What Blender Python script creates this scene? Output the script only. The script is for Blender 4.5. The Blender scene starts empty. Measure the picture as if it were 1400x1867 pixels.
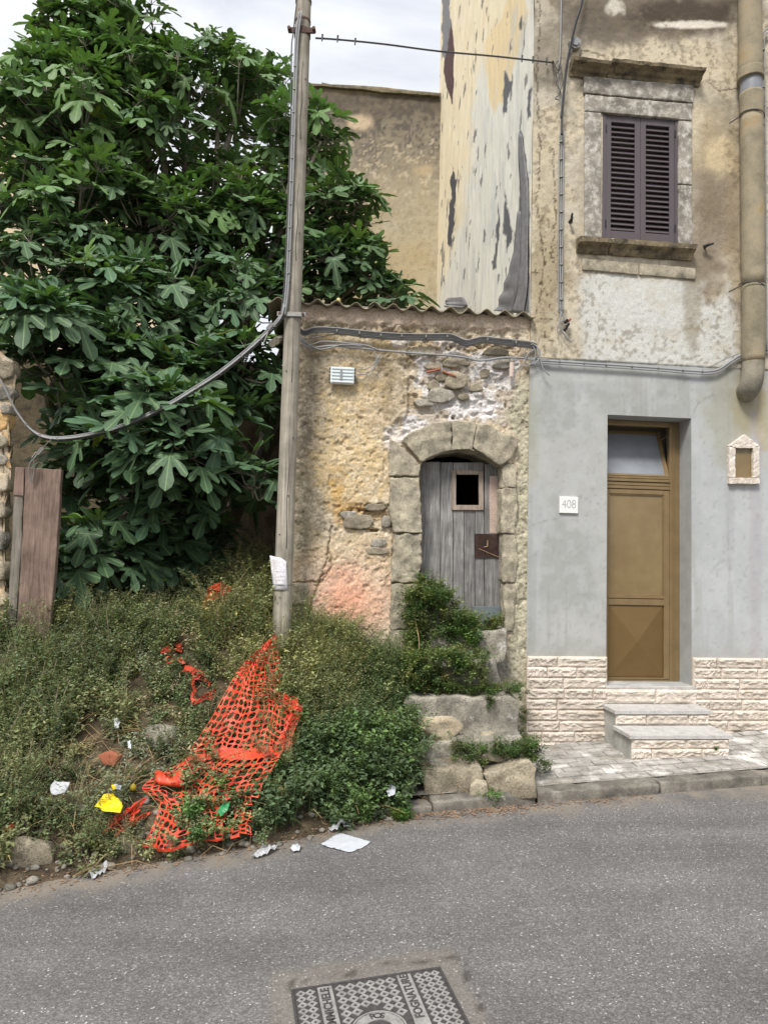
import bpy, bmesh, math, random
import numpy as np
from mathutils import Vector, Matrix, noise as mnoise

# ------------------------------------------------------------------ camera
scn = bpy.context.scene
COL = scn.collection
F = 1300.0; CX = 700.0; CY = 933.5; H = 1.9
PITCH = math.atan(77 / F); ROLL = 0.024
CAMR = Matrix.Rotation(math.pi / 2 + PITCH, 3, 'X') @ Matrix.Rotation(ROLL, 3, 'Z')
CAM = Vector((0, 0, H))
cd = bpy.data.cameras.new('camera'); co = bpy.data.objects.new('camera', cd); COL.objects.link(co)
cd.sensor_fit = 'HORIZONTAL'; cd.sensor_width = 36; cd.lens = 36 * F / 1400
cd.clip_start = 0.05; cd.clip_end = 2000
co.matrix_world = Matrix.Translation(CAM) @ CAMR.to_4x4()
scn.camera = co

# ------------------------------------------------------------------ sky, sun, exposure
SUN_EL = math.radians(52); SUN_AZ = math.radians(205)      # azimuth clockwise from +Y: behind the camera, a little left
w = bpy.data.worlds.new('World'); scn.world = w; w.use_nodes = True
nt = w.node_tree; nt.nodes.clear()
out = nt.nodes.new('ShaderNodeOutputWorld'); bg = nt.nodes.new('ShaderNodeBackground')
sky = nt.nodes.new('ShaderNodeTexSky'); sky.sky_type = 'NISHITA'; sky.sun_disc = False
sky.sun_elevation = SUN_EL; sky.sun_rotation = SUN_AZ; sky.air_density = 1.0; sky.dust_density = 2.0
tc = nt.nodes.new('ShaderNodeTexCoord'); mp = nt.nodes.new('ShaderNodeMapping')
mp.inputs['Scale'].default_value = (1.0, 1.0, 2.2); mp.inputs['Location'].default_value = (0.35, 0.2, 0.9)
nz = nt.nodes.new('ShaderNodeTexNoise'); nz.inputs['Scale'].default_value = 2.4; nz.inputs['Detail'].default_value = 7
nz.inputs['Roughness'].default_value = 0.55; nz.inputs['Distortion'].default_value = 0.4
rp = nt.nodes.new('ShaderNodeValToRGB'); rp.color_ramp.elements[0].position = 0.34; rp.color_ramp.elements[1].position = 0.56
rp.color_ramp.elements[0].color = (0.6, 0.6, 0.6, 1); rp.color_ramp.elements[1].color = (1, 1, 1, 1)
mx = nt.nodes.new('ShaderNodeMix'); mx.data_type = 'RGBA'
mx.inputs[7].default_value = (8.9, 8.9, 9.0, 1)
nt.links.new(tc.outputs['Generated'], mp.inputs['Vector']); nt.links.new(mp.outputs['Vector'], nz.inputs['Vector'])
nt.links.new(nz.outputs['Fac'], rp.inputs['Fac']); nt.links.new(rp.outputs['Color'], mx.inputs[0])
sx_ = nt.nodes.new('ShaderNodeSeparateXYZ'); nt.links.new(tc.outputs['Generated'], sx_.inputs[0])
mr = nt.nodes.new('ShaderNodeMapRange'); mr.inputs[1].default_value = 0.0; mr.inputs[2].default_value = 1.0; mr.inputs[3].default_value = 5.5; mr.inputs[4].default_value = 9.8
nt.links.new(sx_.outputs[2], mr.inputs[0]); cl = nt.nodes.new('ShaderNodeVectorMath'); cl.operation = 'SCALE'; cl.inputs[0].default_value = (.985, 1.0, 1.03)
nt.links.new(mr.outputs[0], cl.inputs['Scale']); nt.links.new(cl.outputs[0], mx.inputs[7])
nt.links.new(sky.outputs['Color'], mx.inputs[6]); nt.links.new(mx.outputs[2], bg.inputs['Color'])
bg.inputs['Strength'].default_value = 0.12
nt.links.new(bg.outputs[0], out.inputs['Surface'])
sd = bpy.data.lights.new('sun', 'SUN'); so = bpy.data.objects.new('sun', sd); COL.objects.link(so)
sd.energy = 3.3; sd.angle = math.radians(16); sd.color = (1.0, 0.955, 0.90)
sdir = Vector((math.sin(SUN_AZ) * math.cos(SUN_EL), math.cos(SUN_AZ) * math.cos(SUN_EL), math.sin(SUN_EL)))
so.rotation_euler = sdir.to_track_quat('Z', 'Y').to_euler(); so.location = (0, -5, 20)
scn.view_settings.view_transform = 'Standard'; scn.view_settings.look = 'None'
scn.view_settings.exposure = 0.32; scn.view_settings.gamma = 1.0; scn.view_settings.use_curve_mapping = False

# ------------------------------------------------------------------ picture <-> place
_R = np.array(CAMR)
def ray(px, py):
    d = _R @ np.array([(px - CX) / F, -(py - CY) / F, -1.0])
    return d
def P(px, py, D):
    d = ray(px, py); t = D / d[1]
    return Vector((d[0] * t, D, H + d[2] * t))
def proj(X, Y, Z):
    V = np.stack([np.asarray(X, float), np.asarray(Y, float), np.asarray(Z, float) - H], -1) @ _R
    return CX + F * V[..., 0] / -V[..., 2], CY - F * V[..., 1] / -V[..., 2]
SL = 0.05
def G(px, py, dz=0.0):                       # point of the road plane
    d = ray(px, py); t = (dz - H) / (d[2] - SL * d[0])
    return Vector((d[0] * t, d[1] * t, H + d[2] * t))
# the street front: origin, along, outward
FA = math.atan(0.103)
E = Vector((math.cos(FA), math.sin(FA), 0)); N = Vector((math.sin(FA), -math.cos(FA), 0)); O = Vector((0, 6.53, 0))
def W(u, z, o=0.0): return O + E * u + N * o + Vector((0, 0, z))
def UZ(px, py, o=0.0):
    d = Vector(ray(px, py)); o0 = O + N * o
    t = (o0 - CAM).dot(N) / d.dot(N); p = CAM + d * t
    return (p - o0).dot(E), p.z
def U(px, py=933, o=0.0): return UZ(px, py, o)[0]
def Zf(px, py, o=0.0): return UZ(px, py, o)[1]

# ------------------------------------------------------------------ numeric noise
def _h(x, y, s):
    x = x.astype(np.int64); y = y.astype(np.int64)
    h = (x * 374761393 + y * 668265263 + s * 974634777) & 0xffffffff
    h = ((h ^ (h >> 13)) * 1274126177) & 0xffffffff
    return ((h ^ (h >> 16)) & 0xffff) / 65535.0
def vn(x, y, s=0):
    xi = np.floor(x); yi = np.floor(y); fx = x - xi; fy = y - yi
    fx = fx * fx * (3 - 2 * fx); fy = fy * fy * (3 - 2 * fy)
    a = _h(xi, yi, s); b = _h(xi + 1, yi, s); c = _h(xi, yi + 1, s); d = _h(xi + 1, yi + 1, s)
    return (a * (1 - fx) + b * fx) * (1 - fy) + (c * (1 - fx) + d * fx) * fy
def fbm(x, y, o=5, s=0, g=0.5):
    x = np.asarray(x, float); y = np.asarray(y, float)
    t = 0; a = 1; n = 0
    for i in range(o):
        t = t + a * vn(x * 2 ** i + i * 17.3, y * 2 ** i - i * 9.1, s + i); n += a; a *= g
    return t / n
def sst(a, b, x):
    t = np.clip((x - a) / (b - a), 0, 1); return t * t * (3 - 2 * t)
def pdist(x, y, pts, closed=True):           # signed distance to a polygon, negative inside
    d = np.full(x.shape, 1e9); ins = np.zeros(x.shape, bool)
    n = len(pts)
    for i in range(n if closed else n - 1):
        ax, ay = pts[i]; bx, by = pts[(i + 1) % n]
        vx, vy = bx - ax, by - ay
        t = np.clip(((x - ax) * vx + (y - ay) * vy) / (vx * vx + vy * vy + 1e-9), 0, 1)
        d = np.minimum(d, np.hypot(x - ax - t * vx, y - ay - t * vy))
        if closed:
            c = ((ay > y) != (by > y)) & (x < (bx - ax) * (y - ay) / ((by - ay) if by != ay else 1e-9) + ax)
            ins ^= c
    return np.where(ins, -d, d) if closed else d
def lin(r, g, b, k=1.0):
    f = lambda c: ((c / 255 + 0.055) / 1.055) ** 2.4 if c > 10 else c / 255 / 12.92
    return np.array([f(r) * k, f(g) * k, f(b) * k])
def lay(c, m, rgb): c[:] = c * (1 - m[:, None]) + m[:, None] * rgb

# ------------------------------------------------------------------ objects
WM = {}
def tag(o, label=None, cat=None, group=None, kind=None):
    if label: o['label'] = label
    if cat: o['category'] = cat
    if group: o['group'] = group
    if kind: o['kind'] = kind
    return o
def link(o, parent=None, M=None):
    COL.objects.link(o)
    M = M if M is not None else Matrix.Identity(4)
    if parent is not None:
        o.parent = parent; o.matrix_parent_inverse = WM[parent.name].inverted()
    o.matrix_basis = M; WM[o.name] = M.copy()
    return o
def thing(name, loc, label, cat, group=None):
    return tag(link(bpy.data.objects.new(name, None), None, Matrix.Translation(Vector(loc))), label, cat, group)
def mobj(name, me, mat=None, parent=None, M=None, smooth=False):
    if mat and not me.materials: me.materials.append(mat)
    if smooth:
        me.shade_smooth()
    return link(bpy.data.objects.new(name, me), parent, M)
def bmo(name, bm, mat, parent=None, M=None, smooth=False):
    me = bpy.data.meshes.new(name); bm.normal_update(); bm.to_mesh(me); bm.free()
    return mobj(name, me, mat, parent, M, smooth)
def npmesh(name, V, T, col=None, uv=None):
    V = np.asarray(V, np.float32); T = np.asarray(T, np.int32); k = T.shape[1]
    me = bpy.data.meshes.new(name)
    me.vertices.add(len(V)); me.vertices.foreach_set('co', V.ravel())
    me.loops.add(T.size); me.loops.foreach_set('vertex_index', T.ravel())
    me.polygons.add(len(T)); me.polygons.foreach_set('loop_start', np.arange(0, T.size, k, dtype=np.int32))
    try: me.polygons.foreach_set('loop_total', np.full(len(T), k, np.int32))
    except Exception: pass
    if col is not None:
        a = me.color_attributes.new('Col', 'FLOAT_COLOR', 'POINT')
        c = np.ones((len(V), 4), np.float32); c[:, :3] = col; a.data.foreach_set('color', c.ravel())
    if uv is not None:
        l = me.uv_layers.new(name='UVMap'); l.data.foreach_set('uv', np.asarray(uv, np.float32)[T.ravel()].ravel())
    me.update(calc_edges=True); me.validate()
    return me

# ------------------------------------------------------------------ materials
def newmat(name):
    m = bpy.data.materials.new(name); m.use_nodes = True
    return m, m.node_tree, m.node_tree.nodes['Principled BSDF']
def nd(nt, t, **k):
    n = nt.nodes.new(t)
    for a, v in k.items():
        if a in n.inputs.keys(): n.inputs[a].default_value = v
        else: setattr(n, a, v)
    return n
def ramp(nt, src, stops, interp='LINEAR'):
    r = nt.nodes.new('ShaderNodeValToRGB'); cr = r.color_ramp; cr.interpolation = interp
    while len(cr.elements) < len(stops): cr.elements.new(0.5)
    for e, (p, c) in zip(cr.elements, stops):
        e.position = p; e.color = (c, c, c, 1) if not hasattr(c, '__len__') else (c[0], c[1], c[2], 1)
    nt.links.new(src, r.inputs['Fac']); return r.outputs['Color']
def noise_n(nt, co, scale, detail=6, rough=0.55, dist=0.0):
    n = nd(nt, 'ShaderNodeTexNoise', Scale=scale, Detail=detail, Roughness=rough, Distortion=dist)
    nt.links.new(co, n.inputs['Vector']); return n.outputs['Fac']
def mixc(nt, fac, a, b, mode='MIX'):
    m = nt.nodes.new('ShaderNodeMix'); m.data_type = 'RGBA'; m.blend_type = mode
    for s, i in ((fac, 0), (a, 6), (b, 7)):
        if hasattr(s, 'links') or hasattr(s, 'is_linked'): nt.links.new(s, m.inputs[i])
        elif hasattr(s, '__len__'): m.inputs[i].default_value = (s[0], s[1], s[2], 1)
        else: m.inputs[i].default_value = s
    return m.outputs[2]
def mth(nt, op, a, b=0.0):
    m = nt.nodes.new('ShaderNodeMath'); m.operation = op
    for s, i in ((a, 0), (b, 1)):
        if hasattr(s, 'is_linked'): nt.links.new(s, m.inputs[i])
        else: m.inputs[i].default_value = s
    return m.outputs[0]
def bump(nt, b, h, strength=0.5, dist=0.01):
    n = nd(nt, 'ShaderNodeBump', Strength=strength, Distance=dist); nt.links.new(h, n.inputs['Height'])
    nt.links.new(n.outputs['Normal'], b.inputs['Normal']); return n
def objco(nt): return nt.nodes.new('ShaderNodeTexCoord').outputs['Object']
def wpos(nt): return nt.nodes.new('ShaderNodeNewGeometry').outputs['Position']
def attr_mat(name, fine=60, amp=0.3, bstr=0.5, bdist=0.006, rough=0.92, pits=0.0, bscale=None):
    m, nt, b = newmat(name)
    a = nd(nt, 'ShaderNodeVertexColor', layer_name='Col').outputs['Color']
    p = wpos(nt); f = noise_n(nt, p, fine, 5, 0.7)
    c = mixc(nt, 1.0, a, ramp(nt, f, [(0.25, 1 - amp), (0.75, 1 + amp * 0.75)]), 'MULTIPLY')
    g = noise_n(nt, p, (bscale or fine), 6, 0.75); hgt = g
    if pits:
        v = nd(nt, 'ShaderNodeTexVoronoi', Scale=pits); nt.links.new(p, v.inputs['Vector'])
        pr = ramp(nt, v.outputs['Distance'], [(0.0, 0.0), (0.22, 1.0)])
        c = mixc(nt, 0.35, c, mixc(nt, 1.0, c, pr, 'MULTIPLY'))
        hgt = mth(nt, 'ADD', g, mth(nt, 'MULTIPLY', pr, 0.6))
    nt.links.new(c, b.inputs['Base Color']); b.inputs['Roughness'].default_value = rough
    b.inputs['Specular IOR Level'].default_value = 0.25
    bump(nt, b, hgt, bstr, bdist); return m
def stone_mat(name, c1, c2, c3, scale=9, fine=70, bstr=0.7, rnd=0.2, patch=None, pthr=(0.55, 0.68), pscale=14, bdist=0.006, pits=0):
    m, nt, b = newmat(name); p = wpos(nt)
    c = ramp(nt, noise_n(nt, p, scale, 6, 0.6), [(0.28, c1), (0.5, c2), (0.72, c3)])
    f = noise_n(nt, p, fine * 1.3, 6, 0.8)
    c = mixc(nt, 1.0, c, ramp(nt, f, [(0.27, 0.5), (0.73, 1.36)]), 'MULTIPLY')
    if patch is not None:
        c = mixc(nt, ramp(nt, noise_n(nt, p, pscale, 8, 0.7), [(pthr[0], 0.0), (pthr[1], 1.0)]), c, patch)
    oi = nt.nodes.new('ShaderNodeObjectInfo').outputs['Random']
    c = mixc(nt, 1.0, c, ramp(nt, oi, [(0, 1 - rnd), (1, 1 + rnd)]), 'MULTIPLY')
    nt.links.new(c, b.inputs['Base Color']); b.inputs['Roughness'].default_value = 0.93
    b.inputs['Specular IOR Level'].default_value = 0.2
    if pits:
        v = nd(nt, 'ShaderNodeTexVoronoi', Scale=float(pits)); nt.links.new(p, v.inputs['Vector'])
        pr = ramp(nt, mth(nt, 'ADD', v.outputs['Distance'], mth(nt, 'MULTIPLY', noise_n(nt, p, 30, 4), .35)), [(0.22, 0.0), (0.4, 1.0)])
        c = mixc(nt, .55, c, mixc(nt, 1.0, c, pr, 'MULTIPLY')); nt.links.new(c, b.inputs['Base Color'])
        f = mth(nt, 'ADD', f, mth(nt, 'MULTIPLY', pr, .8))
    bump(nt, b, f, bstr, bdist); return m
def plain(name, c, rough=0.6, metal=0.0, nscale=25, amp=0.15, bstr=0.1, spec=0.4):
    m, nt, b = newmat(name); p = wpos(nt); f = noise_n(nt, p, nscale, 6, 0.6)
    cc = mixc(nt, 1.0, c, ramp(nt, f, [(0.3, 1 - amp), (0.7, 1 + amp)]), 'MULTIPLY')
    nt.links.new(cc, b.inputs['Base Color']); b.inputs['Roughness'].default_value = rough
    b.inputs['Metallic'].default_value = metal; b.inputs['Specular IOR Level'].default_value = spec
    if bstr: bump(nt, b, f, bstr, 0.004)
    return m
def wood_mat(name, c1, c2, c3, axis='Z', grain=60, stretch=0.05):
    m, nt, b = newmat(name); mp = nt.nodes.new('ShaderNodeMapping')
    nt.links.new(wpos(nt), mp.inputs['Vector'])
    mp.inputs['Scale'].default_value = (1, 1, stretch)
    g = noise_n(nt, mp.outputs['Vector'], grain, 7, 0.65, 0.6)
    c = ramp(nt, g, [(0.25, c1), (0.5, c2), (0.75, c3)])
    big = noise_n(nt, wpos(nt), 5, 5, 0.6)
    c = mixc(nt, 1.0, c, ramp(nt, big, [(0.3, 0.7), (0.7, 1.25)]), 'MULTIPLY')
    oi = nt.nodes.new('ShaderNodeObjectInfo').outputs['Random']
    c = mixc(nt, 1.0, c, ramp(nt, oi, [(0, 0.85), (1, 1.15)]), 'MULTIPLY')
    nt.links.new(c, b.inputs['Base Color']); b.inputs['Roughness'].default_value = 0.85
    b.inputs['Specular IOR Level'].default_value = 0.2
    bump(nt, b, g, 0.6, 0.004); return m

M_wall = attr_mat('rough_render', fine=60, amp=0.5, bstr=1.0, bdist=0.012, pits=150)
M_house = attr_mat('old_render', fine=75, amp=0.3, bstr=0.9, bdist=0.006, pits=110)
M_smooth = attr_mat('smooth_render', fine=14, amp=0.07, bstr=0.2, bdist=0.003, rough=0.85, bscale=60)
M_peel = attr_mat('peeling_coating', fine=50, amp=0.1, bstr=0.5, bdist=0.006, rough=0.8)
M_jamb = stone_mat('weathered_sandstone', lin(134, 128, 114), lin(182, 173, 152), lin(212, 202, 178), 8, 60, 1.0, 0.12, lin(108, 103, 94), (0.54, 0.72), 11, 0.014, 75)
M_surround = stone_mat('lichened_limestone', lin(104, 100, 94), lin(148, 142, 132), lin(178, 172, 158), 7, 60, 0.5, 0.06, lin(196, 192, 184), (0.5, 0.66), 14)
M_cornice = stone_mat('dark_weathered_stone', lin(95, 88, 74), lin(132, 120, 98), lin(160, 146, 118), 6, 50, 0.6, 0.08, lin(78, 73, 64), (0.5, 0.62), 9)
M_clad = stone_mat('split_face_limestone', lin(182, 172, 158), lin(206, 195, 182), lin(220, 208, 197), 6, 60, 0.5, 0.09, lin(205, 185, 160), (0.6, 0.75), 9)
M_marble = stone_mat('worn_marble', lin(164, 162, 158), lin(184, 182, 178), lin(196, 194, 190), 12, 90, 0.15, 0.03, lin(165, 160, 150), (0.62, 0.75), 8)
M_kerb = stone_mat('lava_kerb', lin(84, 81, 76), lin(114, 110, 102), lin(146, 140, 130), 7, 60, 0.6, 0.12, lin(150, 145, 134), (0.6, 0.75), 8)
M_tile = stone_mat('paving_grey', lin(130, 127, 120), lin(160, 156, 150), lin(184, 180, 174), 8, 80, 0.5, 0.1, lin(212, 209, 203), (0.5, 0.62), 3.4)
M_mortar = stone_mat('cement_bed', lin(118, 113, 104), lin(150, 145, 136), lin(185, 180, 172), 10, 60, 0.6, 0)
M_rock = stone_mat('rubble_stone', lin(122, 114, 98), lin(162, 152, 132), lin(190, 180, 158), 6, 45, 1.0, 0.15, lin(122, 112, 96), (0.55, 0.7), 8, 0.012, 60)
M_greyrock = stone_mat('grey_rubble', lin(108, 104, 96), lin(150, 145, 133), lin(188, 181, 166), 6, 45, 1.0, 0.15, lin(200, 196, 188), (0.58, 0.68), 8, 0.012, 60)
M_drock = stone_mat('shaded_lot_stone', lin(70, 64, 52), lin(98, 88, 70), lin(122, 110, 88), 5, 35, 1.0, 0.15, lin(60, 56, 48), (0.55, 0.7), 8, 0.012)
M_roof = stone_mat('fibre_cement', lin(105, 98, 82), lin(135, 126, 106), lin(156, 146, 120), 7, 80, 0.4, 0.1, lin(80, 74, 60), (0.55, 0.7), 10)
M_rtile = stone_mat('clay_tile', lin(84, 80, 66), lin(112, 106, 86), lin(138, 130, 108), 7, 80, 0.4, 0.15)
M_grey_step = stone_mat('cement_step', lin(150, 150, 144), lin(168, 168, 162), lin(182, 182, 176), 7, 60, 0.4, 0.04, lin(120, 118, 110), (0.6, 0.75), 6)
M_clay = plain('terracotta', lin(160, 95, 70), 0.8)
M_pole = wood_mat('silver_pole_wood', lin(98, 93, 84), lin(140, 134, 122), lin(168, 162, 150), grain=55, stretch=0.03)
M_plank = wood_mat('grey_door_wood', lin(78, 77, 76), lin(122, 120, 118), lin(166, 164, 160), grain=70, stretch=0.05)
M_board = wood_mat('brown_board_wood', lin(84, 70, 62), lin(118, 100, 90), lin(140, 122, 110), grain=60, stretch=0.06)
M_alu = plain('bronze_aluminium', lin(134, 114, 82), 0.38, 0.35, 8, 0.12, 0.0)
M_panel = plain('bronze_sheet', lin(108, 86, 52), 0.42, 0.15, 5, 0.08, 0.02)
M_shut = plain('plum_grey_shutter', lin(84, 76, 80), 0.5, 0, 6, 0.06, 0.0)
M_steel = plain('galvanised', lin(140, 138, 134), 0.5, 0.5, 30, 0.15, 0.1)
M_rust = plain('rusty_sheet', lin(88, 68, 62), 0.8, 0.1, 30, 0.3, 0.3)
M_cable = plain('grey_cable', lin(138, 140, 142), 0.55, 0, 12, 0.1, 0.0)
M_dcable = plain('dark_cable', lin(70, 70, 70), 0.6, 0, 12, 0.15, 0.0)
M_black = plain('black_fitting', lin(35, 34, 34), 0.6)
M_white = plain('pale_plastic', lin(212, 220, 222), 0.5, 0, 14, 0.06, 0.0)
M_tar = plain('bitumen_sheet', lin(120, 119, 121), 0.75, 0, 18, 0.25, 0.5)
M_pipe = stone_mat('lichened_pipe', lin(124, 117, 98), lin(150, 141, 120), lin(170, 160, 140), 5, 120, 0.7, 0.05, lin(152, 132, 96), (0.52, 0.72), 5)
M_pvc = plain('grey_sleeve', lin(125, 128, 134), 0.5, 0, 15, 0.15, 0.05)
M_net, nt, b = newmat('orange_net'); p = wpos(nt)
c = mixc(nt, noise_n(nt, p, 4, 5, .6), (.56, .035, .014), (.80, .085, .03)); c = mixc(nt, ramp(nt, noise_n(nt, p, 16, 6, .7), [(.5, 0), (.75, .55)]), c, lin(150, 96, 66))
nt.links.new(c, b.inputs['Base Color']); b.inputs['Roughness'].default_value = .5; bump(nt, b, noise_n(nt, p, 30, 4), .3, .004)
M_paper = plain('white_paper', lin(184, 189, 195), 0.8, 0, 25, 0.05, 0.1)
M_yellow = plain('yellow_wrapper', lin(225, 195, 25), 0.4, 0, 30, 0.15, 0.1)
M_green = plain('green_wrapper', lin(50, 130, 80), 0.4)
M_ink = plain('ink', lin(90, 90, 100), 0.8)
M_inkg = plain('carved_grey', lin(165, 163, 160), 0.9)
M_blue = plain('blue_cap', lin(110, 180, 210), 0.5)
M_straw = plain('dry_stalk', lin(165, 140, 100), 0.9, 0, 10, 0.25)
M_dead = plain('dead_litter', lin(132, 108, 88), 0.95, 0, 12, 0.4)
M_bark = stone_mat('fig_bark', lin(110, 105, 96), lin(142, 136, 124), lin(165, 158, 146), 9, 50, 0.6, 0.05)
M_dark = plain('dark_interior', (0.03, 0.028, 0.025), 0.95)
# bag film
M_film, nt, b = newmat('clear_film'); b.inputs['Base Color'].default_value = (*lin(200, 202, 205), 1); b.inputs['Roughness'].default_value = 0.25
b.inputs['Alpha'].default_value = 0.72
bump(nt, b, noise_n(nt, wpos(nt), 30, 5), 0.8, 0.02)
# bronze frosted glass
M_glass, nt, b = newmat('bronze_frosted_glass'); p = wpos(nt)
c = ramp(nt, noise_n(nt, p, 2.5, 5, 0.6), [(0.3, lin(108, 90, 58)), (0.7, lin(134, 115, 80))])
nt.links.new(c, b.inputs['Base Color']); b.inputs['Roughness'].default_value = 0.22; b.inputs['Specular IOR Level'].default_value = 0.6
bump(nt, b, noise_n(nt, p, 18, 3), 0.12, 0.004)
M_tglass, nt, b = newmat('grey_transom_glass'); p = wpos(nt)
c = ramp(nt, noise_n(nt, p, 2.5, 5, 0.6), [(0.3, lin(112, 116, 122)), (0.7, lin(140, 144, 150))])
nt.links.new(c, b.inputs['Base Color']); b.inputs['Roughness'].default_value = 0.15; b.inputs['Specular IOR Level'].default_value = 0.7
# asphalt
M_road, nt, b = newmat('asphalt'); p = wpos(nt)
v = nd(nt, 'ShaderNodeTexVoronoi', Scale=135.0); nt.links.new(p, v.inputs['Vector'])
sep = nt.nodes.new('ShaderNodeSeparateColor'); nt.links.new(v.outputs['Color'], sep.inputs[0])
base = ramp(nt, sep.outputs[0], [(0, lin(90, 88, 87)), (0.6, lin(110, 108, 107)), (0.95, lin(128, 126, 123)), (0.985, lin(146, 144, 140)), (0.997, lin(190, 188, 184))])
v2 = nd(nt, 'ShaderNodeTexVoronoi', Scale=62.0); nt.links.new(p, v2.inputs['Vector'])
sep2 = nt.nodes.new('ShaderNodeSeparateColor'); nt.links.new(v2.outputs['Color'], sep2.inputs[0])
spot = mth(nt, 'MULTIPLY', mth(nt, 'GREATER_THAN', sep2.outputs[0], 0.968), mth(nt, 'LESS_THAN', v2.outputs['Distance'], 0.2))
base = mixc(nt, spot, base, lin(186, 184, 180))
base = mixc(nt, 1.0, base, ramp(nt, noise_n(nt, p, 1.3, 6, 0.6), [(0.3, 0.72), (0.7, 1.04)]), 'MULTIPLY')
mpr = nt.nodes.new('ShaderNodeMapping'); mpr.inputs['Scale'].default_value = (.25, 1.6, 1); mpr.inputs['Rotation'].default_value = (0, 0, .15); nt.links.new(p, mpr.inputs['Vector'])
base = mixc(nt, 1.0, base, ramp(nt, noise_n(nt, mpr.outputs[0], 1.6, 5, 0.6), [(0.35, 0.86), (0.6, 1.08)]), 'MULTIPLY')
base = mixc(nt, ramp(nt, noise_n(nt, p, 5.5, 7, 0.65), [(0.62, 0), (0.72, .45)]), base, lin(80, 77, 74))
base = mixc(nt, 1.0, base, ramp(nt, noise_n(nt, p, 190, 3, 0.7), [(0.3, 0.72), (0.7, 1.25)]), 'MULTIPLY')
dust = nd(nt, 'ShaderNodeVertexColor', layer_name='Col')
sepd = nt.nodes.new('ShaderNodeSeparateColor'); nt.links.new(dust.outputs['Color'], sepd.inputs[0])
base = mixc(nt, sepd.outputs[0], base, mixc(nt, noise_n(nt, p, 90, 5, 0.7), lin(92, 82, 70), lin(158, 150, 138)))
base = mixc(nt, sepd.outputs[1], base, mixc(nt, 1.0, base, (0.42, 0.40, 0.38), 'MULTIPLY'))
nt.links.new(base, b.inputs['Base Color']); b.inputs['Roughness'].default_value = 0.9; b.inputs['Specular IOR Level'].default_value = 0.3
bump(nt, b, mth(nt, 'ADD', v.outputs['Distance'], noise_n(nt, p, 120, 4, 0.7)), 0.5, 0.005)
# soil
M_soil, nt, b = newmat('verge_soil'); p = wpos(nt)
c = ramp(nt, noise_n(nt, p, 9, 8, 0.7), [(0.3, lin(52, 44, 34)), (0.5, lin(84, 72, 54)), (0.72, lin(128, 114, 92))])
c = mixc(nt, ramp(nt, noise_n(nt, p, 2.2, 4), [(0.5, 0), (0.62, 0.6)]), c, lin(58, 62, 36))
nt.links.new(c, b.inputs['Base Color']); b.inputs['Roughness'].default_value = 1
bump(nt, b, noise_n(nt, p, 40, 8, 0.8), 1.0, 0.02)
# leaves
def leaf_mat(name, trans, rough, spec, veins=False):
    m, nt, b = newmat(name)
    a = nd(nt, 'ShaderNodeVertexColor', layer_name='Col').outputs['Color']
    c = mixc(nt, 1.0, a, ramp(nt, noise_n(nt, wpos(nt), 35, 4, 0.6), [(0.3, 0.82), (0.7, 1.18)]), 'MULTIPLY')
    if veins:
        uv = nt.nodes.new('ShaderNodeUVMap').outputs['UV']; sx = nt.nodes.new('ShaderNodeSeparateXYZ'); nt.links.new(uv, sx.inputs[0])
        X = mth(nt, 'ABSOLUTE', sx.outputs[0]); Y = sx.outputs[1]; acc = None
        for ang in (0, 42, 88):
            dx, dy = math.sin(math.radians(ang)), math.cos(math.radians(ang))
            dist = mth(nt, 'ABSOLUTE', mth(nt, 'SUBTRACT', mth(nt, 'MULTIPLY', X, dy), mth(nt, 'MULTIPLY', Y, dx)))
            f = mth(nt, 'ADD', mth(nt, 'MULTIPLY', X, dx), mth(nt, 'MULTIPLY', Y, dy))
            v = mth(nt, 'MULTIPLY', mth(nt, 'LESS_THAN', dist, 0.016), mth(nt, 'GREATER_THAN', f, 0.0))
            acc = v if acc is None else mth(nt, 'MAXIMUM', acc, v)
        c = mixc(nt, mth(nt, 'MULTIPLY', acc, 0.6), c, (0.2, 0.3, 0.13))
    nt.links.new(c, b.inputs['Base Color']); b.inputs['Roughness'].default_value = rough
    b.inputs['Specular IOR Level'].default_value = spec
    t = nt.nodes.new('ShaderNodeBsdfTranslucent'); nt.links.new(mixc(nt, 1.0, c, (1.3, 1.5, 0.5), 'MULTIPLY'), t.inputs['Color'])
    mx = nt.nodes.new('ShaderNodeMixShader'); mx.inputs[0].default_value = trans
    o = nt.nodes['Material Output']; nt.links.new(b.outputs[0], mx.inputs[1]); nt.links.new(t.outputs[0], mx.inputs[2])
    nt.links.new(mx.outputs[0], o.inputs['Surface']); return m
M_fig = leaf_mat('fig_leaf', 0.16, 0.55, 0.32, True)
M_weed = leaf_mat('weed_leaf', 0.22, 0.65, 0.25)

# ------------------------------------------------------------------ shape helpers
def box(bm, pts8):
    v = [bm.verts.new(p) for p in pts8]
    for f in ((0, 1, 2, 3), (7, 6, 5, 4), (0, 4, 5, 1), (1, 5, 6, 2), (2, 6, 7, 3), (3, 7, 4, 0)):
        bm.faces.new([v[i] for i in f])
    return v
def fbox(bm, u0, u1, z0, z1, o0, o1):        # a box in street-front coordinates
    return box(bm, [W(u0, z0, o0), W(u1, z0, o0), W(u1, z1, o0), W(u0, z1, o0), W(u0, z0, o1), W(u1, z0, o1), W(u1, z1, o1), W(u0, z1, o1)])
def fin(bm, bev=0.0, seg=2):
    bmesh.ops.recalc_face_normals(bm, faces=bm.faces)
    if bev: bmesh.ops.bevel(bm, geom=list(bm.edges) + list(bm.verts), offset=bev, segments=seg, profile=0.6, affect='EDGES', clamp_overlap=True)
    return bm
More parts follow.
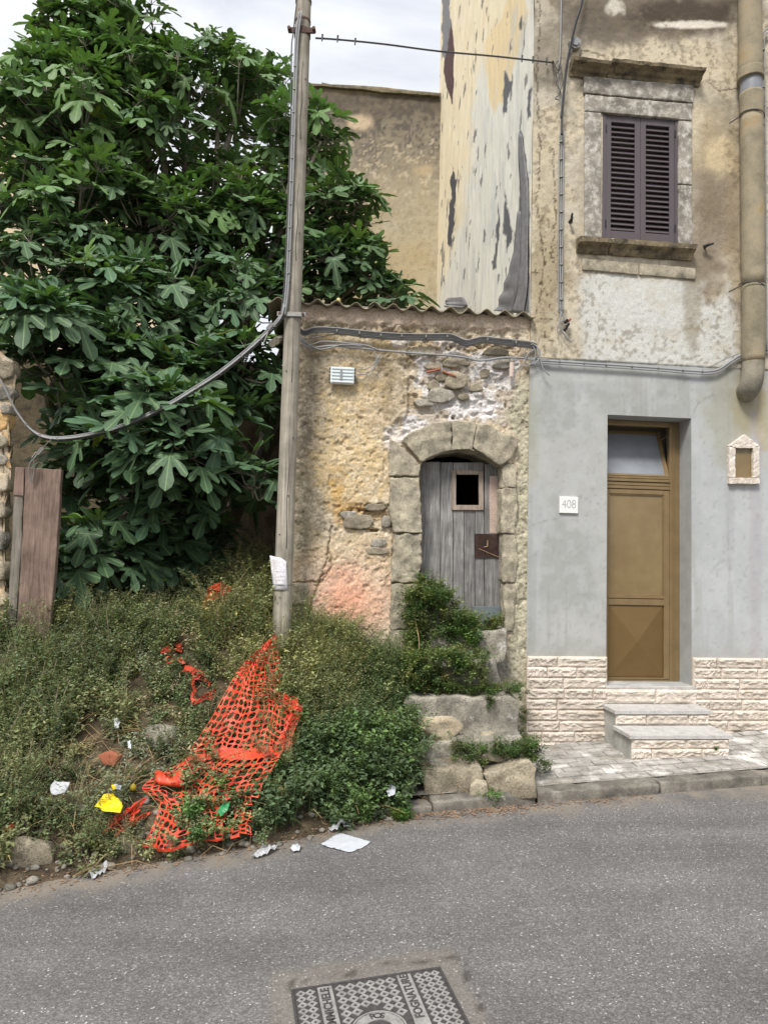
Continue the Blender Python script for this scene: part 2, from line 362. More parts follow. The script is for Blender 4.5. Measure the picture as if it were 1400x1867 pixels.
def rough(bm, amp, sc, cuts=0, seed=0, maxlen=None):
    if maxlen:
        for k in range(6):
            es = [e for e in bm.edges if e.calc_length() > maxlen]
            if not es: break
            bmesh.ops.subdivide_edges(bm, edges=es, cuts=1, use_grid_fill=True)
            bmesh.ops.triangulate(bm, faces=[f for f in bm.faces if len(f.verts) > 4])
    elif cuts: bmesh.ops.subdivide_edges(bm, edges=bm.edges, cuts=cuts, use_grid_fill=True)
    s = Vector((seed * 3.1, seed * 1.7, seed * 2.3))
    for v in bm.verts:
        v.co += mnoise.noise_vector(v.co * sc + s) * amp + mnoise.noise_vector(v.co * sc * 3.1 + s) * amp * 0.4 + mnoise.noise_vector(v.co * sc * 8.3 + s) * amp * 0.18
    return bm
def fslab(name, poly_px, back, front, mat, parent, bev=0.012, amp=0.004, sc=9, maxlen=0.05, seed=0, ref=None, smooth=True):
    """a stone drawn as an outline on the street front, given real depth"""
    bm = bmesh.new()
    q = [UZ(x, y, front if ref is None else ref) for x, y in poly_px]
    a = [bm.verts.new(W(u, z, front)) for u, z in q]; c = [bm.verts.new(W(u, z, back)) for u, z in q]
    n = len(q); bm.faces.new(a); bm.faces.new(c[::-1])
    for i in range(n): bm.faces.new([a[i], c[i], c[(i + 1) % n], a[(i + 1) % n]])
    fin(bm, bev); bmesh.ops.triangulate(bm, faces=[f for f in bm.faces if len(f.verts) > 4])
    rough(bm, amp, sc, seed=seed, maxlen=maxlen)
    return bmo(name, bm, mat, parent, smooth=smooth)
def ipoly(cx, cy, rx, ry, sd, n=8):
    r = random.Random(sd); q = []
    for k in range(n):
        a = -(k + r.uniform(-.3, .3)) * 2 * math.pi / n; ca_, sa_ = math.cos(a), math.sin(a); sq = (abs(ca_) ** 3 + abs(sa_) ** 3) ** (-1 / 3); f = r.uniform(.82, 1.08)
        q.append((cx + rx * ca_ * sq * f, cy + ry * sa_ * sq * f))
    return q
def tube(pts, r, sides=7, r2=None, bm=None, cap=True):
    own = bm is None
    if own: bm = bmesh.new()
    pts = [Vector(p) for p in pts]; rings = []; n = len(pts)
    up = Vector((0.13, 0.31, 0.94))
    for i, p in enumerate(pts):
        t = (pts[min(i + 1, n - 1)] - pts[max(i - 1, 0)]).normalized()
        a = t.cross(up)
        if a.length < 1e-3: a = t.cross(Vector((1, 0, 0)))
        a.normalize(); b = t.cross(a)
        rr = r if r2 is None else r + (r2 - r) * i / max(1, n - 1)
        rings.append([bm.verts.new(p + (a * math.cos(k * 2 * math.pi / sides) + b * math.sin(k * 2 * math.pi / sides)) * rr) for k in range(sides)])
    for i in range(n - 1):
        for k in range(sides):
            bm.faces.new([rings[i][k], rings[i][(k + 1) % sides], rings[i + 1][(k + 1) % sides], rings[i + 1][k]])
    if cap: bm.faces.new(rings[0][::-1]); bm.faces.new(rings[-1])
    return bm
def smooth_path(pts, k=5):
    pts = [Vector(p) for p in pts]; r = []
    for i in range(len(pts) - 1):
        p0 = pts[max(i - 1, 0)]; p1 = pts[i]; p2 = pts[i + 1]; p3 = pts[min(i + 2, len(pts) - 1)]
        for j in range(k):
            t = j / k
            r.append(0.5 * ((2 * p1) + (p2 - p0) * t + (2 * p0 - 5 * p1 + 4 * p2 - p3) * t * t + (3 * p1 - p0 - 3 * p2 + p3) * t ** 3))
    r.append(pts[-1]); return r
def thick(bm, t):
    bm.normal_update(); fs = list(bm.faces); vs = list(bm.verts); bd = [e for e in bm.edges if len(e.link_faces) == 1]
    d = {v: bm.verts.new(v.co - v.normal * t) for v in vs}
    for e in bd:
        l = [l for l in e.link_faces[0].loops if l.edge == e][0]; a, b = l.vert, l.link_loop_next.vert
        bm.faces.new([b, a, d[a], d[b]])
    for f in fs: bm.faces.new([d[v] for v in reversed(f.verts)])
def rock_mesh(name, seed, sub=3, planes=9, mat=None):
    rnd = random.Random(seed); bm = bmesh.new(); bmesh.ops.create_icosphere(bm, subdivisions=sub, radius=1)
    pl = []
    for i in range(planes):
        n = Vector((rnd.gauss(0, 1), rnd.gauss(0, 1), rnd.gauss(0, 1))).normalized(); pl.append((n, rnd.uniform(0.6, 0.85)))
    s = Vector((seed, seed * 2.0, -seed))
    for v in bm.verts:
        for n, d in pl:
            k = v.co.dot(n) - d
            if k > 0: v.co -= n * k
        v.co += mnoise.noise_vector(v.co * 1.6 + s) * 0.09 + mnoise.noise_vector(v.co * 5 + s) * 0.035
    me = bpy.data.meshes.new(name); bm.to_mesh(me); bm.free(); me.shade_smooth()
    if mat: me.materials.append(mat)
    return me
def xf(loc, size, rot=(0, 0, 0)):
    from mathutils import Euler
    return Matrix.LocRotScale(Vector(loc), Euler(rot), Vector(size))
def wall_grid(us, zs, holes, ofn):
    nu, nz_ = len(us), len(zs)
    Ug, Zg = np.meshgrid(us, zs); Ug = Ug.ravel(); Zg = Zg.ravel()
    o = ofn(Ug, Zg)
    X = O.x + E.x * Ug + N.x * o; Y = O.y + E.y * Ug + N.y * o
    V = np.stack([X, Y, Zg], 1)
    i, j = np.meshgrid(np.arange(nu - 1), np.arange(nz_ - 1)); i = i.ravel(); j = j.ravel()
    uc = (us[i] + us[i + 1]) / 2; zc = (zs[j] + zs[j + 1]) / 2
    keep = np.ones(len(i), bool)
    for h in holes:
        if callable(h): keep &= ~h(uc, zc)
        else: keep &= ~((uc > h[0]) & (uc < h[1]) & (zc > h[2]) & (zc < h[3]))
    a = j * nu + i
    T = np.stack([a, a + 1, a + nu + 1, a + nu], 1)[keep]
    return V, T, Ug, Zg, o
def brk(bs, step):
    r = []
    for a, b in zip(bs[:-1], bs[1:]):
        n = max(1, int(round((b - a) / step))); r += list(np.linspace(a, b, n + 1)[:-1])
    return np.array(r + [bs[-1]])

# ================================================================== SETTING: ground, road, kerb, pavement
def road_z(X): return SL * X
VE = [(-260, 1690), (-100, 1650), (0, 1625), (130, 1603), (270, 1578), (400, 1556), (560, 1528), (640, 1508), (735, 1488)]
VEp = [G(x, y) for x, y in VE]
def edge_y(X):
    X = np.asarray(X, float); r = np.interp(X, [p.x for p in VEp], [p.y for p in VEp])
    return np.where(X > K0.x, K0.y + (X - K0.x) * KD.y / KD.x + .19, r)
K0 = G(735, 1487); K1 = G(1400, 1432); KD = (K1 - K0); KD.z = 0; KD.normalize(); KN = Vector((-KD.y, KD.x, 0))
me = npmesh('ground', [(-300, -300, -300 * SL * 0 - 0.6), (300, -300, -0.6), (300, 300, -0.6), (-300, 300, -0.6)], [(0, 1, 2, 3)])
g = mobj('ground', me, M_soil); tag(g, kind='structure')
xs = np.concatenate([np.linspace(-11, -3.4, 8), np.arange(-3.3, 4.6, 0.03), np.linspace(4.7, 11, 8)])
ys = np.concatenate([np.linspace(-9, 1.8, 12), np.arange(1.9, 6.6, 0.03)])
Xg, Yg = np.meshgrid(xs, ys); Xg = Xg.ravel(); Yg = Yg.ravel()
Zg = SL * Xg + 0.006 * (fbm(Xg * 2, Yg * 2, 3, 5) - 0.5)
px, py = proj(Xg, Yg, Zg)
ed = np.where(Xg < K0.x, edge_y(Xg), K0.y + (Xg - K0.x) * KD.y / KD.x) - Yg
dst = 1 - sst(0.0, 0.34, ed + 0.25 * (fbm(Xg * 5, Yg * 5, 4, 9) - 0.5))
dst *= 0.85 * sst(0.3, 0.6, fbm(Xg * 9, Yg * 9, 4, 3)) + 0.15
mh = pdist(px, py, [(522, 1795), (812, 1757), (868, 1880), (960, 2200), (520, 2200)])
patch = (1 - sst(14, 40, mh + 18 * (fbm(px / 50, py / 50, 3, 4) - .5))) * 0.35
dst = np.maximum(dst, patch)
def pline(pts, wd, amp=5, s=7):
    return 1 - sst(wd * 0.5, wd, pdist(px + amp * (fbm(px / 14, py / 14, 4, s) - .5), py + amp * (fbm(px / 14 + 50, py / 14, 4, s) - .5), pts, False))
crk = pline([(500, 1867), (508, 1822), (535, 1787), (640, 1776), (700, 1757), (830, 1743), (852, 1776), (872, 1830), (900, 1867)], 4.2, 14) * 0.9
crk = np.maximum(crk, pline([(1000, 1625), (1120, 1618), (1290, 1640), (1400, 1632)], 2.0, 22) * 0.0)
cc = np.zeros((len(Xg), 3)); cc[:, 0] = dst; cc[:, 1] = np.clip(crk * sst(.35, .6, fbm(px / 9, py / 9, 3, 8)), 0, 1)
i, j = np.meshgrid(np.arange(len(xs) - 1), np.arange(len(ys) - 1)); a = (j * len(xs) + i).ravel()
ctr = G(690, 1850)
T = np.stack([a, a + 1, a + len(xs) + 1, a + len(xs)], 1)
me = npmesh('road', np.stack([Xg, Yg, Zg], 1), T, cc)
r = mobj('road', me, M_road, smooth=True); tag(r, kind='structure')

# pavement
zw0 = Zf(957, 1357); zw1 = Zf(1400, 1328); uw0 = U(957, 1357); uw1 = U(1400, 1328)
def wall_z(u): return zw0 + (zw1 - zw0) * (u - uw0) / (uw1 - uw0)
KH = 0.10; KW = 0.17
def pave_z(x, y):
    p = Vector((x, y, 0)); s = (p - Vector((K0.x, K0.y, 0))).dot(KN); d = (O - p).dot(N) * -1
    u = (p - O).dot(E); dw = max(0.0, (p - O).dot(N)); tot = dw + max(0, s - KW)
    t = 0 if tot < 1e-6 else max(0, s - KW) / tot
    return (SL * x + KH - .012) * (1 - t) + wall_z(u) * t
pv = tag(link(bpy.data.objects.new('pavement', None), None, Matrix.Translation(W(1.5, 0))), kind='structure')
def kline(x, off=0.0):
    t = (x - K0.x) / KD.x; return Vector((x, K0.y + KD.y * t, 0)) + KN * off
bm = bmesh.new(); cols_ = []
for x in np.linspace(0.1, 6.5, 40):
    a = kline(x, KW - 0.01); row = []
    b = W(a.x / E.x, 0)
    for t in np.linspace(0, 1, 10):
        q = a.lerp(Vector((a.x, b.y + .05, 0)), t); row.append(bm.verts.new((q.x, q.y, pave_z(q.x, q.y) - 0.008)))
    cols_.append(row)
for c0, c1 in zip(cols_[:-1], cols_[1:]):
    for k in range(9): bm.faces.new([c0[k], c1[k], c1[k + 1], c0[k + 1]])
bmo('cement_bed', bm, M_mortar, pv)
tmes = []
for s in range(5):
    bm = bmesh.new(); box(bm, [(-.5, -.5, 0), (.5, -.5, 0), (.5, .5, 0), (-.5, .5, 0), (-.5, -.5, 1), (.5, -.5, 1), (.5, .5, 1), (-.5, .5, 1)])
    bmesh.ops.subdivide_edges(bm, edges=bm.edges, cuts=1, use_grid_fill=True)
    for v in bm.verts:
        if v.co.z > .5: v.co += Vector((random.Random(s * 31 + v.index).uniform(-.02, .02), 0, random.Random(s * 7 + v.index * 3).uniform(-.12, .05) - .12 * max(abs(v.co.x), abs(v.co.y)) * 2))
    fin(bm); m_ = bpy.data.meshes.new('paving_tile'); bm.to_mesh(m_); bm.free(); m_.materials.append(M_tile); tmes.append(m_)
rnd = random.Random(4); L_, B_ = 0.2, 0.1; cnt = 0
stepfoot = (U(1150, 1388, 0.6) - .05, U(1329, 1375, 0.6) + 0.0)
ang = math.atan2(KD.y, KD.x)
for row in range(0, 14):
    off = KW + 0.006 + B_ / 2 + row * (B_ + 0.007)
    for k in range(-2, 30):
        s = 1.3 + k * (L_ + 0.007) + (0.5 * (L_) if row % 2 else 0)
        c = Vector((K0.x, K0.y, 0)) + KD * s + KN * off
        if (c - O).dot(N) < 0.05 or c.x > 5.4 or c.x < 1.2: continue
        uu = (c - O).dot(E)
        if stepfoot[0] + .1 < uu < stepfoot[1] - .1 and (c - O).dot(N) < 0.5: continue
        if rnd.random() < 0.04: continue
        z = pave_z(c.x, c.y); dzx = (pave_z(c.x + .1, c.y) - z) / .1; dzy = (pave_z(c.x, c.y + .1) - z) / .1
        nrm = Vector((-dzx, -dzy, 1)).normalized()
        ax = Vector((KD.x, KD.y, 0)); ay = nrm.cross(ax).normalized(); ax = ay.cross(nrm)
        nrm = (nrm + ax * rnd.gauss(0, .012) + ay * rnd.gauss(0, .015)).normalized()
        M = Matrix((ax * L_ * .985, ay * B_ * .97, nrm * 0.028)).transposed().to_4x4()
        M.translation = c + Vector((0, 0, z - 0.022 + rnd.uniform(-.005, .003)))
        if cnt > 290: break
        link(bpy.data.objects.new('paving_tile', tmes[rnd.randrange(5)]), pv, M); cnt += 1
kb = tag(link(bpy.data.objects.new('kerb', None), None, Matrix.Translation(K0)), kind='structure')
x = K0.x - 0.55; si = 0
while x < 6.3:
    ln = rnd.uniform(0.75, 1.05); bm = bmesh.new(); a = kline(x); b = kline(x + ln - 0.012); a2 = kline(x, KW - 0.012); b2 = kline(x + ln - 0.012, KW - 0.012)
    hh = KH - .012 + rnd.uniform(-.012, .006)
    if x < K0.x + .2: hh -= 0.035
    f = lambda p, z: Vector((p.x, p.y, SL * p.x + z))
    box(bm, [f(a, -.1), f(b, -.1), f(b2, -.1), f(a2, -.1), f(a, hh), f(b, hh), f(b2, hh), f(a2, hh)])
    fin(bm, 0.014); rough(bm, 0.013, 8, seed=si, maxlen=0.06)
    bmo('kerb_stone', bm, M_kerb, kb, smooth=True); x += ln; si += 1

# verge: an earth bank climbing from the road edge to the fronts
ZT = 1.15
def verge_h(X, Y):
    X = np.asarray(X, float); Y = np.asarray(Y, float)
    e = edge_y(X); fr = O.y + 0.103 * X
    t = np.clip((Y - e) / (fr - 0.15 - e), 0, 1)
    top = np.interp(X, [-3.2, -2.2, -1.2, -.3, 0.12, .3, 0.9], [1.3, 1.25, 1.3, 1.1, .95, .5, .4])
    z = SL * X + top * (0.35 * t + 0.65 * t ** 1.2) + 0.10 * (fbm(X * 2.2, Y * 2.2, 4, 21) - 0.5) * np.minimum(1, t * 6) + 0.03 * (fbm(X * 9, Y * 9, 3, 22) - .5) * np.minimum(1, t * 10)
    return z + 0.35 * np.clip(Y - fr, 0, 1.0) * (X < -1.0)
xs = np.arange(-6.0, 1.0, 0.06); rows = []
tt = np.concatenate([np.linspace(0, 1, 46), 1 + np.linspace(0.05, 2.6, 26)])
Xg, Tg = np.meshgrid(xs, tt); Xg = Xg.ravel(); Tg = Tg.ravel()
e = edge_y(Xg) - 0.03 * fbm(Xg * 6, Xg * 0, 3, 2); fr = O.y + 0.103 * Xg - .15; Yg = e + (fr - e) * Tg
Zg = verge_h(Xg, Yg); Zg = np.where(Tg <= 0.001, SL * Xg - .03, Zg)
i, j = np.meshgrid(np.arange(len(xs) - 1), np.arange(len(tt) - 1)); a = (j * len(xs) + i).ravel()
T = np.stack([a, a + 1, a + len(xs) + 1, a + len(xs)], 1)
cx = (Xg[T[:, 0]] + Xg[T[:, 1]]) / 2; cy = (Yg[T[:, 0]] + Yg[T[:, 2]]) / 2
keep = ~((cx > -0.98) & (cy > O.y + .103 * cx - 0.02))
v = mobj('verge_slope', npmesh('verge_slope', np.stack([Xg, Yg, Zg], 1), T[keep]), M_soil, smooth=True); tag(v, kind='structure')

def VD(px, py, back=0.0):
    d = ray(px, py); Ds = np.arange(4.2, 8.5, .02); t = Ds / d[1]
    hit = np.nonzero(H + d[2] * t < verge_h(d[0] * t, Ds))[0]
    return (Ds[hit[0]] if len(hit) else 8.0) - back
# ================================================================== GREY TALL HOUSE
Uc = U(967, 560); Ur = U(1400, 600) + 1.3; ZH = 13.0
gh = thing('tall_house', W(2.4, 0), 'tall weathered house with grey lower render and bronze door, right of the old stone house', 'house')
du0, du1 = U(1106, 1000), U(1260, 1000); dz0, dz1 = Zf(1180, 1250), Zf(1180, 759)
wu0, wu1 = U(1097, 320), U(1236, 320); wz0, wz1 = Zf(1165, 438), Zf(1165, 207)
zg = Zf(1180, 664)          # top of grey render
zc = Zf(1180, 1198)         # top of cladding
us = brk([Uc, du0, du1, Ur], 0.014)
us = np.unique(np.round(np.concatenate([us, [wu0, wu1]]), 5)); zs = np.unique(np.round(np.concatenate([brk([-0.3, zc, dz1, zg], 0.02), brk([zg + 0.01, wz0, wz1, 7.75], 0.014), [7.9, 9, 10, 11.5, ZH], [dz0]]), 5))
def hofn(u, z):
    up = (z > zg + 0.004)
    r = 0.010 * up + np.where(up, 0.014 * (fbm(u * 3, z * 3, 4, 31) - .5) + 0.008 * (fbm(u * 30, z * 30, 3, 32) - .5), 0.004 * (fbm(u * 3, z * 3, 3, 33) - .5))
    return r
V, T, Ug, Zg_, o = wall_grid(us, zs, [(du0, du1, dz0, dz1), (wu0, wu1, wz0, wz1)], hofn)
px, py = proj(V[:, 0], V[:, 1], V[:, 2])
n1 = fbm(Ug * 2.5, Zg_ * 2.5, 5, 41); n2 = fbm(Ug * 9, Zg_ * 9, 5, 42); n3 = fbm(Ug * 30, Zg_ * 30, 4, 43); nv = fbm(Ug * 7, Zg_ * 0.9, 5, 44)
c = np.tile(lin(192, 184, 166), (len(Ug), 1))
lay(c, sst(.42, .62, n1), lin(202, 190, 166)); lay(c, sst(.5, .66, n2) * .6, lin(166, 157, 140)); lay(c, sst(.52, .66, n3) * .3, lin(146, 138, 122)); lay(c, sst(.55, .7, nv) * .4, lin(160, 150, 130))
def blob(cx, cy, rx, ry, s=1.0, sc=38, seed=0, am=0.9, soft=.35):
    d = np.hypot((px - cx) / rx, (py - cy) / ry) + am * (fbm(px / sc, py / sc, 5, 60 + seed) - .5)
    return (1 - sst(1 - soft, 1 + soft, d)) * s
for b, cl in (((1180, 20, 180, 46, .95, 30, 1), (116, 106, 92)), ((1110, 45, 95, 38, .8, 22, 2), (100, 92, 82)), ((1250, 26, 96, 30, .95, 20, 3), (78, 68, 58)),
              ((1000, 110, 45, 55, .6, 22, 4), (118, 108, 94)), ((1300, 330, 38, 90, .75, 22, 5), (128, 114, 94)), ((1300, 420, 40, 70, .7, 18, 6), (122, 108, 90)),
              ((1310, 240, 30, 60, .55, 15, 7), (130, 118, 98)), ((1315, 285, 30, 32, .7, 22, 8), (212, 194, 156)), ((1240, 250, 90, 60, .4, 22, 9), (205, 186, 150)),
              ((1000, 420, 30, 150, .5, 30, 10), (190, 176, 146)), ((1000, 520, 36, 110, .55, 12, 11), (150, 134, 104)), ((1270, 510, 46, 60, .75, 22, 12), (128, 116, 98)),
              ((1345, 420, 22, 190, .5, 30, 13), (150, 132, 104)), ((1300, 130, 60, 50, .3, 25, 14), (210, 195, 165))):
    lay(c, blob(*b), lin(*cl))
# old whitewash below the window
pw = pdist(px + 30 * (fbm(px / 30, py / 30, 4, 71) - .5), py + 30 * (fbm(px / 30, py / 30, 4, 72) - .5), [(1050, 500), (1100, 495), (1275, 515), (1290, 560), (1330, 520), (1346, 560), (1346, 672), (1048, 672), (1062, 600)])
lay(c, (1 - sst(-14, 10, pw)) * .92, lin(200, 201, 196)); lay(c, (1 - sst(-30, 0, pw)) * sst(.52, .68, n2) * .5, lin(190, 184, 166))
lay(c, blob(1030, 600, 25, 70, .6, 20, 15), lin(200, 192, 172)); lay(c, blob(1262, 560, 16, 80, .6, 14, 16), lin(142, 132, 112))
lay(c, blob(1122, 12, 16, 16, .8, 12, 17), lin(215, 210, 195)); lay(c, blob(1262, 44, 66, 7, .9, 9, 18, .6), lin(228, 220, 206))
lay(c, sst(.57, .66, n3) * sst(.45, .6, n1) * .5, lin(120, 108, 88))
pit = sst(.66, .76, fbm(Ug * 48, Zg_ * 34, 3, 51)) * blob(1000, 520, 34, 120, 1, 30, 19)
lay(c, pit * .85, lin(70, 58, 40))
for ln_ in ([(982, 0), (985, 60), (978, 150), (985, 260), (980, 380), (992, 480), (984, 560)], [(1045, 130), (1062, 90), (1100, 100)], [(1292, 150), (1310, 165), (1345, 160)], [(1008, 270), (1012, 400), (1004, 470)]):
    m_ = 1 - sst(.7, 1.6, pdist(px + 10 * (fbm(px / 9, py / 9, 3, 73) - .5), py, ln_, False)); lay(c, m_ * .8, lin(78, 66, 50))
lay(c, blob(1165, 182, 112, 82, 0, 30, 20), lin(140, 130, 110))
low = Zg_ <= zg + 0.006
g_ = np.tile(lin(166, 167, 164), (len(Ug), 1))
lay(g_, sst(.4, .62, n1) * .7, lin(151, 153, 150)); lay(g_, sst(.5, .7, nv) * .5, lin(172, 175, 176))
lay(g_, sst(1180, 1320, px) * sst(700, 900, py) * .6, lin(178, 182, 184)); lay(g_, sst(.48, .6, n2) * .22, lin(184, 186, 186)); ns_ = fbm(Ug * 14, Zg_ * .7, 4, 45); lay(g_, sst(.58, .7, ns_) * .35, lin(140, 140, 134)); lay(g_, (1 - sst(0, .22, Zg_ - zc + .12 * (n2 - .5))) * .35, lin(138, 136, 126)); lay(g_, sst(.66, .74, n3) * .3, lin(130, 130, 126))
for b, cl in (((1330, 760, 46, 110, .55, 22, 21), (150, 148, 130)), ((1362, 740, 26, 60, .5, 18, 22), (150, 138, 96)), ((1390, 760, 14, 70, .5, 12, 23), (168, 150, 96)),
              ((1378, 1000, 12, 260, .45, 18, 24), (160, 152, 158)), ((1330, 940, 9, 110, .35, 12, 25), (152, 150, 156)), ((972, 800, 12, 90, .35, 14, 26), (150, 152, 130)),
              ((1080, 680, 130, 16, .35, 20, 27), (182, 184, 180)), ((1300, 1160, 60, 40, .3, 22, 28), (158, 160, 160))):
    m_ = blob(*b); g_[:] = g_ * (1 - m_[:, None]) + m_[:, None] * lin(*cl)
for ln_ in ([(1262, 755), (1272, 735), (1300, 718)], [(960, 962), (990, 950), (1020, 945)], [(1055, 905), (1080, 915), (1096, 920)]):
    m_ = 1 - sst(.5, 1.3, pdist(px + 8 * (fbm(px / 9, py / 9, 3, 73) - .5), py, ln_, False)); lay(g_, m_ * .35, lin(110, 112, 112))
m_ = (1 - sst(0, .9, np.abs(px - 958))) * .0
c = np.where(low[:, None], g_, c)
# two skins: fine smooth render below, coarse render above
zq = Zg_[T[:, 0]]; lowf = zq < zg
me = npmesh('lower_wall', V, T[lowf], c); mobj('lower_wall', me, M_smooth, gh, smooth=True)
me = npmesh('upper_wall', V, T[~lowf], c); mobj('upper_wall', me, M_house, gh, smooth=True)
# door and window reveals, body of the house
bm = bmesh.new()
def reveal(bm, u0, u1, z0, z1, o0, o1, bottom=True):
    for (a, b) in (((u0, z0), (u0, z1)), ((u0, z1), (u1, z1)), ((u1, z1), (u1, z0))) + ((((u1, z0), (u0, z0)),) if bottom else ()):
        bm.faces.new([bm.verts.new(W(a[0], a[1], o0)), bm.verts.new(W(b[0], b[1], o0)), bm.verts.new(W(b[0], b[1], o1)), bm.verts.new(W(a[0], a[1], o1))])
reveal(bm, du0, du1, dz0, dz1, 0.003, -0.5)
M_reveal = plain('reveal_render', lin(158, 160, 158), 0.9, 0, 8, 0.12, 0.2)
bmo('door_reveal', bm, M_reveal, gh)
bm = bmesh.new(); reveal(bm, wu0, wu1, wz0, wz1, 0.01, -0.3); bmo('window_reveal', bm, M_surround, gh)
LS = 5.4
bm = bmesh.new()
for q in ([W(Ur, -.3), W(Ur, -.3, -LS), W(Ur, ZH, -LS), W(Ur, ZH)], [W(Uc, -.3, -LS), W(Ur, -.3, -LS), W(Ur, ZH, -LS), W(Uc, ZH, -LS)],
          [W(Uc - .1, ZH, .25), W(Ur, ZH, .25), W(Ur, ZH, -LS), W(Uc - .1, ZH, -LS)], [W(Uc, -.3), W(Uc, -.3, -LS), W(Uc, 3.6, -LS), W(Uc, 3.6)],
          [W(du0 - .4, -.2, -.55), W(du1 + .4, -.2, -.55), W(du1 + .4, dz1 + .3, -.55), W(du0 - .4, dz1 + .3, -.55)],
          [W(wu0 - .3, wz0 - .2, -.35), W(wu1 + .3, wz0 - .2, -.35), W(wu1 + .3, wz1 + .2, -.35), W(wu0 - .3, wz1 + .2, -.35)]):
    bm.faces.new([bm.verts.new(p) for p in q])
bmo('body', bm, plain('body_render', lin(178, 170, 150), .95, 0, 3, .2), gh)

# side wall with peeling coating
ts = brk([0, 1.5, LS], 0.03); zs = brk([3.55, 12.2, ZH], 0.022)
Tt, Zz = np.meshgrid(ts, zs); Tt = Tt.ravel(); Zz = Zz.ravel()
oo = 0.02 * (fbm(Tt * 4, Zz * 1.2, 4, 81) - .5) + 0.014 * (fbm(Tt * 26, Zz * 3, 4, 82) - .5)
base = np.array(W(Uc, 0)); Nn = np.array(N); Ee = np.array(E)
V = base[None] - Nn[None] * Tt[:, None] - Ee[None] * oo[:, None]; V[:, 2] += Zz
px, py = proj(V[:, 0], V[:, 1], V[:, 2])
n1 = fbm(Tt * 1.6, Zz * 1.0, 4, 83); st = fbm(Tt * 9 + Zz * 1.3, Zz * 2.6, 6, 84); n2 = fbm(Tt * 6, Zz * 4, 5, 85)
c = np.tile(lin(236, 224, 194), (len(Tt), 1))
lay(c, sst(.45, .6, st) * .6, lin(222, 208, 178)); lay(c, sst(.52, .7, n2) * .35, lin(234, 213, 176))
wob = lambda a, s: a * (fbm(px / 14, py / 50, 5, s) - .5)
wp = pdist(px + wob(40, 86), py, [(876, 130), (905, 60), (972, -40), (972, 590), (800, 590), (818, 500), (842, 420), (856, 300), (866, 180)])
lay(c, (1 - sst(-10, 12, wp)) * .85, lin(224, 224, 216))
yp = pdist(px + wob(26, 87), py, [(885, 80), (950, -30), (962, 20), (950, 80), (915, 185), (900, 205), (890, 150)])
lay(c, 1 - sst(-4, 6, yp), lin(232, 210, 168))
lay(c, sst(.54, .66, st) * (1 - sst(-10, 12, wp)) * .5, lin(196, 198, 194))
def strip(pts, s=88, col=(100, 100, 104), amp=11, soft=.8, a=1.0):
    d = pdist(px + amp * (fbm(px / 6, py / 22, 4, s) - .5), py + amp * 2 * (fbm(px / 10, py / 10, 3, s + 1) - .5), pts)
    lay(c, (1 - sst(-soft, soft, d)) * a, lin(*col))
strip([(790, -20), (800, -20), (798, 130), (792, 250), (786, 330), (783, 240)], 88, (96, 96, 100))
strip([(808, -20), (822, -20), (818, 110), (806, 100)], 90, (128, 128, 130))
strip([(824, 42), (829, 90), (826, 190), (815, 165), (808, 130), (812, 100)], 92, (84, 60, 58), 6)
strip([(918, 130), (934, 150), (930, 170), (920, 215), (917, 170)], 94)
strip([(950, 25), (955, 35), (952, 50), (948, 45)], 95)
strip([(963, 165), (970, 150), (969, 210), (962, 222)], 96)
strip([(947, 232), (953, 250), (964, 330), (966, 570), (950, 570), (946, 400), (948, 300)], 97, (108, 108, 112), 5)
strip([(822, 300), (832, 330), (828, 400), (822, 460), (818, 440), (820, 350)], 98, (80, 80, 84), 12)
strip([(918, 345), (926, 370), (932, 440), (926, 455), (918, 420)], 100)
strip([(907, 365), (912, 400), (902, 485), (896, 480), (903, 420)], 101)
strip([(776, 490), (784, 495), (786, 545), (776, 550)], 102, (70, 66, 62)); strip([(778, 340), (784, 340), (783, 380), (779, 380)], 103, (110, 90, 70))
strip([(900, 310), (905, 320), (900, 420), (895, 400)], 104, (200, 204, 204), 8, 4, .8)
sm = sst(.70, .73, fbm(Tt * 7 + 3 + Zz * .8, Zz * 3.6, 5, 105)); lay(c, sm * .85, lin(110, 108, 108))
lay(c, sst(1.2, 0, np.abs(Tt - .03) * 30) * .5, lin(228, 222, 205))
i, j = np.meshgrid(np.arange(len(ts) - 1), np.arange(len(zs) - 1)); a = (j * len(ts) + i).ravel()
me = npmesh('side_wall', V, np.stack([a, a + 1, a + len(ts) + 1, a + len(ts)], 1), c); mobj('side_wall', me, M_peel, gh, smooth=True)
# hanging bitumen sheet torn loose at the corner
def SW(px_, py_, o=0.0):                      # point on the side wall plane, offset outwards (to -E)
    d = Vector(ray(px_, py_)); q0 = W(Uc, 0) - E * o; t = (q0 - CAM).dot(E) / d.dot(E); return CAM + d * t
def curl(name, L, R, bulge, parent, seed=0):
    L = smooth_path([Vector((x, y, 0)) for x, y in L], 5); R = smooth_path([Vector((x, y, 0)) for x, y in R], 5)
    bm = bmesh.new(); rows = []; n = min(len(L), len(R))
    for i in range(n):
        t = i / (n - 1); row = []
        for k in range(7):
            s = k / 6; q = L[i].lerp(R[i], s)
            o = 0.012 + bulge * (t ** 1.5) * (1 - s) ** 1.3 * (1 + .3 * math.sin(i * 1.3 + seed)) + 0.004 * math.sin(s * 7 + i * .5)
            p = SW(q.x, q.y, 0.0) - E * o; row.append(bm.verts.new(p))
        rows.append(row)
    for r0, r1 in zip(rows[:-1], rows[1:]):
        for k in range(6): bm.faces.new([r0[k], r0[k + 1], r1[k + 1], r1[k]])
    thick(bm, 0.006)
    return bmo(name, bm, M_tar, parent, smooth=True)
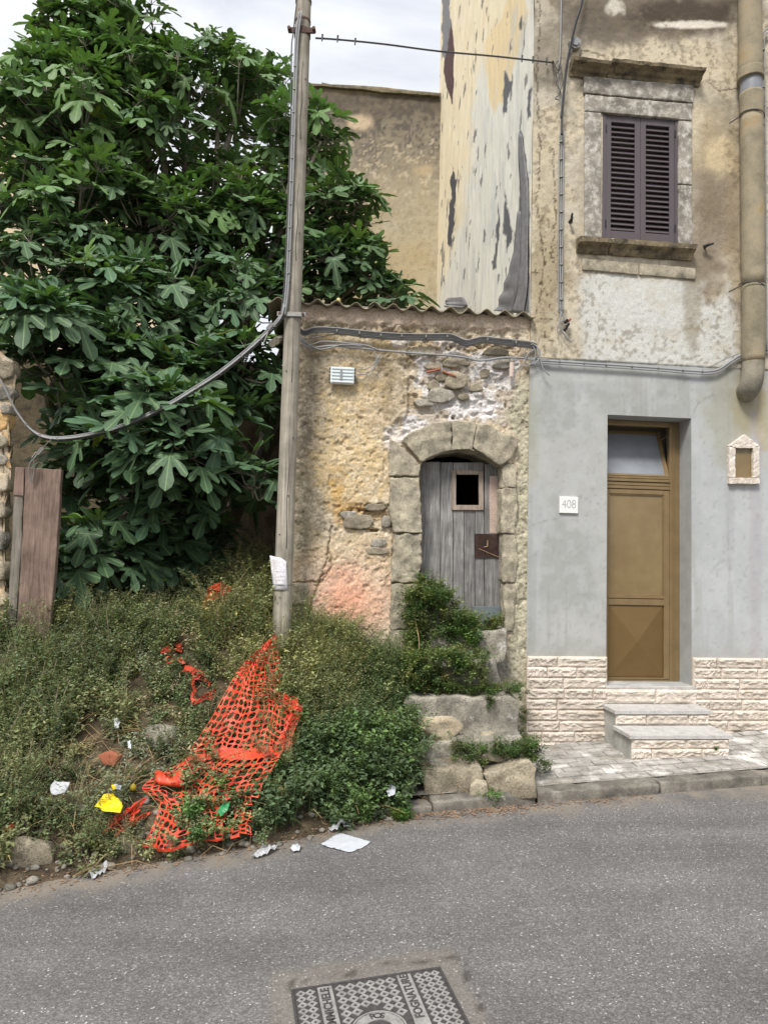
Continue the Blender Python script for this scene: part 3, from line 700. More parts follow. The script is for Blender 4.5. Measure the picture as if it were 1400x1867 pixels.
curl('torn_membrane', [(946, 385), (943, 430), (938, 470), (930, 510), (922, 540), (914, 567)], [(953, 385), (956, 430), (954, 470), (950, 510), (944, 540), (936, 570)], 0.06, gh)
curl('torn_membrane', [(948, 240), (949, 300), (953, 380), (955, 450), (950, 520), (942, 570)], [(954, 245), (963, 320), (965, 380), (965, 450), (963, 520), (957, 572)], 0.03, gh, 2)
curl('torn_membrane', [(818, 543), (816, 550), (822, 556), (826, 560)], [(846, 541), (852, 550), (852, 558), (846, 562)], 0.12, gh, 4)

# window surround
def mould(name, u0, u1, prof, mat, parent, seed=0, amp=0.004, tilt=0.0, nseg=26):
    bm = bmesh.new(); rings = []
    for i in range(nseg + 1):
        u = u0 + (u1 - u0) * i / nseg
        rings.append([bm.verts.new(W(u, z + tilt * (u - u0), o)) for o, z in prof])
    m = len(prof)
    for a, b in zip(rings[:-1], rings[1:]):
        for k in range(m): bm.faces.new([a[k], a[(k + 1) % m], b[(k + 1) % m], b[k]])
    bm.faces.new(rings[0][::-1]); bm.faces.new(rings[-1]); bmesh.ops.recalc_face_normals(bm, faces=bm.faces)
    rough(bm, amp, 14, seed=seed); return bmo(name, bm, mat, parent)
ca = U(1046, 125, .14); cb = U(1286, 140, .14); cz1 = Zf(1165, 112, .16); cz0 = Zf(1165, 150, .02)
h_ = cz1 - cz0
prof = [(-.02, cz0), (.035, cz0), (.04, cz0 + h_ * .3), (.07, cz0 + h_ * .42), (.085, cz0 + h_ * .62), (.15, cz0 + h_ * .74), (.16, cz0 + h_), (-.02, cz0 + h_ + .03)]
cm = U(1114, 130, .14)
mould('cornice', ca, cm - .008, prof, M_cornice, gh, 1, .006, -.05); mould('cornice', cm + .008, cb, [(a_, b_ + .012) for a_, b_ in prof], M_cornice, gh, 2, .006)
sp = lambda y0, y1, x0, x1, f, nm, sd, mat=M_surround, am=.004: fslab(nm, [(x0, y1), (x1, y1 + (x1 - x0) * .088), (x1, y0 + (x1 - x0) * .088), (x0, y0)], -.03, f, mat, gh, .008, am, 12, .05, sd)
sp(137, 168, 1065, 1265, .045, 'frieze_stone', 1); sp(171, 201, 1067, 1262, .035, 'lintel_stone', 2, am=.006)
fslab('jamb_stone', [(1066, 438), (1096, 438), (1096, 205), (1066, 203)], -.03, .03, M_surround, gh, .006, .005, 12, .05, 3)
fslab('jamb_stone', [(1237, 446), (1262, 448), (1262, 338), (1237, 336)], -.03, .03, M_surround, gh, .006, .006, 12, .05, 4)
fslab('jamb_stone', [(1237, 334), (1262, 336), (1262, 221), (1237, 219)], -.03, .032, M_surround, gh, .006, .006, 12, .05, 5)
sa = U(1058, 450, .13); sb = U(1272, 465, .13); s1 = Zf(1165, 437, .13); s0 = Zf(1165, 467, .04); h_ = s1 - s0
prof = [(-.02, s0), (.03, s0), (.05, s0 + h_ * .2), (.06, s0 + h_ * .45), (.12, s0 + h_ * .65), (.13, s0 + h_), (.02, s0 + h_ + .02), (-.02, s0 + h_ + .02)]
sm_ = U(1116, 450, .13)
mould('window_sill', sa, sm_ - .006, prof, M_cornice, gh, 3, .006); mould('window_sill', sm_ + .006, sb, prof, M_cornice, gh, 4, .006)
sp(470, 491, 1062, 1164, .03, 'apron_stone', 6, M_jamb); sp(479, 500, 1166, 1268, .03, 'apron_stone', 7, M_jamb)
# shutters
fr_ = .018
def shutter_frame():
    bm = bmesh.new(); t = .035
    for a in ((wu0, wu0 + t, wz0, wz1), (wu1 - t, wu1, wz0, wz1), (wu0 + t, wu1 - t, wz1 - t, wz1)): fbox(bm, *a, -.05, .012)
    return fin(bm, .002, 1)
bmo('shutter_frame', shutter_frame(), M_shut, gh)
um = (wu0 + wu1) / 2
smesh = None
for a, b in ((wu0 + .037, um - .0015), (um + .0015, wu1 - .037)):
    bm = bmesh.new(); t = .055; z0_, z1_ = wz0 + .004, wz1 - .038
    for q in ((a, a + t, z0_, z1_), (b - t, b, z0_, z1_), (a + t, b - t, z1_ - .07, z1_), (a + t, b - t, z0_, z0_ + .075)): fbox(bm, *q, -.035, .004)
    sh = bmo('shutter', fin(bm, .0015, 1), M_shut, gh)
    n = 21; H0 = z0_ + .085; H1 = z1_ - .075
    if smesh is None:
        bm = bmesh.new(); wd = (b - a - 2 * t) / 2 + .003; L = wd
        pr = [(-.026, .021), (-.022, .026), (.010, -.017), (.016, -.024), (.012, -.029), (.004, -.022)]
        ra = [bm.verts.new(E * -L + N * o_ + Vector((0, 0, z_))) for o_, z_ in pr]; rb = [bm.verts.new(E * L + N * o_ + Vector((0, 0, z_))) for o_, z_ in pr]
        for k in range(6): bm.faces.new([ra[k], ra[(k + 1) % 6], rb[(k + 1) % 6], rb[k]])
        bm.faces.new(ra[::-1]); bm.faces.new(rb); bmesh.ops.recalc_face_normals(bm, faces=bm.faces)
        smesh = bpy.data.meshes.new('slat'); bm.to_mesh(smesh); bm.free(); smesh.materials.append(M_shut)
    for k in range(n):
        link(bpy.data.objects.new('slat', smesh), sh, Matrix.Translation(W((a + b) / 2, H0 + (k + .5) * (H1 - H0) / n, -.012)))
    for zz in (z0_ + .14, z1_ - .14):
        bm = bmesh.new(); e_ = wu0 + .036 if a < um - .1 else wu1 - .036
        bmo('hinge', tube([W(e_, zz - .035, .012), W(e_, zz + .035, .012)], .007, 8), M_black, sh)

# door in bronze aluminium
dr = -.215
DB = gh
fw = .05
zt0, zt1 = Zf(1200, 893, dr), Zf(1200, 870, dr)
bm = bmesh.new()
for q in ((du0 - .0, du0 + fw, dz0, dz1 - .002), (du1 - fw - .055, du1, dz0, dz1 - .002), (du0 + fw, du1 - fw - .055, dz1 - .055, dz1 - .002), (du0 + fw, du1 - fw - .055, dz0, dz0 + .02)): fbox(bm, *q, dr - .05, dr)
fbox(bm, du1 - .07, du1 - .058, dz0, dz1 - .01, dr, dr + .012)
dfr = bmo('door_frame', fin(bm, .003, 1), M_alu, gh)
bm = bmesh.new(); x0, x1 = du0 + fw, du1 - fw - .055
for k, (za, zb, oo_) in enumerate(((zt0, zt0 + .03, .012), (zt0 + .034, zt0 + .068, .004), (zt0 + .072, zt0 + .10, .014), (zt0 + .103, zt0 + .128, .006))): fbox(bm, x0, x1 + .0, za, min(zb, zt1 + .02), dr - .045, dr + oo_)
bmo('transom_bar', fin(bm, .004, 1), M_alu, gh)
# leaf
leaf = bmesh.new(); l0, l1 = x0 + .004, x1 - .004; lz0, lz1 = dz0 + .022, zt0 - .006; st_ = .055
zm0, zm1 = Zf(1180, 1104, dr), Zf(1180, 1089, dr)
for q in ((l0, l0 + st_, lz0, lz1), (l1 - st_, l1, lz0, lz1), (l0 + st_, l1 - st_, lz1 - .045, lz1), (l0 + st_, l1 - st_, zm0, zm1 - .02), (l0 + st_, l1 - st_, zm1 - .014, zm1 + .012), (l0 + st_, l1 - st_, lz0, lz0 + .012)): fbox(leaf, *q, dr - .03, dr + .006)
lf = bmo('door_leaf', fin(leaf, .003, 1), M_alu, gh)
bm = bmesh.new()
for q in ((l0 + st_, l0 + st_ + .012, zm1 + .012, lz1 - .045), (l1 - st_ - .012, l1 - st_, zm1 + .012, lz1 - .045), (l0 + st_ + .012, l1 - st_ - .012, lz1 - .057, lz1 - .045), (l0 + st_ + .012, l1 - st_ - .012, zm1 + .012, zm1 + .024)): fbox(bm, *q, dr - .02, dr - .002)
bmo('glazing_bead', fin(bm, .002, 1), M_alu, lf)
bm = bmesh.new(); fbox(bm, l0 + st_, l1 - st_, zm1 + .012, lz1 - .045, dr - .022, dr - .012); bmo('glass_pane', fin(bm), M_glass, lf)
bm = bmesh.new(); a0, a1, b0, b1 = l0 + st_, l1 - st_, lz0 + .012, zm0
ins = .02; mz = (b0 + b1) / 2; mu = (a0 + a1) / 2
v = [bm.verts.new(W(*q)) for q in ((a0, b0, dr - .012), (a1, b0, dr - .012), (a1, b1, dr - .012), (a0, b1, dr - .012), (a0 + ins, b0 + ins, dr - .006), (a1 - ins, b0 + ins, dr - .006), (a1 - ins, b1 - ins, dr - .006), (a0 + ins, b1 - ins, dr - .006), (mu, mz, dr + .035))]
for f in ((0, 1, 5, 4), (1, 2, 6, 5), (2, 3, 7, 6), (3, 0, 4, 7), (4, 5, 8), (5, 6, 8), (6, 7, 8), (7, 4, 8)): bm.faces.new([v[i] for i in f])
bmo('pyramid_panel', fin(bm), M_panel, lf)
# hopper window above, tilted inwards at the top
hz0, hz1 = zt0 + .131, dz1 - .057; lean = .20
def hop(u, z, o): t = (z - hz0) / (hz1 - hz0); return W(u, z, o + dr - lean * t)
def hbox(bm, u0, u1, z0, z1, o0, o1):
    box(bm, [hop(u0, z0, o0), hop(u1, z0, o0), hop(u1, z1, o0), hop(u0, z1, o0), hop(u0, z0, o1), hop(u1, z0, o1), hop(u1, z1, o1), hop(u0, z1, o1)])
bm = bmesh.new()
for q in ((x0 + .003, x0 + .045, hz0, hz1 - .01), (x1 - .045, x1 - .003, hz0, hz1 - .01), (x0 + .045, x1 - .045, hz0, hz0 + .02), (x0 + .045, x1 - .045, hz1 - .05, hz1 - .01)): hbox(bm, *q, -.03, .004)
hw = bmo('transom_window', fin(bm, .002, 1), M_alu, gh)
bm = bmesh.new(); hbox(bm, x0 + .045, x1 - .045, hz0 + .02, hz1 - .05, -.014, -.008); bmo('transom_glass', fin(bm), M_tglass, hw)
bmo('stay_arm', tube([W(x1 - .01, hz1 - .08, dr - .01), hop(x1 - .03, hz1 - .12, -.02)], .005, 6), M_alu, hw)

# door sill, steps
o1, o2 = .31, .63
bm = bmesh.new(); fbox(bm, U(1098, 1258, .03), U(1271, 1258, .03), dz0 - .028, dz0, dr - .05, .035)
bmo('door_sill', rough(fin(bm, .005), .002, 8, maxlen=.12), M_marble, gh)
z1_ = Zf(1200, 1296, o1); z2_ = Zf(1240, 1341, o2); zr = dz0 - .028
ua0, ua1 = U(1123, 1310, o1 - .02), U(1293, 1310, o1 - .02); ub0, ub1 = U(1152, 1360, o2 - .02), U(1330, 1360, o2 - .02)
def tread(u0, u1, z, o0, o_, sd):
    bm = bmesh.new(); fbox(bm, u0, u1, z - .034, z, o0, o_); fin(bm, .004); rough(bm, .002, 9, seed=sd, maxlen=.1); bmo('step_tread', bm, M_marble, gh)
tread(U(1121, 1300, o1), U(1299, 1300, o1), z1_, 0.004, o1, 1); tread(U(1149, 1343, o2), U(1337, 1343, o2), z2_, o1 - .03, o2, 2)
bm = bmesh.new(); fbox(bm, ua0 - .0, ua1, 0.0, z1_ - .036, -.02, o1 - .04); fbox(bm, ub0, ub1, 0.0, z2_ - .036, o1 - .05, o2 - .04)
fin(bm, .004); rough(bm, .004, 8, maxlen=.12); bmo('step_core', bm, M_grey_step, gh)
# cladding blocks (split face)
cmes = []
for s in range(8):
    bm = bmesh.new(); nx, nz2 = 14, 6; g2 = []
    for a in range(nx + 1):
        row = []
        for b in range(nz2 + 1):
            x = a / nx - .5; z = b / nz2 - .5; edge = min(a, nx - a, b, nz2 - b)
            n_ = mnoise.noise(Vector((x * 4.5 + s * 7, z * 1.2, s))) * .5 + mnoise.noise(Vector((x * 11 + s * 3, z * 4.5, s * 2))) * .35 + mnoise.noise(Vector((x * 26, z * 9, s * 5))) * .15
            ledge = .35 * (z > 0.1 + .35 * mnoise.noise(Vector((x * 9, s * 4.4, 3))))
            row.append(bm.verts.new((x, -((.1 if edge == 0 else .55) + (.9 * n_ + ledge if edge else 0.1 * n_)), z)))
        g2.append(row)
    bk = [[bm.verts.new((a / nx - .5, 0.6, b / nz2 - .5)) for b in (0, nz2)] for a in (0, nx)]
    for a in range(nx):
        for b in range(nz2): bm.faces.new([g2[a][b], g2[a + 1][b], g2[a + 1][b + 1], g2[a][b + 1]])
    for sgn in (0, nx): 
        bm.faces.new([g2[sgn][b] for b in range(nz2 + 1)] + [bk[0 if sgn == 0 else 1][1], bk[0 if sgn == 0 else 1][0]])
    for b_, kk in ((0, 0), (nz2, 1)): bm.faces.new([g2[a][b_] for a in range(nx + 1)] + [bk[1][kk], bk[0][kk]])
    bmesh.ops.recalc_face_normals(bm, faces=bm.faces)
    m_ = bpy.data.meshes.new('cladding_block'); bm.to_mesh(m_); bm.free(); m_.materials.append(M_clad); cmes.append(m_)
rnd = random.Random(11)
def clad_rows(u0, u1, z1, n, hrow, o, zmin):
    for r_ in range(n):
        zt = z1 - r_ * hrow; zb = zt - hrow + .003; u = u0; first = True
        while u < u1 - .02:
            ln = rnd.uniform(.26, .52) if not first else rnd.uniform(.12, .5); first = False
            e_ = min(u + ln, u1)
            if u1 - e_ < .1: e_ = u1
            c_ = W((u + e_) / 2, (zt + zb) / 2, o); M = Matrix((E * (e_ - u - .003), -N * .03, Vector((0, 0, zt - zb)))).transposed().to_4x4(); M.translation = c_
            if rnd.random() < .5: M = M @ Matrix.Diagonal((-1, 1, 1, 1))
            if zt > zmin(u): link(bpy.data.objects.new('cladding_block', cmes[rnd.randrange(8)]), gh, M)
            u = e_
uk = U(958, 1300)
bm = bmesh.new()
fbox(bm, uk, du0 - .001, -.3, zc - .002, -.01, .018); fbox(bm, du1 + .001, Ur, -.3, zc - .002, -.01, .018); fbox(bm, du0 - .001, du1 + .001, -.3, zr - .001, -.01, .018)
bmo('cladding_mortar', fin(bm), plain('pale_mortar', lin(190, 176, 156), .95), gh)
clad_rows(uk, du0 - .002, zc, 9, .098, .026, lambda u: wall_z(u)); clad_rows(du1 + .002, Ur - .3, zc, 9, .098, .026, lambda u: wall_z(u))
clad_rows(U(1100, 1275), U(1270, 1275), zr - .002, 1, zr - z1_ - .004, .028, lambda u: 0)
clad_rows(ua0, ua1, z1_ - .037, 1, z1_ - z2_ - .04, o1 - .03, lambda u: 0)
clad_rows(ub0, ub1, z2_ - .037, 3, .085, o2 - .03, lambda u: 0)

# ================================================================== OLD STONE HOUSE
sh_ = thing('stone_house', W(0, 0), 'low crumbling stone house with arched old door and corrugated roof', 'house')
DOORP = [(767, 1150), (766, 850), (775, 838), (800, 826), (840, 821), (870, 826), (895, 838), (913, 852), (919, 1000), (922, 1150)]
DP = [UZ(x, y, -.02) for x, y in DOORP]
Ul = U(520, 900); zroof = Zf(760, 566, 0)
us = brk([Ul, Uc + .0], 0.0085); zs = brk([0.0, zroof], 0.0085)
uc_ = [p for p in DP]
def sofn(u, z):
    x = np.array(O)[0] + E.x * u; y = O.y + E.y * u
    px, py = proj(x, y, z)
    r = 0.035 * (fbm(u * 2.2, z * 2.2, 4, 131) - .5) + 0.026 * (fbm(u * 8, z * 8, 5, 132) - .5) + 0.018 * (fbm(u * 30, z * 30, 3, 133) - .5) - .012 * sst(.62, .75, fbm(u * 20, z * 20, 3, 136))
    # lost render over the arch
    dd = pdist(px + 22 * (fbm(px / 18, py / 18, 4, 134) - .5), py + 22 * (fbm(px / 18, py / 18, 4, 135) - .5), [(742, 625), (945, 625), (942, 660), (930, 690), (925, 745), (868, 760), (820, 765), (768, 775), (735, 800), (700, 800), (700, 780), (740, 760)])
    r = r - 0.03 * (1 - sst(-3, 3, dd)) + 0.03 * (1 - sst(-3, 3, dd)) * sst(.4, .65, fbm(px / 16, py / 11, 4, 137))
    for bp in ([(560, 588), (700, 590), (690, 600), (760, 605), (755, 615), (640, 612), (560, 600)], [(690, 590), (950, 600), (950, 640), (760, 640), (700, 620)], [(610, 920), (690, 920), (712, 930), (712, 975), (690, 968), (640, 960), (612, 940)], [(640, 930), (708, 922), (700, 935), (650, 945)]):
        d2 = pdist(px + 18 * (fbm(px / 14, py / 14, 4, 138) - .5), py + 12 * (fbm(px / 14, py / 14, 4, 139) - .5), bp)
        r = r - 0.028 * (1 - sst(-3, 3, d2)) + 0.02 * (1 - sst(-3, 3, d2)) * sst(.4, .6, fbm(px / 9, py / 7, 4, 140))
    for ln_ in ([(720, 870), (716, 960), (720, 1060), (716, 1120), (712, 1190)], [(603, 960), (600, 1000), (604, 1030), (590, 1060), (560, 1063), (530, 1062)], [(600, 1000), (590, 1040), (570, 1090), (560, 1130)], [(638, 925), (670, 930), (690, 918), (712, 922)], [(640, 962), (690, 968)]):
        d3 = pdist(px + 10 * (fbm(px / 8, py / 8, 4, 141) - .5), py + 10 * (fbm(px / 8, py / 8, 4, 142) - .5), ln_, False)
        r = r - 0.02 * (1 - sst(.5, 3.2, d3))
    d4 = np.hypot((px - 683) / 9, (py - 967) / 3.5); r = r - .07 * (1 - sst(.6, 1.1, d4))
    d4 = np.hypot((px - 827) / 4, (py - 760) / 4); r = r - .06 * (1 - sst(.6, 1.1, d4))
    d4 = np.hypot((px - 673) / 9, (py - 922) / 4); r = r - .05 * (1 - sst(.6, 1.1, d4))
    # smooth coping band under the roof stands a little proud; pier at the right too
    r = r + 0.012 * (1 - sst(-4, 4, pdist(px, py + 14 * (fbm(px / 20, py / 20, 3, 143) - .5), [(550, 540), (970, 570), (970, 600), (700, 592), (550, 585)])))
    bs = 1 - sst(-6, 4, pdist(px, py + 14 * (fbm(px / 20, py / 20, 3, 143) - .5), [(530, 530), (970, 550), (970, 598), (700, 588), (550, 580)]))
    return r * (1 - .8 * bs) + .012 * bs - 0.015
def dhole(u, z): return pdist(u, z, DP) < 0.004
V, T, Ug, Zg_, o = wall_grid(us, zs, [dhole], sofn)
px, py = proj(V[:, 0], V[:, 1], V[:, 2])
n1 = fbm(Ug * 2.5, Zg_ * 2.5, 5, 151); n2 = fbm(Ug * 9, Zg_ * 9, 5, 152); n3 = fbm(Ug * 30, Zg_ * 30, 4, 153); nv = fbm(Ug * 8, Zg_ * 1.2, 5, 154); nb = fbm(Ug * 3 + 9, Zg_ * 5 + 3, 5, 155)
n5 = fbm(Ug * 60, Zg_ * 60, 3, 157)
c = np.tile(lin(212, 198, 174), (len(Ug), 1))
lay(c, sst(.42, .6, n1) * .8, lin(216, 197, 168)); lay(c, sst(.5, .62, nb) * .65, lin(224, 211, 188)); lay(c, sst(.52, .66, n2) * .5, lin(190, 166, 132))
lay(c, sst(.54, .68, n3) * .45, lin(150, 132, 104)); lay(c, sst(.6, .72, n5) * .5, lin(120, 104, 82)); lay(c, 1 - sst(.3, .42, n5), lin(226, 214, 188))
for b, cl in (((560, 800, 50, 260, .85, 30, 1), (140, 130, 112)), ((585, 640, 70, 60, .55, 25, 2), (156, 142, 118)), ((700, 690, 60, 90, .55, 20, 3), (162, 146, 118)), ((700, 620, 160, 24, .5, 20, 4), (170, 150, 116)),
              ((550, 960, 30, 90, .5, 22, 5), (165, 152, 126)), ((640, 760, 60, 90, .5, 26, 6), (216, 192, 146)), ((640, 860, 70, 70, .55, 30, 7), (218, 194, 150)), ((612, 880, 14, 34, .5, 10, 27), (206, 168, 104)),
              ((600, 680, 20, 30, .4, 10, 8), (182, 165, 138)), ((650, 1000, 80, 40, .6, 30, 9), (208, 190, 158)), ((650, 940, 50, 26, .5, 14, 10), (200, 164, 108)),
              ((630, 1130, 90, 80, .75, 30, 11), (216, 202, 180)), ((600, 1180, 90, 40, .7, 20, 12), (196, 188, 176)), ((545, 1090, 22, 40, .6, 14, 13), (160, 146, 118)), ((548, 1115, 16, 10, .7, 8, 14), (120, 106, 84)),
              ((895, 1195, 34, 60, .95, 20, 15), (150, 146, 136)), ((940, 1250, 16, 90, .8, 18, 16), (168, 162, 146)), ((880, 1240, 20, 20, .6, 10, 17), (110, 106, 98))):
    lay(c, np.clip(blob(*b) * (.55 + 1.1 * sst(.38, .62, n3 * .5 + n2 * .5)), 0, 1), lin(*cl))
# pink spray paint on the lower render
for b, cl in (((622, 1084, 40, 42, .36, 26, 18, 1.1, .8), (232, 128, 96)), ((665, 1112, 46, 34, .38, 30, 19, 1.1, .9), (236, 156, 124)), ((640, 1080, 80, 60, .35, 30, 20, 1.0, .95), (232, 168, 136))):
    lay(c, blob(*b[:5], sc=b[5], seed=b[6], am=b[7], soft=b[8]), lin(*cl))
# band under the roof
bd = pdist(px, py + 14 * (fbm(px / 20, py / 20, 3, 143) - .5), [(530, 540), (970, 560), (970, 603), (700, 594), (550, 585)])
lay(c, (1 - sst(-4, 3, bd)) * .92, lin(214, 194, 174)); lay(c, (1 - sst(-4, 3, bd)) * sst(.54, .64, n2) * .5, lin(180, 158, 132))
# white lime mortar over the arch
dd = pdist(px + 26 * (fbm(px / 16, py / 16, 4, 134) - .5), py + 26 * (fbm(px / 16, py / 16, 4, 135) - .5), [(762, 645), (800, 634), (905, 645), (944, 660), (940, 700), (934, 775), (868, 768), (820, 768), (765, 782), (732, 805), (736, 748), (775, 738), (758, 700)])
lay(c, (1 - sst(-5, 3, dd)) * .92, lin(224, 220, 218)); lay(c, (1 - sst(-4, 2, dd)) * sst(.53, .6, n2) * .7, lin(176, 160, 134))
d5 = pdist(px + 16 * (fbm(px / 9, py / 9, 4, 136) - .5), py, [(700, 778), (722, 772), (735, 800), (716, 830), (700, 812)]); lay(c, (1 - sst(-4, 3, d5)) * .8, lin(218, 212, 204))
for q in ([(710, 615), (755, 612), (752, 630), (712, 632)], [(790, 615), (850, 618), (845, 635), (795, 630)], [(880, 690), (936, 670), (934, 700), (890, 705)]):
    d5 = pdist(px + 16 * (fbm(px / 9, py / 9, 4, 136) - .5), py + 8 * (fbm(px / 9, py / 9, 4, 146) - .5), q); lay(c, (1 - sst(-4, 3, d5)) * .8, lin(212, 206, 200))
# rough-cast pier between the two houses
pr = pdist(px + 12 * (fbm(px / 9, py / 16, 4, 156) - .5), py, [(946, 690), (920, 760), (944, 800), (942, 960), (936, 1100), (930, 1180), (938, 1400), (980, 1400), (980, 660)])
lay(c, (1 - sst(-3, 3, pr)) * .9, lin(196, 190, 166)); lay(c, (1 - sst(-3, 3, pr)) * sst(.5, .62, n2) * .5, lin(168, 162, 140))
lay(c, (1 - sst(-3, 3, pr)) * sst(.6, .68, n3) * .6, lin(120, 112, 92))
# dark joints and crack lines, greyer towards the bottom
for ln_ in ([(720, 870), (716, 960), (720, 1060), (716, 1120)], [(603, 960), (600, 1000), (604, 1030), (590, 1060), (560, 1063), (530, 1062)], [(600, 1000), (590, 1040), (570, 1090), (560, 1130)], [(735, 655), (770, 640), (800, 650)], [(560, 700), (575, 690)]):
    d3 = pdist(px + 10 * (fbm(px / 8, py / 8, 4, 141) - .5), py + 10 * (fbm(px / 8, py / 8, 4, 142) - .5), ln_, False)
    lay(c, (1 - sst(.5, 2.2, d3)) * .6, lin(96, 80, 58))
lay(c, sst(1200, 1330, py) * .5, lin(150, 144, 132))
me = npmesh('front_wall', V, T, c); mobj('front_wall', me, M_wall, sh_, smooth=True)
# shell of the house: reveals, sides, dark room
bm = bmesh.new()
for a, b in zip(DP[:-1], DP[1:]): bm.faces.new([bm.verts.new(W(a[0], a[1], 0.0)), bm.verts.new(W(b[0], b[1], 0.0)), bm.verts.new(W(b[0], b[1], -.45)), bm.verts.new(W(a[0], a[1], -.45))])
bmo('arch_reveal', bm, M_jamb, sh_)
bm = bmesh.new(); hz = zroof
def wallbox(bm, u0, u1, z0, z1, o0, o1): fbox(bm, u0, u1, z0, z1, o0, o1)
wallbox(bm, Ul + .001, Ul + .4, 0, hz - .01, -3.2, -.06); wallbox(bm, Ul + .401, Uc - .01, 0, hz + .3, -3.2, -2.9); wallbox(bm, Uc - .2, Uc - .011, 0, hz - .02, -2.9, -.06)
wallbox(bm, Ul + .401, Uc - .2, .95, 1.05, -2.9, -.5)
for u_a, u_b in ((Ul + .4, min(p[0] for p in DP) - .03), (max(p[0] for p in DP) + .03, Uc - .2)): wallbox(bm, u_a, u_b, 1.05, hz - .02, -.5, -.07)
wallbox(bm, min(p[0] for p in DP) - .03, max(p[0] for p in DP) + .03, max(p[1] for p in DP) + .02, hz - .02, -.5, -.07)
bmo('inner_shell', fin(bm), plain('inner_stone', lin(120, 108, 86), .95, 0, 8, .3, .5), sh_)
# stones of the doorway
def S(nm, pts, front, seed, mat=M_jamb, amp=.011, bev=.014, back=-.12): return fslab(nm, pts, back, front, mat, sh_, bev * .8, amp * 1.25, 14, .03, seed)
S('voussoir', [(733, 802), (748, 789), (775, 777), (800, 770), (823, 767), (824, 821), (800, 827), (780, 836), (769, 843)], .045, 1)
S('voussoir', [(825, 767), (852, 768), (870, 771), (866, 790), (860, 817), (868, 823), (843, 819), (825, 821)], .04, 2)
S('voussoir', [(872, 772), (895, 775), (918, 788), (944, 800), (946, 812), (930, 838), (914, 850), (897, 838), (884, 828), (863, 817)], .05, 3)
S('jamb_stone', [(712, 798), (720, 803), (766, 846), (765, 868), (709, 868)], .04, 4)
S('jamb_stone', [(712, 871), (764, 871), (768, 920), (769, 972), (718, 970), (710, 930)], .045, 5)
S('jamb_stone', [(719, 973), (769, 974), (768, 1030), (762, 1062), (714, 1062), (716, 1010)], .035, 6, amp=.014)
S('jamb_stone', [(714, 1065), (761, 1065), (762, 1110), (764, 1145), (712, 1148)], .03, 7, amp=.014)
S('jamb_stone', [(710, 1150), (764, 1147), (764, 1200), (708, 1200)], .03, 8)
S('jamb_stone', [(916, 852), (930, 842), (943, 850), (942, 888), (915, 890)], .02, 9)
S('jamb_stone', [(914, 891), (942, 890), (944, 925), (938, 972), (914, 972)], .03, 10, amp=.014)
S('jamb_stone', [(916, 975), (938, 974), (944, 1020), (940, 1062), (918, 1062)], .02, 11, amp=.014)
S('jamb_stone', [(918, 1064), (940, 1064), (936, 1150), (921, 1152)], .02, 12, amp=.014)
S('corner_stone', [(531, 1065), (560, 1063), (563, 1080), (560, 1102), (531, 1103)], .02, 13, M_rock)
S('corner_stone', [(531, 1107), (556, 1106), (560, 1130), (531, 1140)], .015, 14, M_rock)
S('threshold_stone', [(880, 1147), (923, 1145), (923, 1153), (880, 1156)], .05, 15, M_greyrock)
for k, (x, y, rx, ry, f, mt) in enumerate(((831, 692, 20, 16, .035, M_rock), (805, 686, 12, 9, .02, M_rock), (791, 702, 12, 10, .02, M_rock), (804, 720, 24, 13, .03, M_greyrock), (775, 733, 22, 7, .02, M_greyrock), (846, 722, 10, 7, .015, M_rock),
                                       (868, 706, 12, 8, .01, M_rock), (830, 660, 24, 8, .012, M_rock), (920, 663, 20, 9, .02, M_greyrock), (770, 640, 26, 9, .01, M_rock), (905, 640, 26, 7, .01, M_rock), (884, 680, 9, 9, .01, M_rock),
                                       (655, 952, 30, 15, .02, M_rock), (690, 990, 14, 8, .012, M_greyrock), (637, 938, 16, 7, .015, M_greyrock), (683, 925, 18, 7, .02, M_rock), (704, 950, 10, 10, .01, M_greyrock), (686, 1004, 22, 8, .012, M_rock), (790, 667, 16, 6, .01, M_rock))):
    fslab('wall_stone', ipoly(x, y, rx * 1.05, ry * 1.08, 40 + k), -.06, f * .9 - .012, mt, sh_, .009, .009, 14, .02, k)
for k, (x, y, a_) in enumerate(((790, 676, -.25), (818, 682, .35))):
    u, z = UZ(x, y); bm = bmesh.new(); box(bm, [(-.07, -.02, -.008), (.07, -.02, -.008), (.07, .02, -.008), (-.07, .02, -.008), (-.07, -.02, .008), (.07, -.02, .008), (.07, .02, .008), (-.07, .02, .008)])
    bmo('tile_shard', rough(fin(bm, .003), .004, 10, maxlen=.03), M_clay, sh_, Matrix.Translation(W(u, z, .01)) @ Matrix.Rotation(-a_ * -1, 4, 'Y'))
# old plank door
do = -.16
od = link(bpy.data.objects.new('plank_door', None), sh_, Matrix.Translation(W(U(840, 1110), Zf(840, 1120), do)))
def plank(x0, x1, y0, y1, f=0.0, mat=M_plank, nm='plank', seed=0, th=.03):
    q = [UZ(x0, y1, do + f), UZ(x1, y1, do + f), UZ(x1, y0, do + f), UZ(x0, y0, do + f)]; bm = bmesh.new()
    g = .0025
    q = [(q[0][0] + g, q[0][1]), (q[1][0] - g, q[1][1]), (q[2][0] - g, q[2][1]), (q[3][0] + g, q[3][1])]
    box(bm, [W(*p, do + f - th) for p in q] + [W(*p, do + f) for p in q]); fin(bm, .003, 1); rough(bm, .0035, 5, seed=seed, maxlen=.12)
    return bmo(nm, bm, mat, od, smooth=False)
plank(763, 803, 842, 1152, .0, seed=1); plank(803, 826, 843, 1152, .003, seed=2); plank(826, 882, 843, 862, .0, seed=3)
plank(826, 846, 927, 1152, .001, seed=4); plank(846, 866, 927, 1152, -.002, seed=5); plank(866, 883, 927, 1152, .002, seed=6); plank(883, 926, 845, 1152, .0, seed=7)
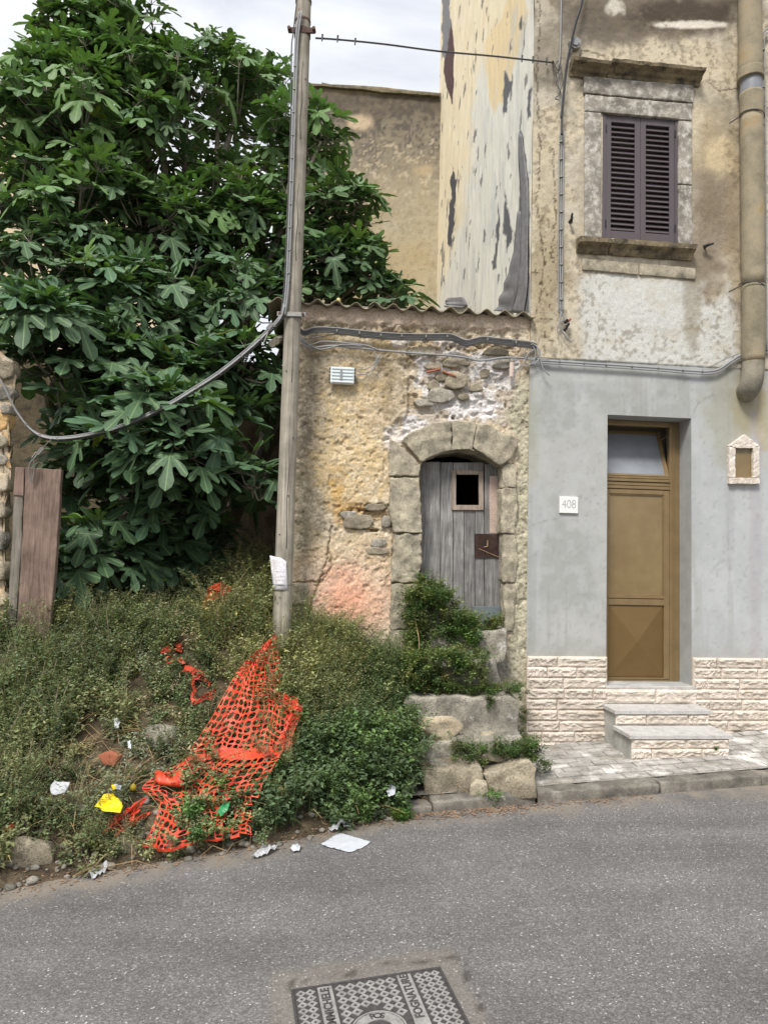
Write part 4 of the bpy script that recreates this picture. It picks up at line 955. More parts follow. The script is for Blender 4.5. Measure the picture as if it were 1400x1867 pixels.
plank(862, 920, 1106, 1135, .006, plain('blue_grey_sheet', lin(112, 120, 124), .5, .2, 12, .2, .1), 'kick_sheet', 8, .004)
plank(892, 911, 868, 972, .003, stone_mat('pinkish_plaster_smear', lin(178, 160, 146), lin(196, 172, 160), lin(180, 164, 150), 6, 60, .3, .02), 'repair_batten', 9, .004)
M_fr2 = wood_mat('pale_frame_wood', lin(120, 108, 98), lin(150, 136, 124), lin(172, 160, 146), grain=60)
plank(823, 832, 858, 930, .018, M_fr2, 'hatch_frame', 10); plank(873, 882, 859, 930, .018, M_fr2, 'hatch_frame', 11); plank(832, 873, 857, 865, .018, M_fr2, 'hatch_frame', 12); plank(825, 880, 921, 930, .02, M_fr2, 'hatch_frame', 13)
bm = bmesh.new(); q = [UZ(*p, do + .012) for p in ((866, 973), (908, 974), (909, 1017), (899, 1016), (866, 1018))]
a = [bm.verts.new(W(*p, do + .012)) for p in q]; f = bm.faces.new(a)
bmesh.ops.solidify(bm, geom=[f], thickness=.003); lp = bmo('lock_plate', fin(bm, .001, 1), M_rust, od)
u, z = UZ(884, 992, do); bm = bmesh.new(); fbox(bm, u - .008, u + .008, z - .035, z + .03, do + .0125, do + .0145); bmo('keyhole', fin(bm, .004), M_black, lp)
bm = bmesh.new(); tube([W(u + .02, z + .035, do + .02), W(u + .018, z - .02, do + .03), W(u - .012, z - .03, do + .02)], .004, 6, bm=bm); bmo('bolt_loop', bm, M_straw, lp)
bmo('latch_wire', tube([W(*UZ(872, 1000, do + .02), do + .02), W(*UZ(895, 1010, do + .02), do + .02), W(*UZ(925, 1022, do + .05), do + .05)], .002, 5), M_straw, od)
# corrugated roof
rz = Zf(760, 560, .1); u_ = U(488, 560); k = 0
while u_ < Uc + .02:
    wdt = min(.92, Uc + .02 - u_); bm = bmesh.new(); nu = int(wdt / .011); rows = []
    for j in range(9):
        row = []
        for i in range(nu + 1):
            uu = u_ + (wdt + (.05 if u_ + wdt < Uc else 0)) * i / nu; o_ = .085 - j * .42
            z = rz + .004 * k + .027 * math.sin(uu * 2 * math.pi / .177 + k * .3) + (.085 - o_) * .10 + .012 * mnoise.noise(Vector((uu * 2, j * .5, k)))
            row.append(bm.verts.new(W(uu, z, o_ + .025 * mnoise.noise(Vector((uu * 3, 5, k))))))
        rows.append(row)
    for r0, r1 in zip(rows[:-1], rows[1:]):
        for i in range(nu): bm.faces.new([r0[i], r0[i + 1], r1[i + 1], r1[i]])
    thick(bm, .009)
    bmo('corrugated_sheet', bm, M_roof, sh_, smooth=True); u_ += wdt; k += 1
bm = bmesh.new(); fbox(bm, Ul + .02, Uc - .015, zroof - .002, zroof + .022, -.25, -.03); bmo('eaves_bed', rough(fin(bm), .006, 9, maxlen=.1), M_mortar, sh_)
# rafter ends by the pole
for x, y in ((500, 622), (507, 617)):
    a = P(x - 4, y + 4, 6.35); b = P(x + 24, y - 6, 7.2); bmo('rafter_end', tube([a, b], .035, 8), M_pole, sh_)

# old stoop of rough stones below the plank door
st = thing('stone_stoop', G(850, 1450), 'rough old stone steps with weeds, below the arched plank door', 'steps')
def slabD(nm, poly, D0, D1, mat, seed, amp=.026, bev=.02, parent=None, ml=.04):
    bm = bmesh.new(); a = [bm.verts.new(P(x, y, D0)) for x, y in poly]; b = []
    for v in a: b.append(bm.verts.new((v.co.x + .02, D1, v.co.z)))
    n = len(a); bm.faces.new(a); bm.faces.new(b[::-1])
    for i in range(n): bm.faces.new([a[i], b[i], b[(i + 1) % n], a[(i + 1) % n]])
    fin(bm, bev); bmesh.ops.triangulate(bm, faces=[f for f in bm.faces if len(f.verts) > 4]); rough(bm, amp, 6, seed=seed, maxlen=ml)
    return bmo(nm, bm, mat, parent, smooth=True)
slabD('step_stone', [(764, 1404), (790, 1398), (812, 1400), (846, 1396), (874, 1402), (884, 1418), (878, 1440), (886, 1456), (860, 1470), (770, 1470), (776, 1440)], 5.52, 5.95, M_rock, 1, parent=st)
slabD('step_stone', [(880, 1410), (900, 1406), (922, 1400), (948, 1391), (966, 1389), (977, 1402), (972, 1424), (979, 1442), (972, 1470), (888, 1470), (892, 1440)], 5.52, 5.95, M_rock, 2, parent=st)
slabD('step_stone', [(752, 1366), (768, 1352), (800, 1350), (834, 1346), (852, 1352), (866, 1374), (868, 1398), (760, 1402)], 5.75, 6.2, M_greyrock, 3, parent=st)
slabD('step_stone', [(866, 1352), (950, 1345), (968, 1395), (870, 1402)], 5.75, 6.2, M_greyrock, 4, parent=st)
slabD('step_block', [(733, 1280), (744, 1270), (790, 1271), (830, 1267), (862, 1275), (900, 1273), (930, 1268), (943, 1278), (946, 1310), (942, 1348), (900, 1352), (738, 1352), (741, 1315)], 6.0, 6.5, M_greyrock, 5, .02, .018, parent=st, ml=.04)
slabD('step_block', [(765, 1205), (905, 1203), (915, 1275), (765, 1275)], 6.22, 6.6, M_greyrock, 6, parent=st)
slabD('step_block', [(765, 1150), (925, 1150), (920, 1210), (765, 1210)], 6.4, 6.64, M_greyrock, 7, parent=st)
slabD('packing_stone', [(856, 1432), (868, 1424), (886, 1430), (892, 1450), (884, 1464), (856, 1462)], 5.45, 5.55, M_rock, 8, .01, .012, st, .04)
slabD('packing_stone', [(930, 1446), (945, 1432), (965, 1428), (978, 1432), (979, 1458), (932, 1458)], 5.42, 5.55, M_rock, 9, .01, .012, st, .04)
for k, (x, y, rx, ry, D) in enumerate(((775, 1352, 24, 8, 5.9), (905, 1350, 30, 9, 5.95), (845, 1362, 26, 9, 5.8), (935, 1362, 22, 8, 5.82), (748, 1392, 14, 12, 5.62), (866, 1404, 12, 8, 5.58), (800, 1398, 22, 6, 5.62), (905, 1382, 30, 8, 5.72), (748, 1428, 12, 14, 5.58))):
    slabD('packing_stone', ipoly(x, y, rx, ry, 300 + k), D - .05, D + .2, (M_greyrock, M_rock)[k % 2], 30 + k, .012, .012, st, .03)
# foundation under the stoop
slabD('rubble_fill', [(742, 1380), (968, 1380), (972, 1480), (750, 1480)], 5.75, 6.5, M_greyrock, 10, parent=st)

# ================================================================== BACK BUILDING, FAR HOUSE, ADDED LIGHT-BLOCKING WALL, RUINED WALL
bb = thing('back_building', (-.6, 12.2, 0), 'tall mouldy ochre blind wall with tile edge behind the corrugated roof', 'building')
DBk = 11.9
pts = [P(x, y, DBk) for x, y in ((566, 152), (640, 154), (700, 158), (760, 165), (800, 168))]
X0 = P(548, 300, DBk).x; X1 = P(830, 300, DBk).x
xs = np.arange(X0, X1, .03); zs = np.arange(2.0, P(700, 150, DBk).z + .1, .03)
Xg, Zg_ = np.meshgrid(xs, zs); Xg = Xg.ravel(); Zg_ = Zg_.ravel()
ztop = np.interp(Xg, [p.x for p in pts], [p.z for p in pts]); Zg_ = np.minimum(Zg_, ztop)
Yg = DBk + .02 * (fbm(Xg * 4, Zg_ * 4, 4, 171) - .5); px, py = proj(Xg, Yg, Zg_)
n1 = fbm(Xg * 2, Zg_ * 2, 5, 172); n2 = fbm(Xg * 7, Zg_ * 7, 5, 173); n3 = fbm(Xg * 16, Zg_ * 16, 3, 174)
c = np.tile(lin(178, 169, 146), (len(Xg), 1)); lay(c, sst(.4, .6, n1) * .6, lin(166, 154, 130)); lay(c, sst(.5, .65, n2) * .35, lin(158, 142, 112))
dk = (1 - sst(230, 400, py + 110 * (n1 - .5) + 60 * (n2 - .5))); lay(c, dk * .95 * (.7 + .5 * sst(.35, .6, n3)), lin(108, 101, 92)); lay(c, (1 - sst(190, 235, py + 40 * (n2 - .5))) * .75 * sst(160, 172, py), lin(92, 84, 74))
lay(c, sst(.6, .68, n3) * sst(230, 260, py) * (1 - sst(330, 390, py)) * .6, lin(205, 192, 166))
lay(c, blob(705, 165, 100, 8, .5, 14, 41), lin(150, 136, 100)); lay(c, blob(655, 222, 22, 14, 1, 12, 42), lin(192, 174, 148)); lay(c, blob(772, 310, 18, 10, .8, 12, 43), lin(180, 162, 132)); lay(c, blob(700, 500, 90, 80, .35, 30, 44), lin(190, 168, 122)); lay(c, sst(.55, .7, fbm(Xg * 22, Zg_ * 22, 3, 175)) * .35, lin(130, 118, 96))
i, j = np.meshgrid(np.arange(len(xs) - 1), np.arange(len(zs) - 1)); a = (j * len(xs) + i).ravel()
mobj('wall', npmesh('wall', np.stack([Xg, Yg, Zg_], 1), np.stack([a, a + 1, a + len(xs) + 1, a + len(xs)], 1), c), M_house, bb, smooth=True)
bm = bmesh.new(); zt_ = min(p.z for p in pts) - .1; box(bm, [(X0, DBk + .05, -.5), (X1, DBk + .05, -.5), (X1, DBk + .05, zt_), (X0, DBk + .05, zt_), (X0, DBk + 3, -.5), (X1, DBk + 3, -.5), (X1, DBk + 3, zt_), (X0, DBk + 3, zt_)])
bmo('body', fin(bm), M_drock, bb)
edge = [(566, 153), (586, 152), (622, 156), (658, 158), (694, 164), (730, 165), (766, 169), (798, 170)]
for k, ((xa, ya), (xb, yb)) in enumerate(zip(edge[:-1], edge[1:])):
    a = P(xa, ya, DBk - .06); b = P(xb + 3, yb, DBk - .06); bm = bmesh.new()
    box(bm, [a + Vector((0, 0, -.03)), b + Vector((0, 0, -.035)), b + Vector((0, .5, .0)), a + Vector((0, .5, 0)), a + Vector((0, 0, .03)), b + Vector((0, 0, .0)), b + Vector((0, .5, .08)), a + Vector((0, .5, .08))])
    bmo('coping_tile', rough(fin(bm, .008), .008, 7, seed=k, maxlen=.15), M_rtile, bb)
fh = thing('far_house', (-6, 15, 0), 'pale house with a tiled verge half hidden behind the fig tree', 'house')
gp = [(-330, 60), (-10, 148), (60, 200), (110, 292), (200, 318), (292, 338), (292, 900), (-330, 900)]
bm = bmesh.new(); a = [bm.verts.new(P(x, y, 14.5)) for x, y in gp]; b = [bm.verts.new(v.co + Vector((-.3, 4, 0))) for v in a]
bm.faces.new(a); bm.faces.new(b[::-1])
for i in range(len(a)): bm.faces.new([a[i], b[i], b[(i + 1) % len(a)], a[(i + 1) % len(a)]])
bmo('wall', fin(bm), plain('far_cream_render', lin(206, 190, 160), .95, 0, 2, .18, .2), fh)
for k in range(16):
    t = k / 16; a = P(-10, 146, 14.3).lerp(P(112, 292, 14.3), t); b = P(-10, 146, 14.3).lerp(P(112, 292, 14.3), t + .06)
    bm = bmesh.new(); tube([a + Vector((0, 0, .03)), b + Vector((0, 0, .02))], .09, 8, .075, bm=bm); bmo('roof_tile', bm, M_rtile, fh)
bm = bmesh.new(); box(bm, [P(-330, 860, 14.4), P(70, 360, 14.4), P(70, 300, 14.4), P(50, 300, 14.4), P(-330, 860, 14.49), P(70, 360, 14.49), P(70, 300, 14.49), P(50, 300, 14.49)]); bm.free()
lw = thing('light_block_wall', (-3, 10.2, 0), 'dark rubble wall closing the back of the lot behind the fig tree', 'wall')  # hidden wall added to keep light from behind out of the lot
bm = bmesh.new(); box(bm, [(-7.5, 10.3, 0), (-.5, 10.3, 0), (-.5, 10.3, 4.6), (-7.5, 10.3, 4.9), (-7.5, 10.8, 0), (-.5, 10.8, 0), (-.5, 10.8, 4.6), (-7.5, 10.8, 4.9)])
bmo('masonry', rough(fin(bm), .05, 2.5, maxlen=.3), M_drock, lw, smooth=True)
# low tumbled rubble wall inside the lot
rb = thing('rubble_wall', P(215, 1110, 7.3), 'low tumbled rubble wall in shade below the fig tree', 'wall')
bm = bmesh.new(); q = [P(105, 1160, 7.6), P(345, 1160, 7.6), P(340, 1075, 7.6), P(300, 1050, 7.6), P(210, 1040, 7.6), P(105, 1050, 7.6)]
a = [bm.verts.new(p) for p in q]; b = [bm.verts.new(p + Vector((0, .5, 0))) for p in q]; bm.faces.new(a); bm.faces.new(b[::-1])
for i in range(6): bm.faces.new([a[i], b[i], b[(i + 1) % 6], a[(i + 1) % 6]])
bmo('earth_core', rough(fin(bm), .04, 4, maxlen=.12), M_soil, rb, smooth=True)
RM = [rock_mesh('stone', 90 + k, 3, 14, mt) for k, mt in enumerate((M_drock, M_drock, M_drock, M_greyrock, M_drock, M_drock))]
rr = random.Random(5); y_ = 1128; r0 = 0
while y_ > 1028:
    hpx = rr.uniform(20, 30); x_ = 100 + rr.uniform(0, 14)
    lim = 345 - max(0, (1100 - y_)) * .45
    while x_ < lim:
        wpx = rr.uniform(30, 58); c_ = P(x_ + wpx / 2, y_ - hpx / 2, 7.55); sc_ = 7.5 / F / 2
        link(bpy.data.objects.new('stone', rr.choice(RM)), rb, xf(c_, (wpx * sc_ * 1.25, .16, hpx * sc_ * 1.3), (rr.uniform(-.2, .2), rr.uniform(-.25, .25), rr.uniform(-.3, .3)))); x_ += wpx
    y_ -= hpx * .9
# ruined wall at the left edge
rw = thing('ruined_wall', P(5, 1120, 6.0), 'broken end of a rough stone wall at the left edge of the photo', 'wall')
bm = bmesh.new(); q = [(-230, 1180), (8, 1180), (10, 1000), (12, 860), (18, 800), (16, 720), (26, 690), (26, 655), (0, 640), (-40, 620), (-230, 560)]
a = [bm.verts.new(P(x, y, 6.05)) for x, y in q]; b = [bm.verts.new(v.co + Vector((-.16, .3, 0))) for v in a]; bm.faces.new(a); bm.faces.new(b[::-1])
for i in range(len(q)): bm.faces.new([a[i], b[i], b[(i + 1) % len(q)], a[(i + 1) % len(q)]])
M_ruin = stone_mat('ruin_mortar', lin(168, 150, 122), lin(198, 182, 156), lin(214, 202, 186), 7, 60, .9, 0, lin(205, 160, 96), (.56, .66), 6, .01)
bmesh.ops.triangulate(bm, faces=[f for f in bm.faces if len(f.verts) > 4]); bmo('masonry', rough(fin(bm), .03, 6, maxlen=.08), M_ruin, rw, smooth=True)
RW_or = stone_mat('orange_stone', lin(186, 146, 98), lin(206, 170, 120), lin(216, 186, 140), 7, 50, .9, .1, bdist=.01, pits=60)
for k, (x, y, rx, ry, m_) in enumerate(((18, 672, 24, 22, 0), (15, 715, 22, 16, 1), (8, 765, 22, 26, 2), (20, 745, 12, 14, 1), (10, 805, 16, 14, 0), (8, 838, 18, 12, 1), (10, 880, 16, 22, 3), (4, 930, 18, 24, 0), (6, 985, 18, 24, 1), (2, 1040, 20, 24, 0), (6, 1090, 16, 20, 3), (-30, 700, 28, 22, 1), (-30, 760, 28, 26, 0), (-35, 830, 28, 30, 2), (-32, 900, 28, 30, 0))):
    slabD('stone', ipoly(x - 11, y, rx * .85, ry * .9, k + 7), 6.01 + .01 * (k % 3), 6.12, (M_rock, M_greyrock, RW_or, M_ruin)[m_], k, .014, .016, rw, .035)
# board door leaning by it
bd_ = thing('board_gate', P(65, 1150, 5.95), 'brown weathered board gate with a wire loop, beside the ruined wall', 'gate')
def boardP(nm, poly, D0, th, mat, seed, par, amp=.004):
    bm = bmesh.new(); a = [bm.verts.new(P(x, y, D0)) for x, y in poly]; b = [bm.verts.new(v.co + Vector((0, th, 0))) for v in a]; n = len(a)
    bm.faces.new(a); bm.faces.new(b[::-1])
    for i in range(n): bm.faces.new([a[i], b[i], b[(i + 1) % n], a[(i + 1) % n]])
    fin(bm, .004, 1); bmesh.ops.triangulate(bm, faces=[f for f in bm.faces if len(f.verts) > 4]); rough(bm, amp, 5, seed=seed, maxlen=.1); return bmo(nm, bm, mat, par)
boardP('plank', [(28, 1150), (62, 1150), (70, 1146), (46, 853), (44, 906), (26, 906), (26, 1000)][:0] or [(36, 1150), (28, 1150), (22, 1150)][:0] or [(28, 1160), (88, 1165), (96, 1090), (104, 1000), (108, 930), (112, 856), (80, 854), (46, 852), (42, 940), (36, 1060)], 5.93, .045, M_board, 1, bd_, .006)
boardP('plank', [(24, 903), (43, 904), (45, 852), (27, 851)], 5.95, .04, M_board, 2, bd_)
boardP('plank', [(14, 1150), (28, 1150), (36, 1050), (42, 907), (25, 906), (20, 1010)], 5.96, .06, wood_mat('grey_post_wood', lin(96, 92, 84), lin(130, 124, 114), lin(156, 150, 138), grain=60), 3, bd_, .008)
lp_ = [P(58, 880, 5.9), P(52, 862, 5.88), P(54, 848, 5.87), P(60, 838, 5.86), P(63, 850, 5.88), P(60, 876, 5.9)]
bmo('wire_loop', tube(smooth_path(lp_, 4), .006, 6), M_steel, bd_)

# ================================================================== FIG TREE
def fig_leaf():
    """a five-lobed fig leaf in its own plane: petiole joint at the origin, tip along +y"""
    half = [(0.0, -0.06), (0.16, -0.16), (0.30, -0.20), (0.42, -0.10), (0.44, 0.02), (0.34, 0.08), (0.20, 0.11), (0.27, 0.22), (0.42, 0.34), (0.52, 0.50), (0.46, 0.60), (0.34, 0.56), (0.18, 0.36), (0.11, 0.40), (0.14, 0.56), (0.20, 0.74), (0.15, 0.90), (0.0, 1.0)]
    out = half + [(-x, y) for x, y in half[-2:0:-1]]
    pts = [(0.0, 0.12)] + out; pts = np.array(pts)
    n = len(out); tri = [(0, 1 + i, 1 + (i + 1) % n) for i in range(n)]
    return pts, np.array(tri)
LP, LT = fig_leaf()
def leaf_shape(fold, droop):
    x, y = LP[:, 0], LP[:, 1] - .0; r2 = x ** 2 + (y - .1) ** 2
    z = fold * np.abs(x) * 0.55 - droop * r2 + 0.035 * np.cos(np.arctan2(x, y - .1) * 6)
    return np.stack([x, y, z], 1)
LV = [leaf_shape(f, d) for f, d in ((.25, .22), (.45, .35), (.1, .45), (.6, .15), (.3, .6))]
rng = np.random.default_rng(7)
# crown masses: photo x, y, radius in pixels, distance, leaf-size
BL = [(165, 55, 62, 8.8), (215, 75, 75, 9.0), (125, 110, 62, 8.6), (85, 165, 55, 8.4), (215, 175, 110, 8.6), (60, 240, 80, 8.2), (150, 270, 120, 8.2), (275, 120, 45, 8.9),
      (345, 160, 75, 9.0), (400, 150, 66, 9.2), (450, 150, 60, 9.2), (500, 155, 42, 9.3), (300, 270, 120, 8.8), (430, 250, 100, 9.2), (500, 300, 80, 9.2), (552, 235, 56, 8.9), (585, 258, 40, 8.9), (540, 380, 75, 9.0),
      (610, 400, 58, 8.6), (645, 385, 36, 8.6), (635, 480, 60, 8.5), (672, 500, 38, 8.5), (575, 480, 75, 8.8), (715, 540, 25, 8.4), (560, 540, 60, 8.7),
      (30, 380, 90, 7.8), (140, 420, 120, 7.9), (260, 430, 110, 8.2), (380, 420, 110, 8.8), (470, 450, 90, 9.0), (60, 520, 100, 7.3), (180, 560, 110, 7.5), (310, 560, 100, 7.8), (430, 570, 90, 8.2),
      (70, 600, 62, 6.35), (100, 690, 80, 6.6), (200, 680, 90, 7.0), (320, 690, 90, 7.3), (430, 690, 80, 7.8), (245, 770, 85, 6.5), (340, 800, 70, 6.45), (290, 850, 70, 6.7), (430, 800, 66, 7.4), (160, 820, 80, 7.2),
      (460, 890, 36, 6.7), (420, 930, 50, 7.2), (240, 940, 90, 7.1), (350, 940, 80, 7.5), (180, 1000, 48, 6.75), (165, 1040, 26, 6.7), (120, 900, 50, 7.4), (290, 1000, 60, 7.5), (360, 1020, 40, 7.6)]
btone = [1.0, .82, 1.15, .95, 1.2, .88, 1.05, .78, 1.1, .92, 1.25]
tree = thing('fig_tree', (-2.3, 8.3, 1.4), 'huge fig tree with big lobed dark green leaves filling the lot behind the pole', 'tree')
root = Vector((-2.3, 8.6, 1.2))
bmB = bmesh.new(); rosettes = []; limbs = []
rr = random.Random(3)
fork = [Vector((-2.2, 8.5, 3.2)), Vector((-1.6, 8.9, 3.0)), Vector((-3.2, 8.4, 3.0))]
for k, (x, y, r, D) in enumerate(BL):
    c_ = P(x, y, D); R_ = r / F * D * 1.0
    f0 = min(fork, key=lambda q: (q - c_).length); low_ = c_.z < 3.4
    f0 = f0.copy(); 
    if low_: f0.z = max(1.6, c_.z - .2)
    mid = f0.lerp(c_, .5) + Vector((rr.uniform(-.35, .35), rr.uniform(-.1, .3), rr.uniform(-.1, .35)))
    path = smooth_path([root if not low_ else Vector((root.x, root.y, f0.z - .3)), f0, mid, c_], 5)
    limbs.append(path)
    ndens = int((8 + 18 * (R_ ** 1.8) / .25) * (.5 if y < 400 and x > 310 else 1) * (.8 if y < 500 else .62))
    for q in range(ndens):
        d = Vector((rr.gauss(0, 1), rr.gauss(0, 1), rr.gauss(0.15, 1))).normalized(); rad = R_ * (rr.uniform(.35, 1) ** .5) * (rr.choice((1, 1, 1.18, 1.3)) if d.z > .2 and y < 400 else 1)
        p = c_ + Vector((d.x * rad, d.y * rad * .9, d.z * rad))
        rosettes.append((p, (d * .55 + Vector((0, -.12, .8))).normalized(), c_, k))
for k, path in enumerate(limbs):
    r0 = .10 if k % 5 else .14
    bmo('limb', tube(path, r0, 7, .018), M_bark, tree, smooth=True)
V_, T_, C_, UV_ = [], [], [], []; meta = []
off = 0; tw = bmesh.new()
for (p, ax, c_, k) in rosettes:
    px_, py_ = proj(p.x, p.y, p.z)
    if py_ > 760 and px_ > 425 and not (py_ < 960 and p.y < 6.95 and rr.random() < .8): continue
    if py_ > 900 and rr.random() < .3: continue
    if 20 < px_ < 110 and 800 < py_ < 1100 and rr.random() < .5: continue
    if p.y < 6.9 and p.z > 4.2 and p.x > -1.6: continue
    if p.y < O.y + .103 * p.x + .25 and p.x > -1.0 and p.z < 4.3: continue
    s0 = c_.lerp(p, .25); tube(smooth_path([s0, s0.lerp(p, .55) - Vector((0, 0, .05)), p], 2), .012, 4, .006, bm=tw, cap=False)
    t1 = ax.orthogonal().normalized(); t2 = ax.cross(t1)
    nl = rr.randint(6, 9); ph = rr.uniform(0, 6.28); hue = rr.random(); young = rr.random() < .16
    depthf = 1.0
    for l in range(nl):
        a = ph + l * 2.4; el = 1.25 - 1.35 * (l / nl) + rr.uniform(-.2, .2)          # inner leaves upright, outer ones drooping
        d = (t1 * math.cos(a) + t2 * math.sin(a)) * math.cos(el) + ax * math.sin(el)
        pet = .05 + .17 * (l / nl) + rr.uniform(0, .08); size = (.165 + .165 * (l / nl)) * rr.uniform(.7, 1.2) * (1.14 if p.y < 7.7 and p.z < 4.6 else 1.0)
        b0 = p + d * pet; dirn = (d + Vector((rr.gauss(0, .25), rr.gauss(0, .25), -.5 * (l / nl) - .1 + rr.gauss(0, .3)))).normalized()
        up = (Vector((rr.gauss(0, .25), rr.gauss(-.25, .25), 1)) + ax * .3); side = dirn.cross(up).normalized(); nrm = side.cross(dirn).normalized()
        Mr = np.array([list(side), list(dirn), list(nrm)])
        sh = LV[rr.randrange(5)]; vv = sh * np.array((size * rr.uniform(.78, 1.12), size, size * rr.uniform(.3, 1.6))) @ Mr + np.array(b0)
        if young and l < 3: col_ = np.array((.135, .235, .055)) * rr.uniform(.8, 1.15)
        else:
            col_ = np.array((.072, .128, .060)) * (1 - hue * .5) + np.array((.052, .104, .068)) * hue * .9
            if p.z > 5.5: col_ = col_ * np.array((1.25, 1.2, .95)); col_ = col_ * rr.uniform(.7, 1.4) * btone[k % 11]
            if rr.random() < .01: col_ = np.array((.16, .19, .04))
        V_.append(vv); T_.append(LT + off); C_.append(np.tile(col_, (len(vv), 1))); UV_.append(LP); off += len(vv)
        lx, ly = proj(b0.x, b0.y, b0.z); vis = size / b0.y * (abs(nrm.y) + .3) * (1 if (0 < lx < 1400 and 0 < ly < 1867) else 0) * (1.6 if b0.y < c_.y - .1 else .6)
        meta.append((vis, b0, side, dirn, nrm, size))
        # petiole
        if b0.y < 9.2: tube([p, b0], .004, 3, bm=tw, cap=False)
order = sorted(range(len(meta)), key=lambda i: -meta[i][0])[:290]; sel = set(order)
rest = [i for i in range(len(meta)) if i not in sel]
VV = np.concatenate([V_[i] for i in rest]); nper = len(LP)
TT = (LT[None] + (np.arange(len(rest)) * nper)[:, None, None]).reshape(-1, 3)
me = npmesh('crown', VV, TT, np.concatenate([C_[i] for i in rest]), np.tile(LP, (len(rest), 1)))
tag(mobj('crown', me, M_fig, tree, smooth=True), kind='stuff')
LM = []
for k in range(10):
    cl_ = (np.array((.060, .112, .054)) if k < 7 else np.array((.095, .17, .055))) * (1 + .12 * (k % 4 - 1.5))
    m_ = npmesh('leaf', LV[k % 5], LT, np.tile(cl_, (nper, 1)), LP); m_.shade_smooth(); m_.materials.append(M_fig); LM.append(m_)
for i in order:
    _, b0, side, dirn, nrm, size = meta[i]
    M = Matrix((side * size, dirn * size, nrm * size)).transposed().to_4x4(); M.translation = b0
    yl = C_[i][0][0] > .085
    link(bpy.data.objects.new('leaf', LM[rr.randrange(7, 10) if yl else rr.randrange(7)]), tree, M)
o = bmo('twigs', tw, M_bark, tree); tag(o, kind='stuff')
for x, y, D in ((345, 357, 0),): pass

# ================================================================== WEEDS
def clump(seed, stems, h, leaf, spread, lean=.5, dens=28, wid=.45):
    r = random.Random(seed); V, T, K = [], [], []; n = 0
    for s in range(stems):
        a = r.uniform(0, 6.28); hh = h * r.uniform(.55, 1.1); ln = lean * r.uniform(.3, 1.3)
        base = Vector((math.cos(a), math.sin(a), 0)) * spread * r.random() * .3; dx = Vector((math.cos(a), math.sin(a), 0))
        f = lambda t: base + dx * (ln * hh * t ** 1.6) + Vector((0, 0, hh * t * (1 - .18 * t)))
        ns = 3; w_ = .0022
        for q in range(ns):
            p0, p1 = f(q / ns), f((q + 1) / ns); sd_ = Vector((-dx.y, dx.x, 0)) * w_
            V += [p0 - sd_, p0 + sd_, p1 + sd_ * .6, p1 - sd_ * .6]; T += [(n, n + 1, n + 2), (n, n + 2, n + 3)]; K += [1] * 4; n += 4
        nl = int(dens * hh / .35)
        for q in range(nl):
            t = .12 + .88 * (q + r.random()) / nl; p = f(t); b = r.uniform(0, 6.28); e_ = r.uniform(-.35, .7)
            d = Vector((math.cos(b) * math.cos(e_), math.sin(b) * math.cos(e_), math.sin(e_))); L = leaf * r.uniform(.6, 1.2) * (1.15 - .5 * t)
            p = p + d * .012; sd_ = d.cross(Vector((r.gauss(0, .4), r.gauss(0, .4), 1))).normalized(); nn = sd_.cross(d)
            V += [p, p + d * L * .45 + sd_ * L * wid * .5 + nn * L * .08, p + d * L - nn * L * .12, p + d * L * .45 - sd_ * L * wid * .5 + nn * L * .08]
            T += [(n, n + 1, n + 2), (n, n + 2, n + 3)]; K += [0] * 4; n += 4
    return np.array([list(v) for v in V]), np.array(T), np.array(K)
TALL = [clump(200 + k, 7, .42, .046, .14, .55, 22, .5) for k in range(5)]
LOWC = [clump(220 + k, 8, .20, .042, .16, .8, 24, .55) for k in range(5)]
BROAD = [clump(240 + k, 7, .26, .050, .12, .6, 24, .55) for k in range(5)]
WISP = [clump(260 + k, 6, .55, .022, .1, .5, 46, .4) for k in range(4)]
DRY = [clump(280 + k, 6, .25, .022, .1, .9, 7, .3) for k in range(3)]
def scatter(name, items, label, parent=None, mat=M_weed, structure=False):
    V, T, C = [], [], []; n = 0; r = np.random.default_rng(len(items) + 5)
    for (lib, p, s, col_, stem) in items:
        v, t, k = lib[r.integers(len(lib))]; a = r.uniform(0, 6.28); ca_, sa_ = math.cos(a), math.sin(a)
        q = v * s; q = np.stack([q[:, 0] * ca_ - q[:, 1] * sa_, q[:, 0] * sa_ + q[:, 1] * ca_, q[:, 2]], 1) + np.array(p)
        cl = np.tile(np.array(col_), (len(v), 1)) * np.repeat(r.uniform(.65, 1.35, len(v) // 4), 4)[:, None]; cl[k == 1] = stem
        V.append(q); T.append(t + n); C.append(cl); n += len(v)
    me = npmesh(name, np.concatenate(V), np.concatenate(T), np.concatenate(C))
    o = mobj(name, me, mat, parent); return o
rs = random.Random(9)
GR = dict(deep=(.10, .15, .068), mid=(.175, .225, .105), olive=(.27, .29, .14), yel=(.35, .355, .15), fresh=(.16, .255, .085), dry=(.42, .34, .23), grey=(.22, .26, .165))
ST = (.27, .22, .14); STG = (.14, .18, .07)
NETP = [(495, 1180), (560, 1290), (530, 1400), (460, 1550), (255, 1560), (260, 1430), (350, 1370)]
items = []
tries = 0
cg = np.random.default_rng(91); CX_ = cg.uniform(-3.9, .95, 14000); CE = edge_y(CX_); CF = O.y + .103 * CX_
CYY = CE - .02 + (CF + np.where(CX_ < -1.05, 1.2, -.05) - CE + .02) * cg.random(14000); CZ = verge_h(CX_, CYY); CPX, CPY = proj(CX_, CYY, CZ)
D1_ = fbm(CX_ * 1.6, CYY * 1.6, 4, 301); D2_ = fbm(CX_ * 4, CYY * 4, 3, 302); CN = np.minimum(pdist(CPX, CPY, NETP), pdist(CPX, CPY - 45, NETP))
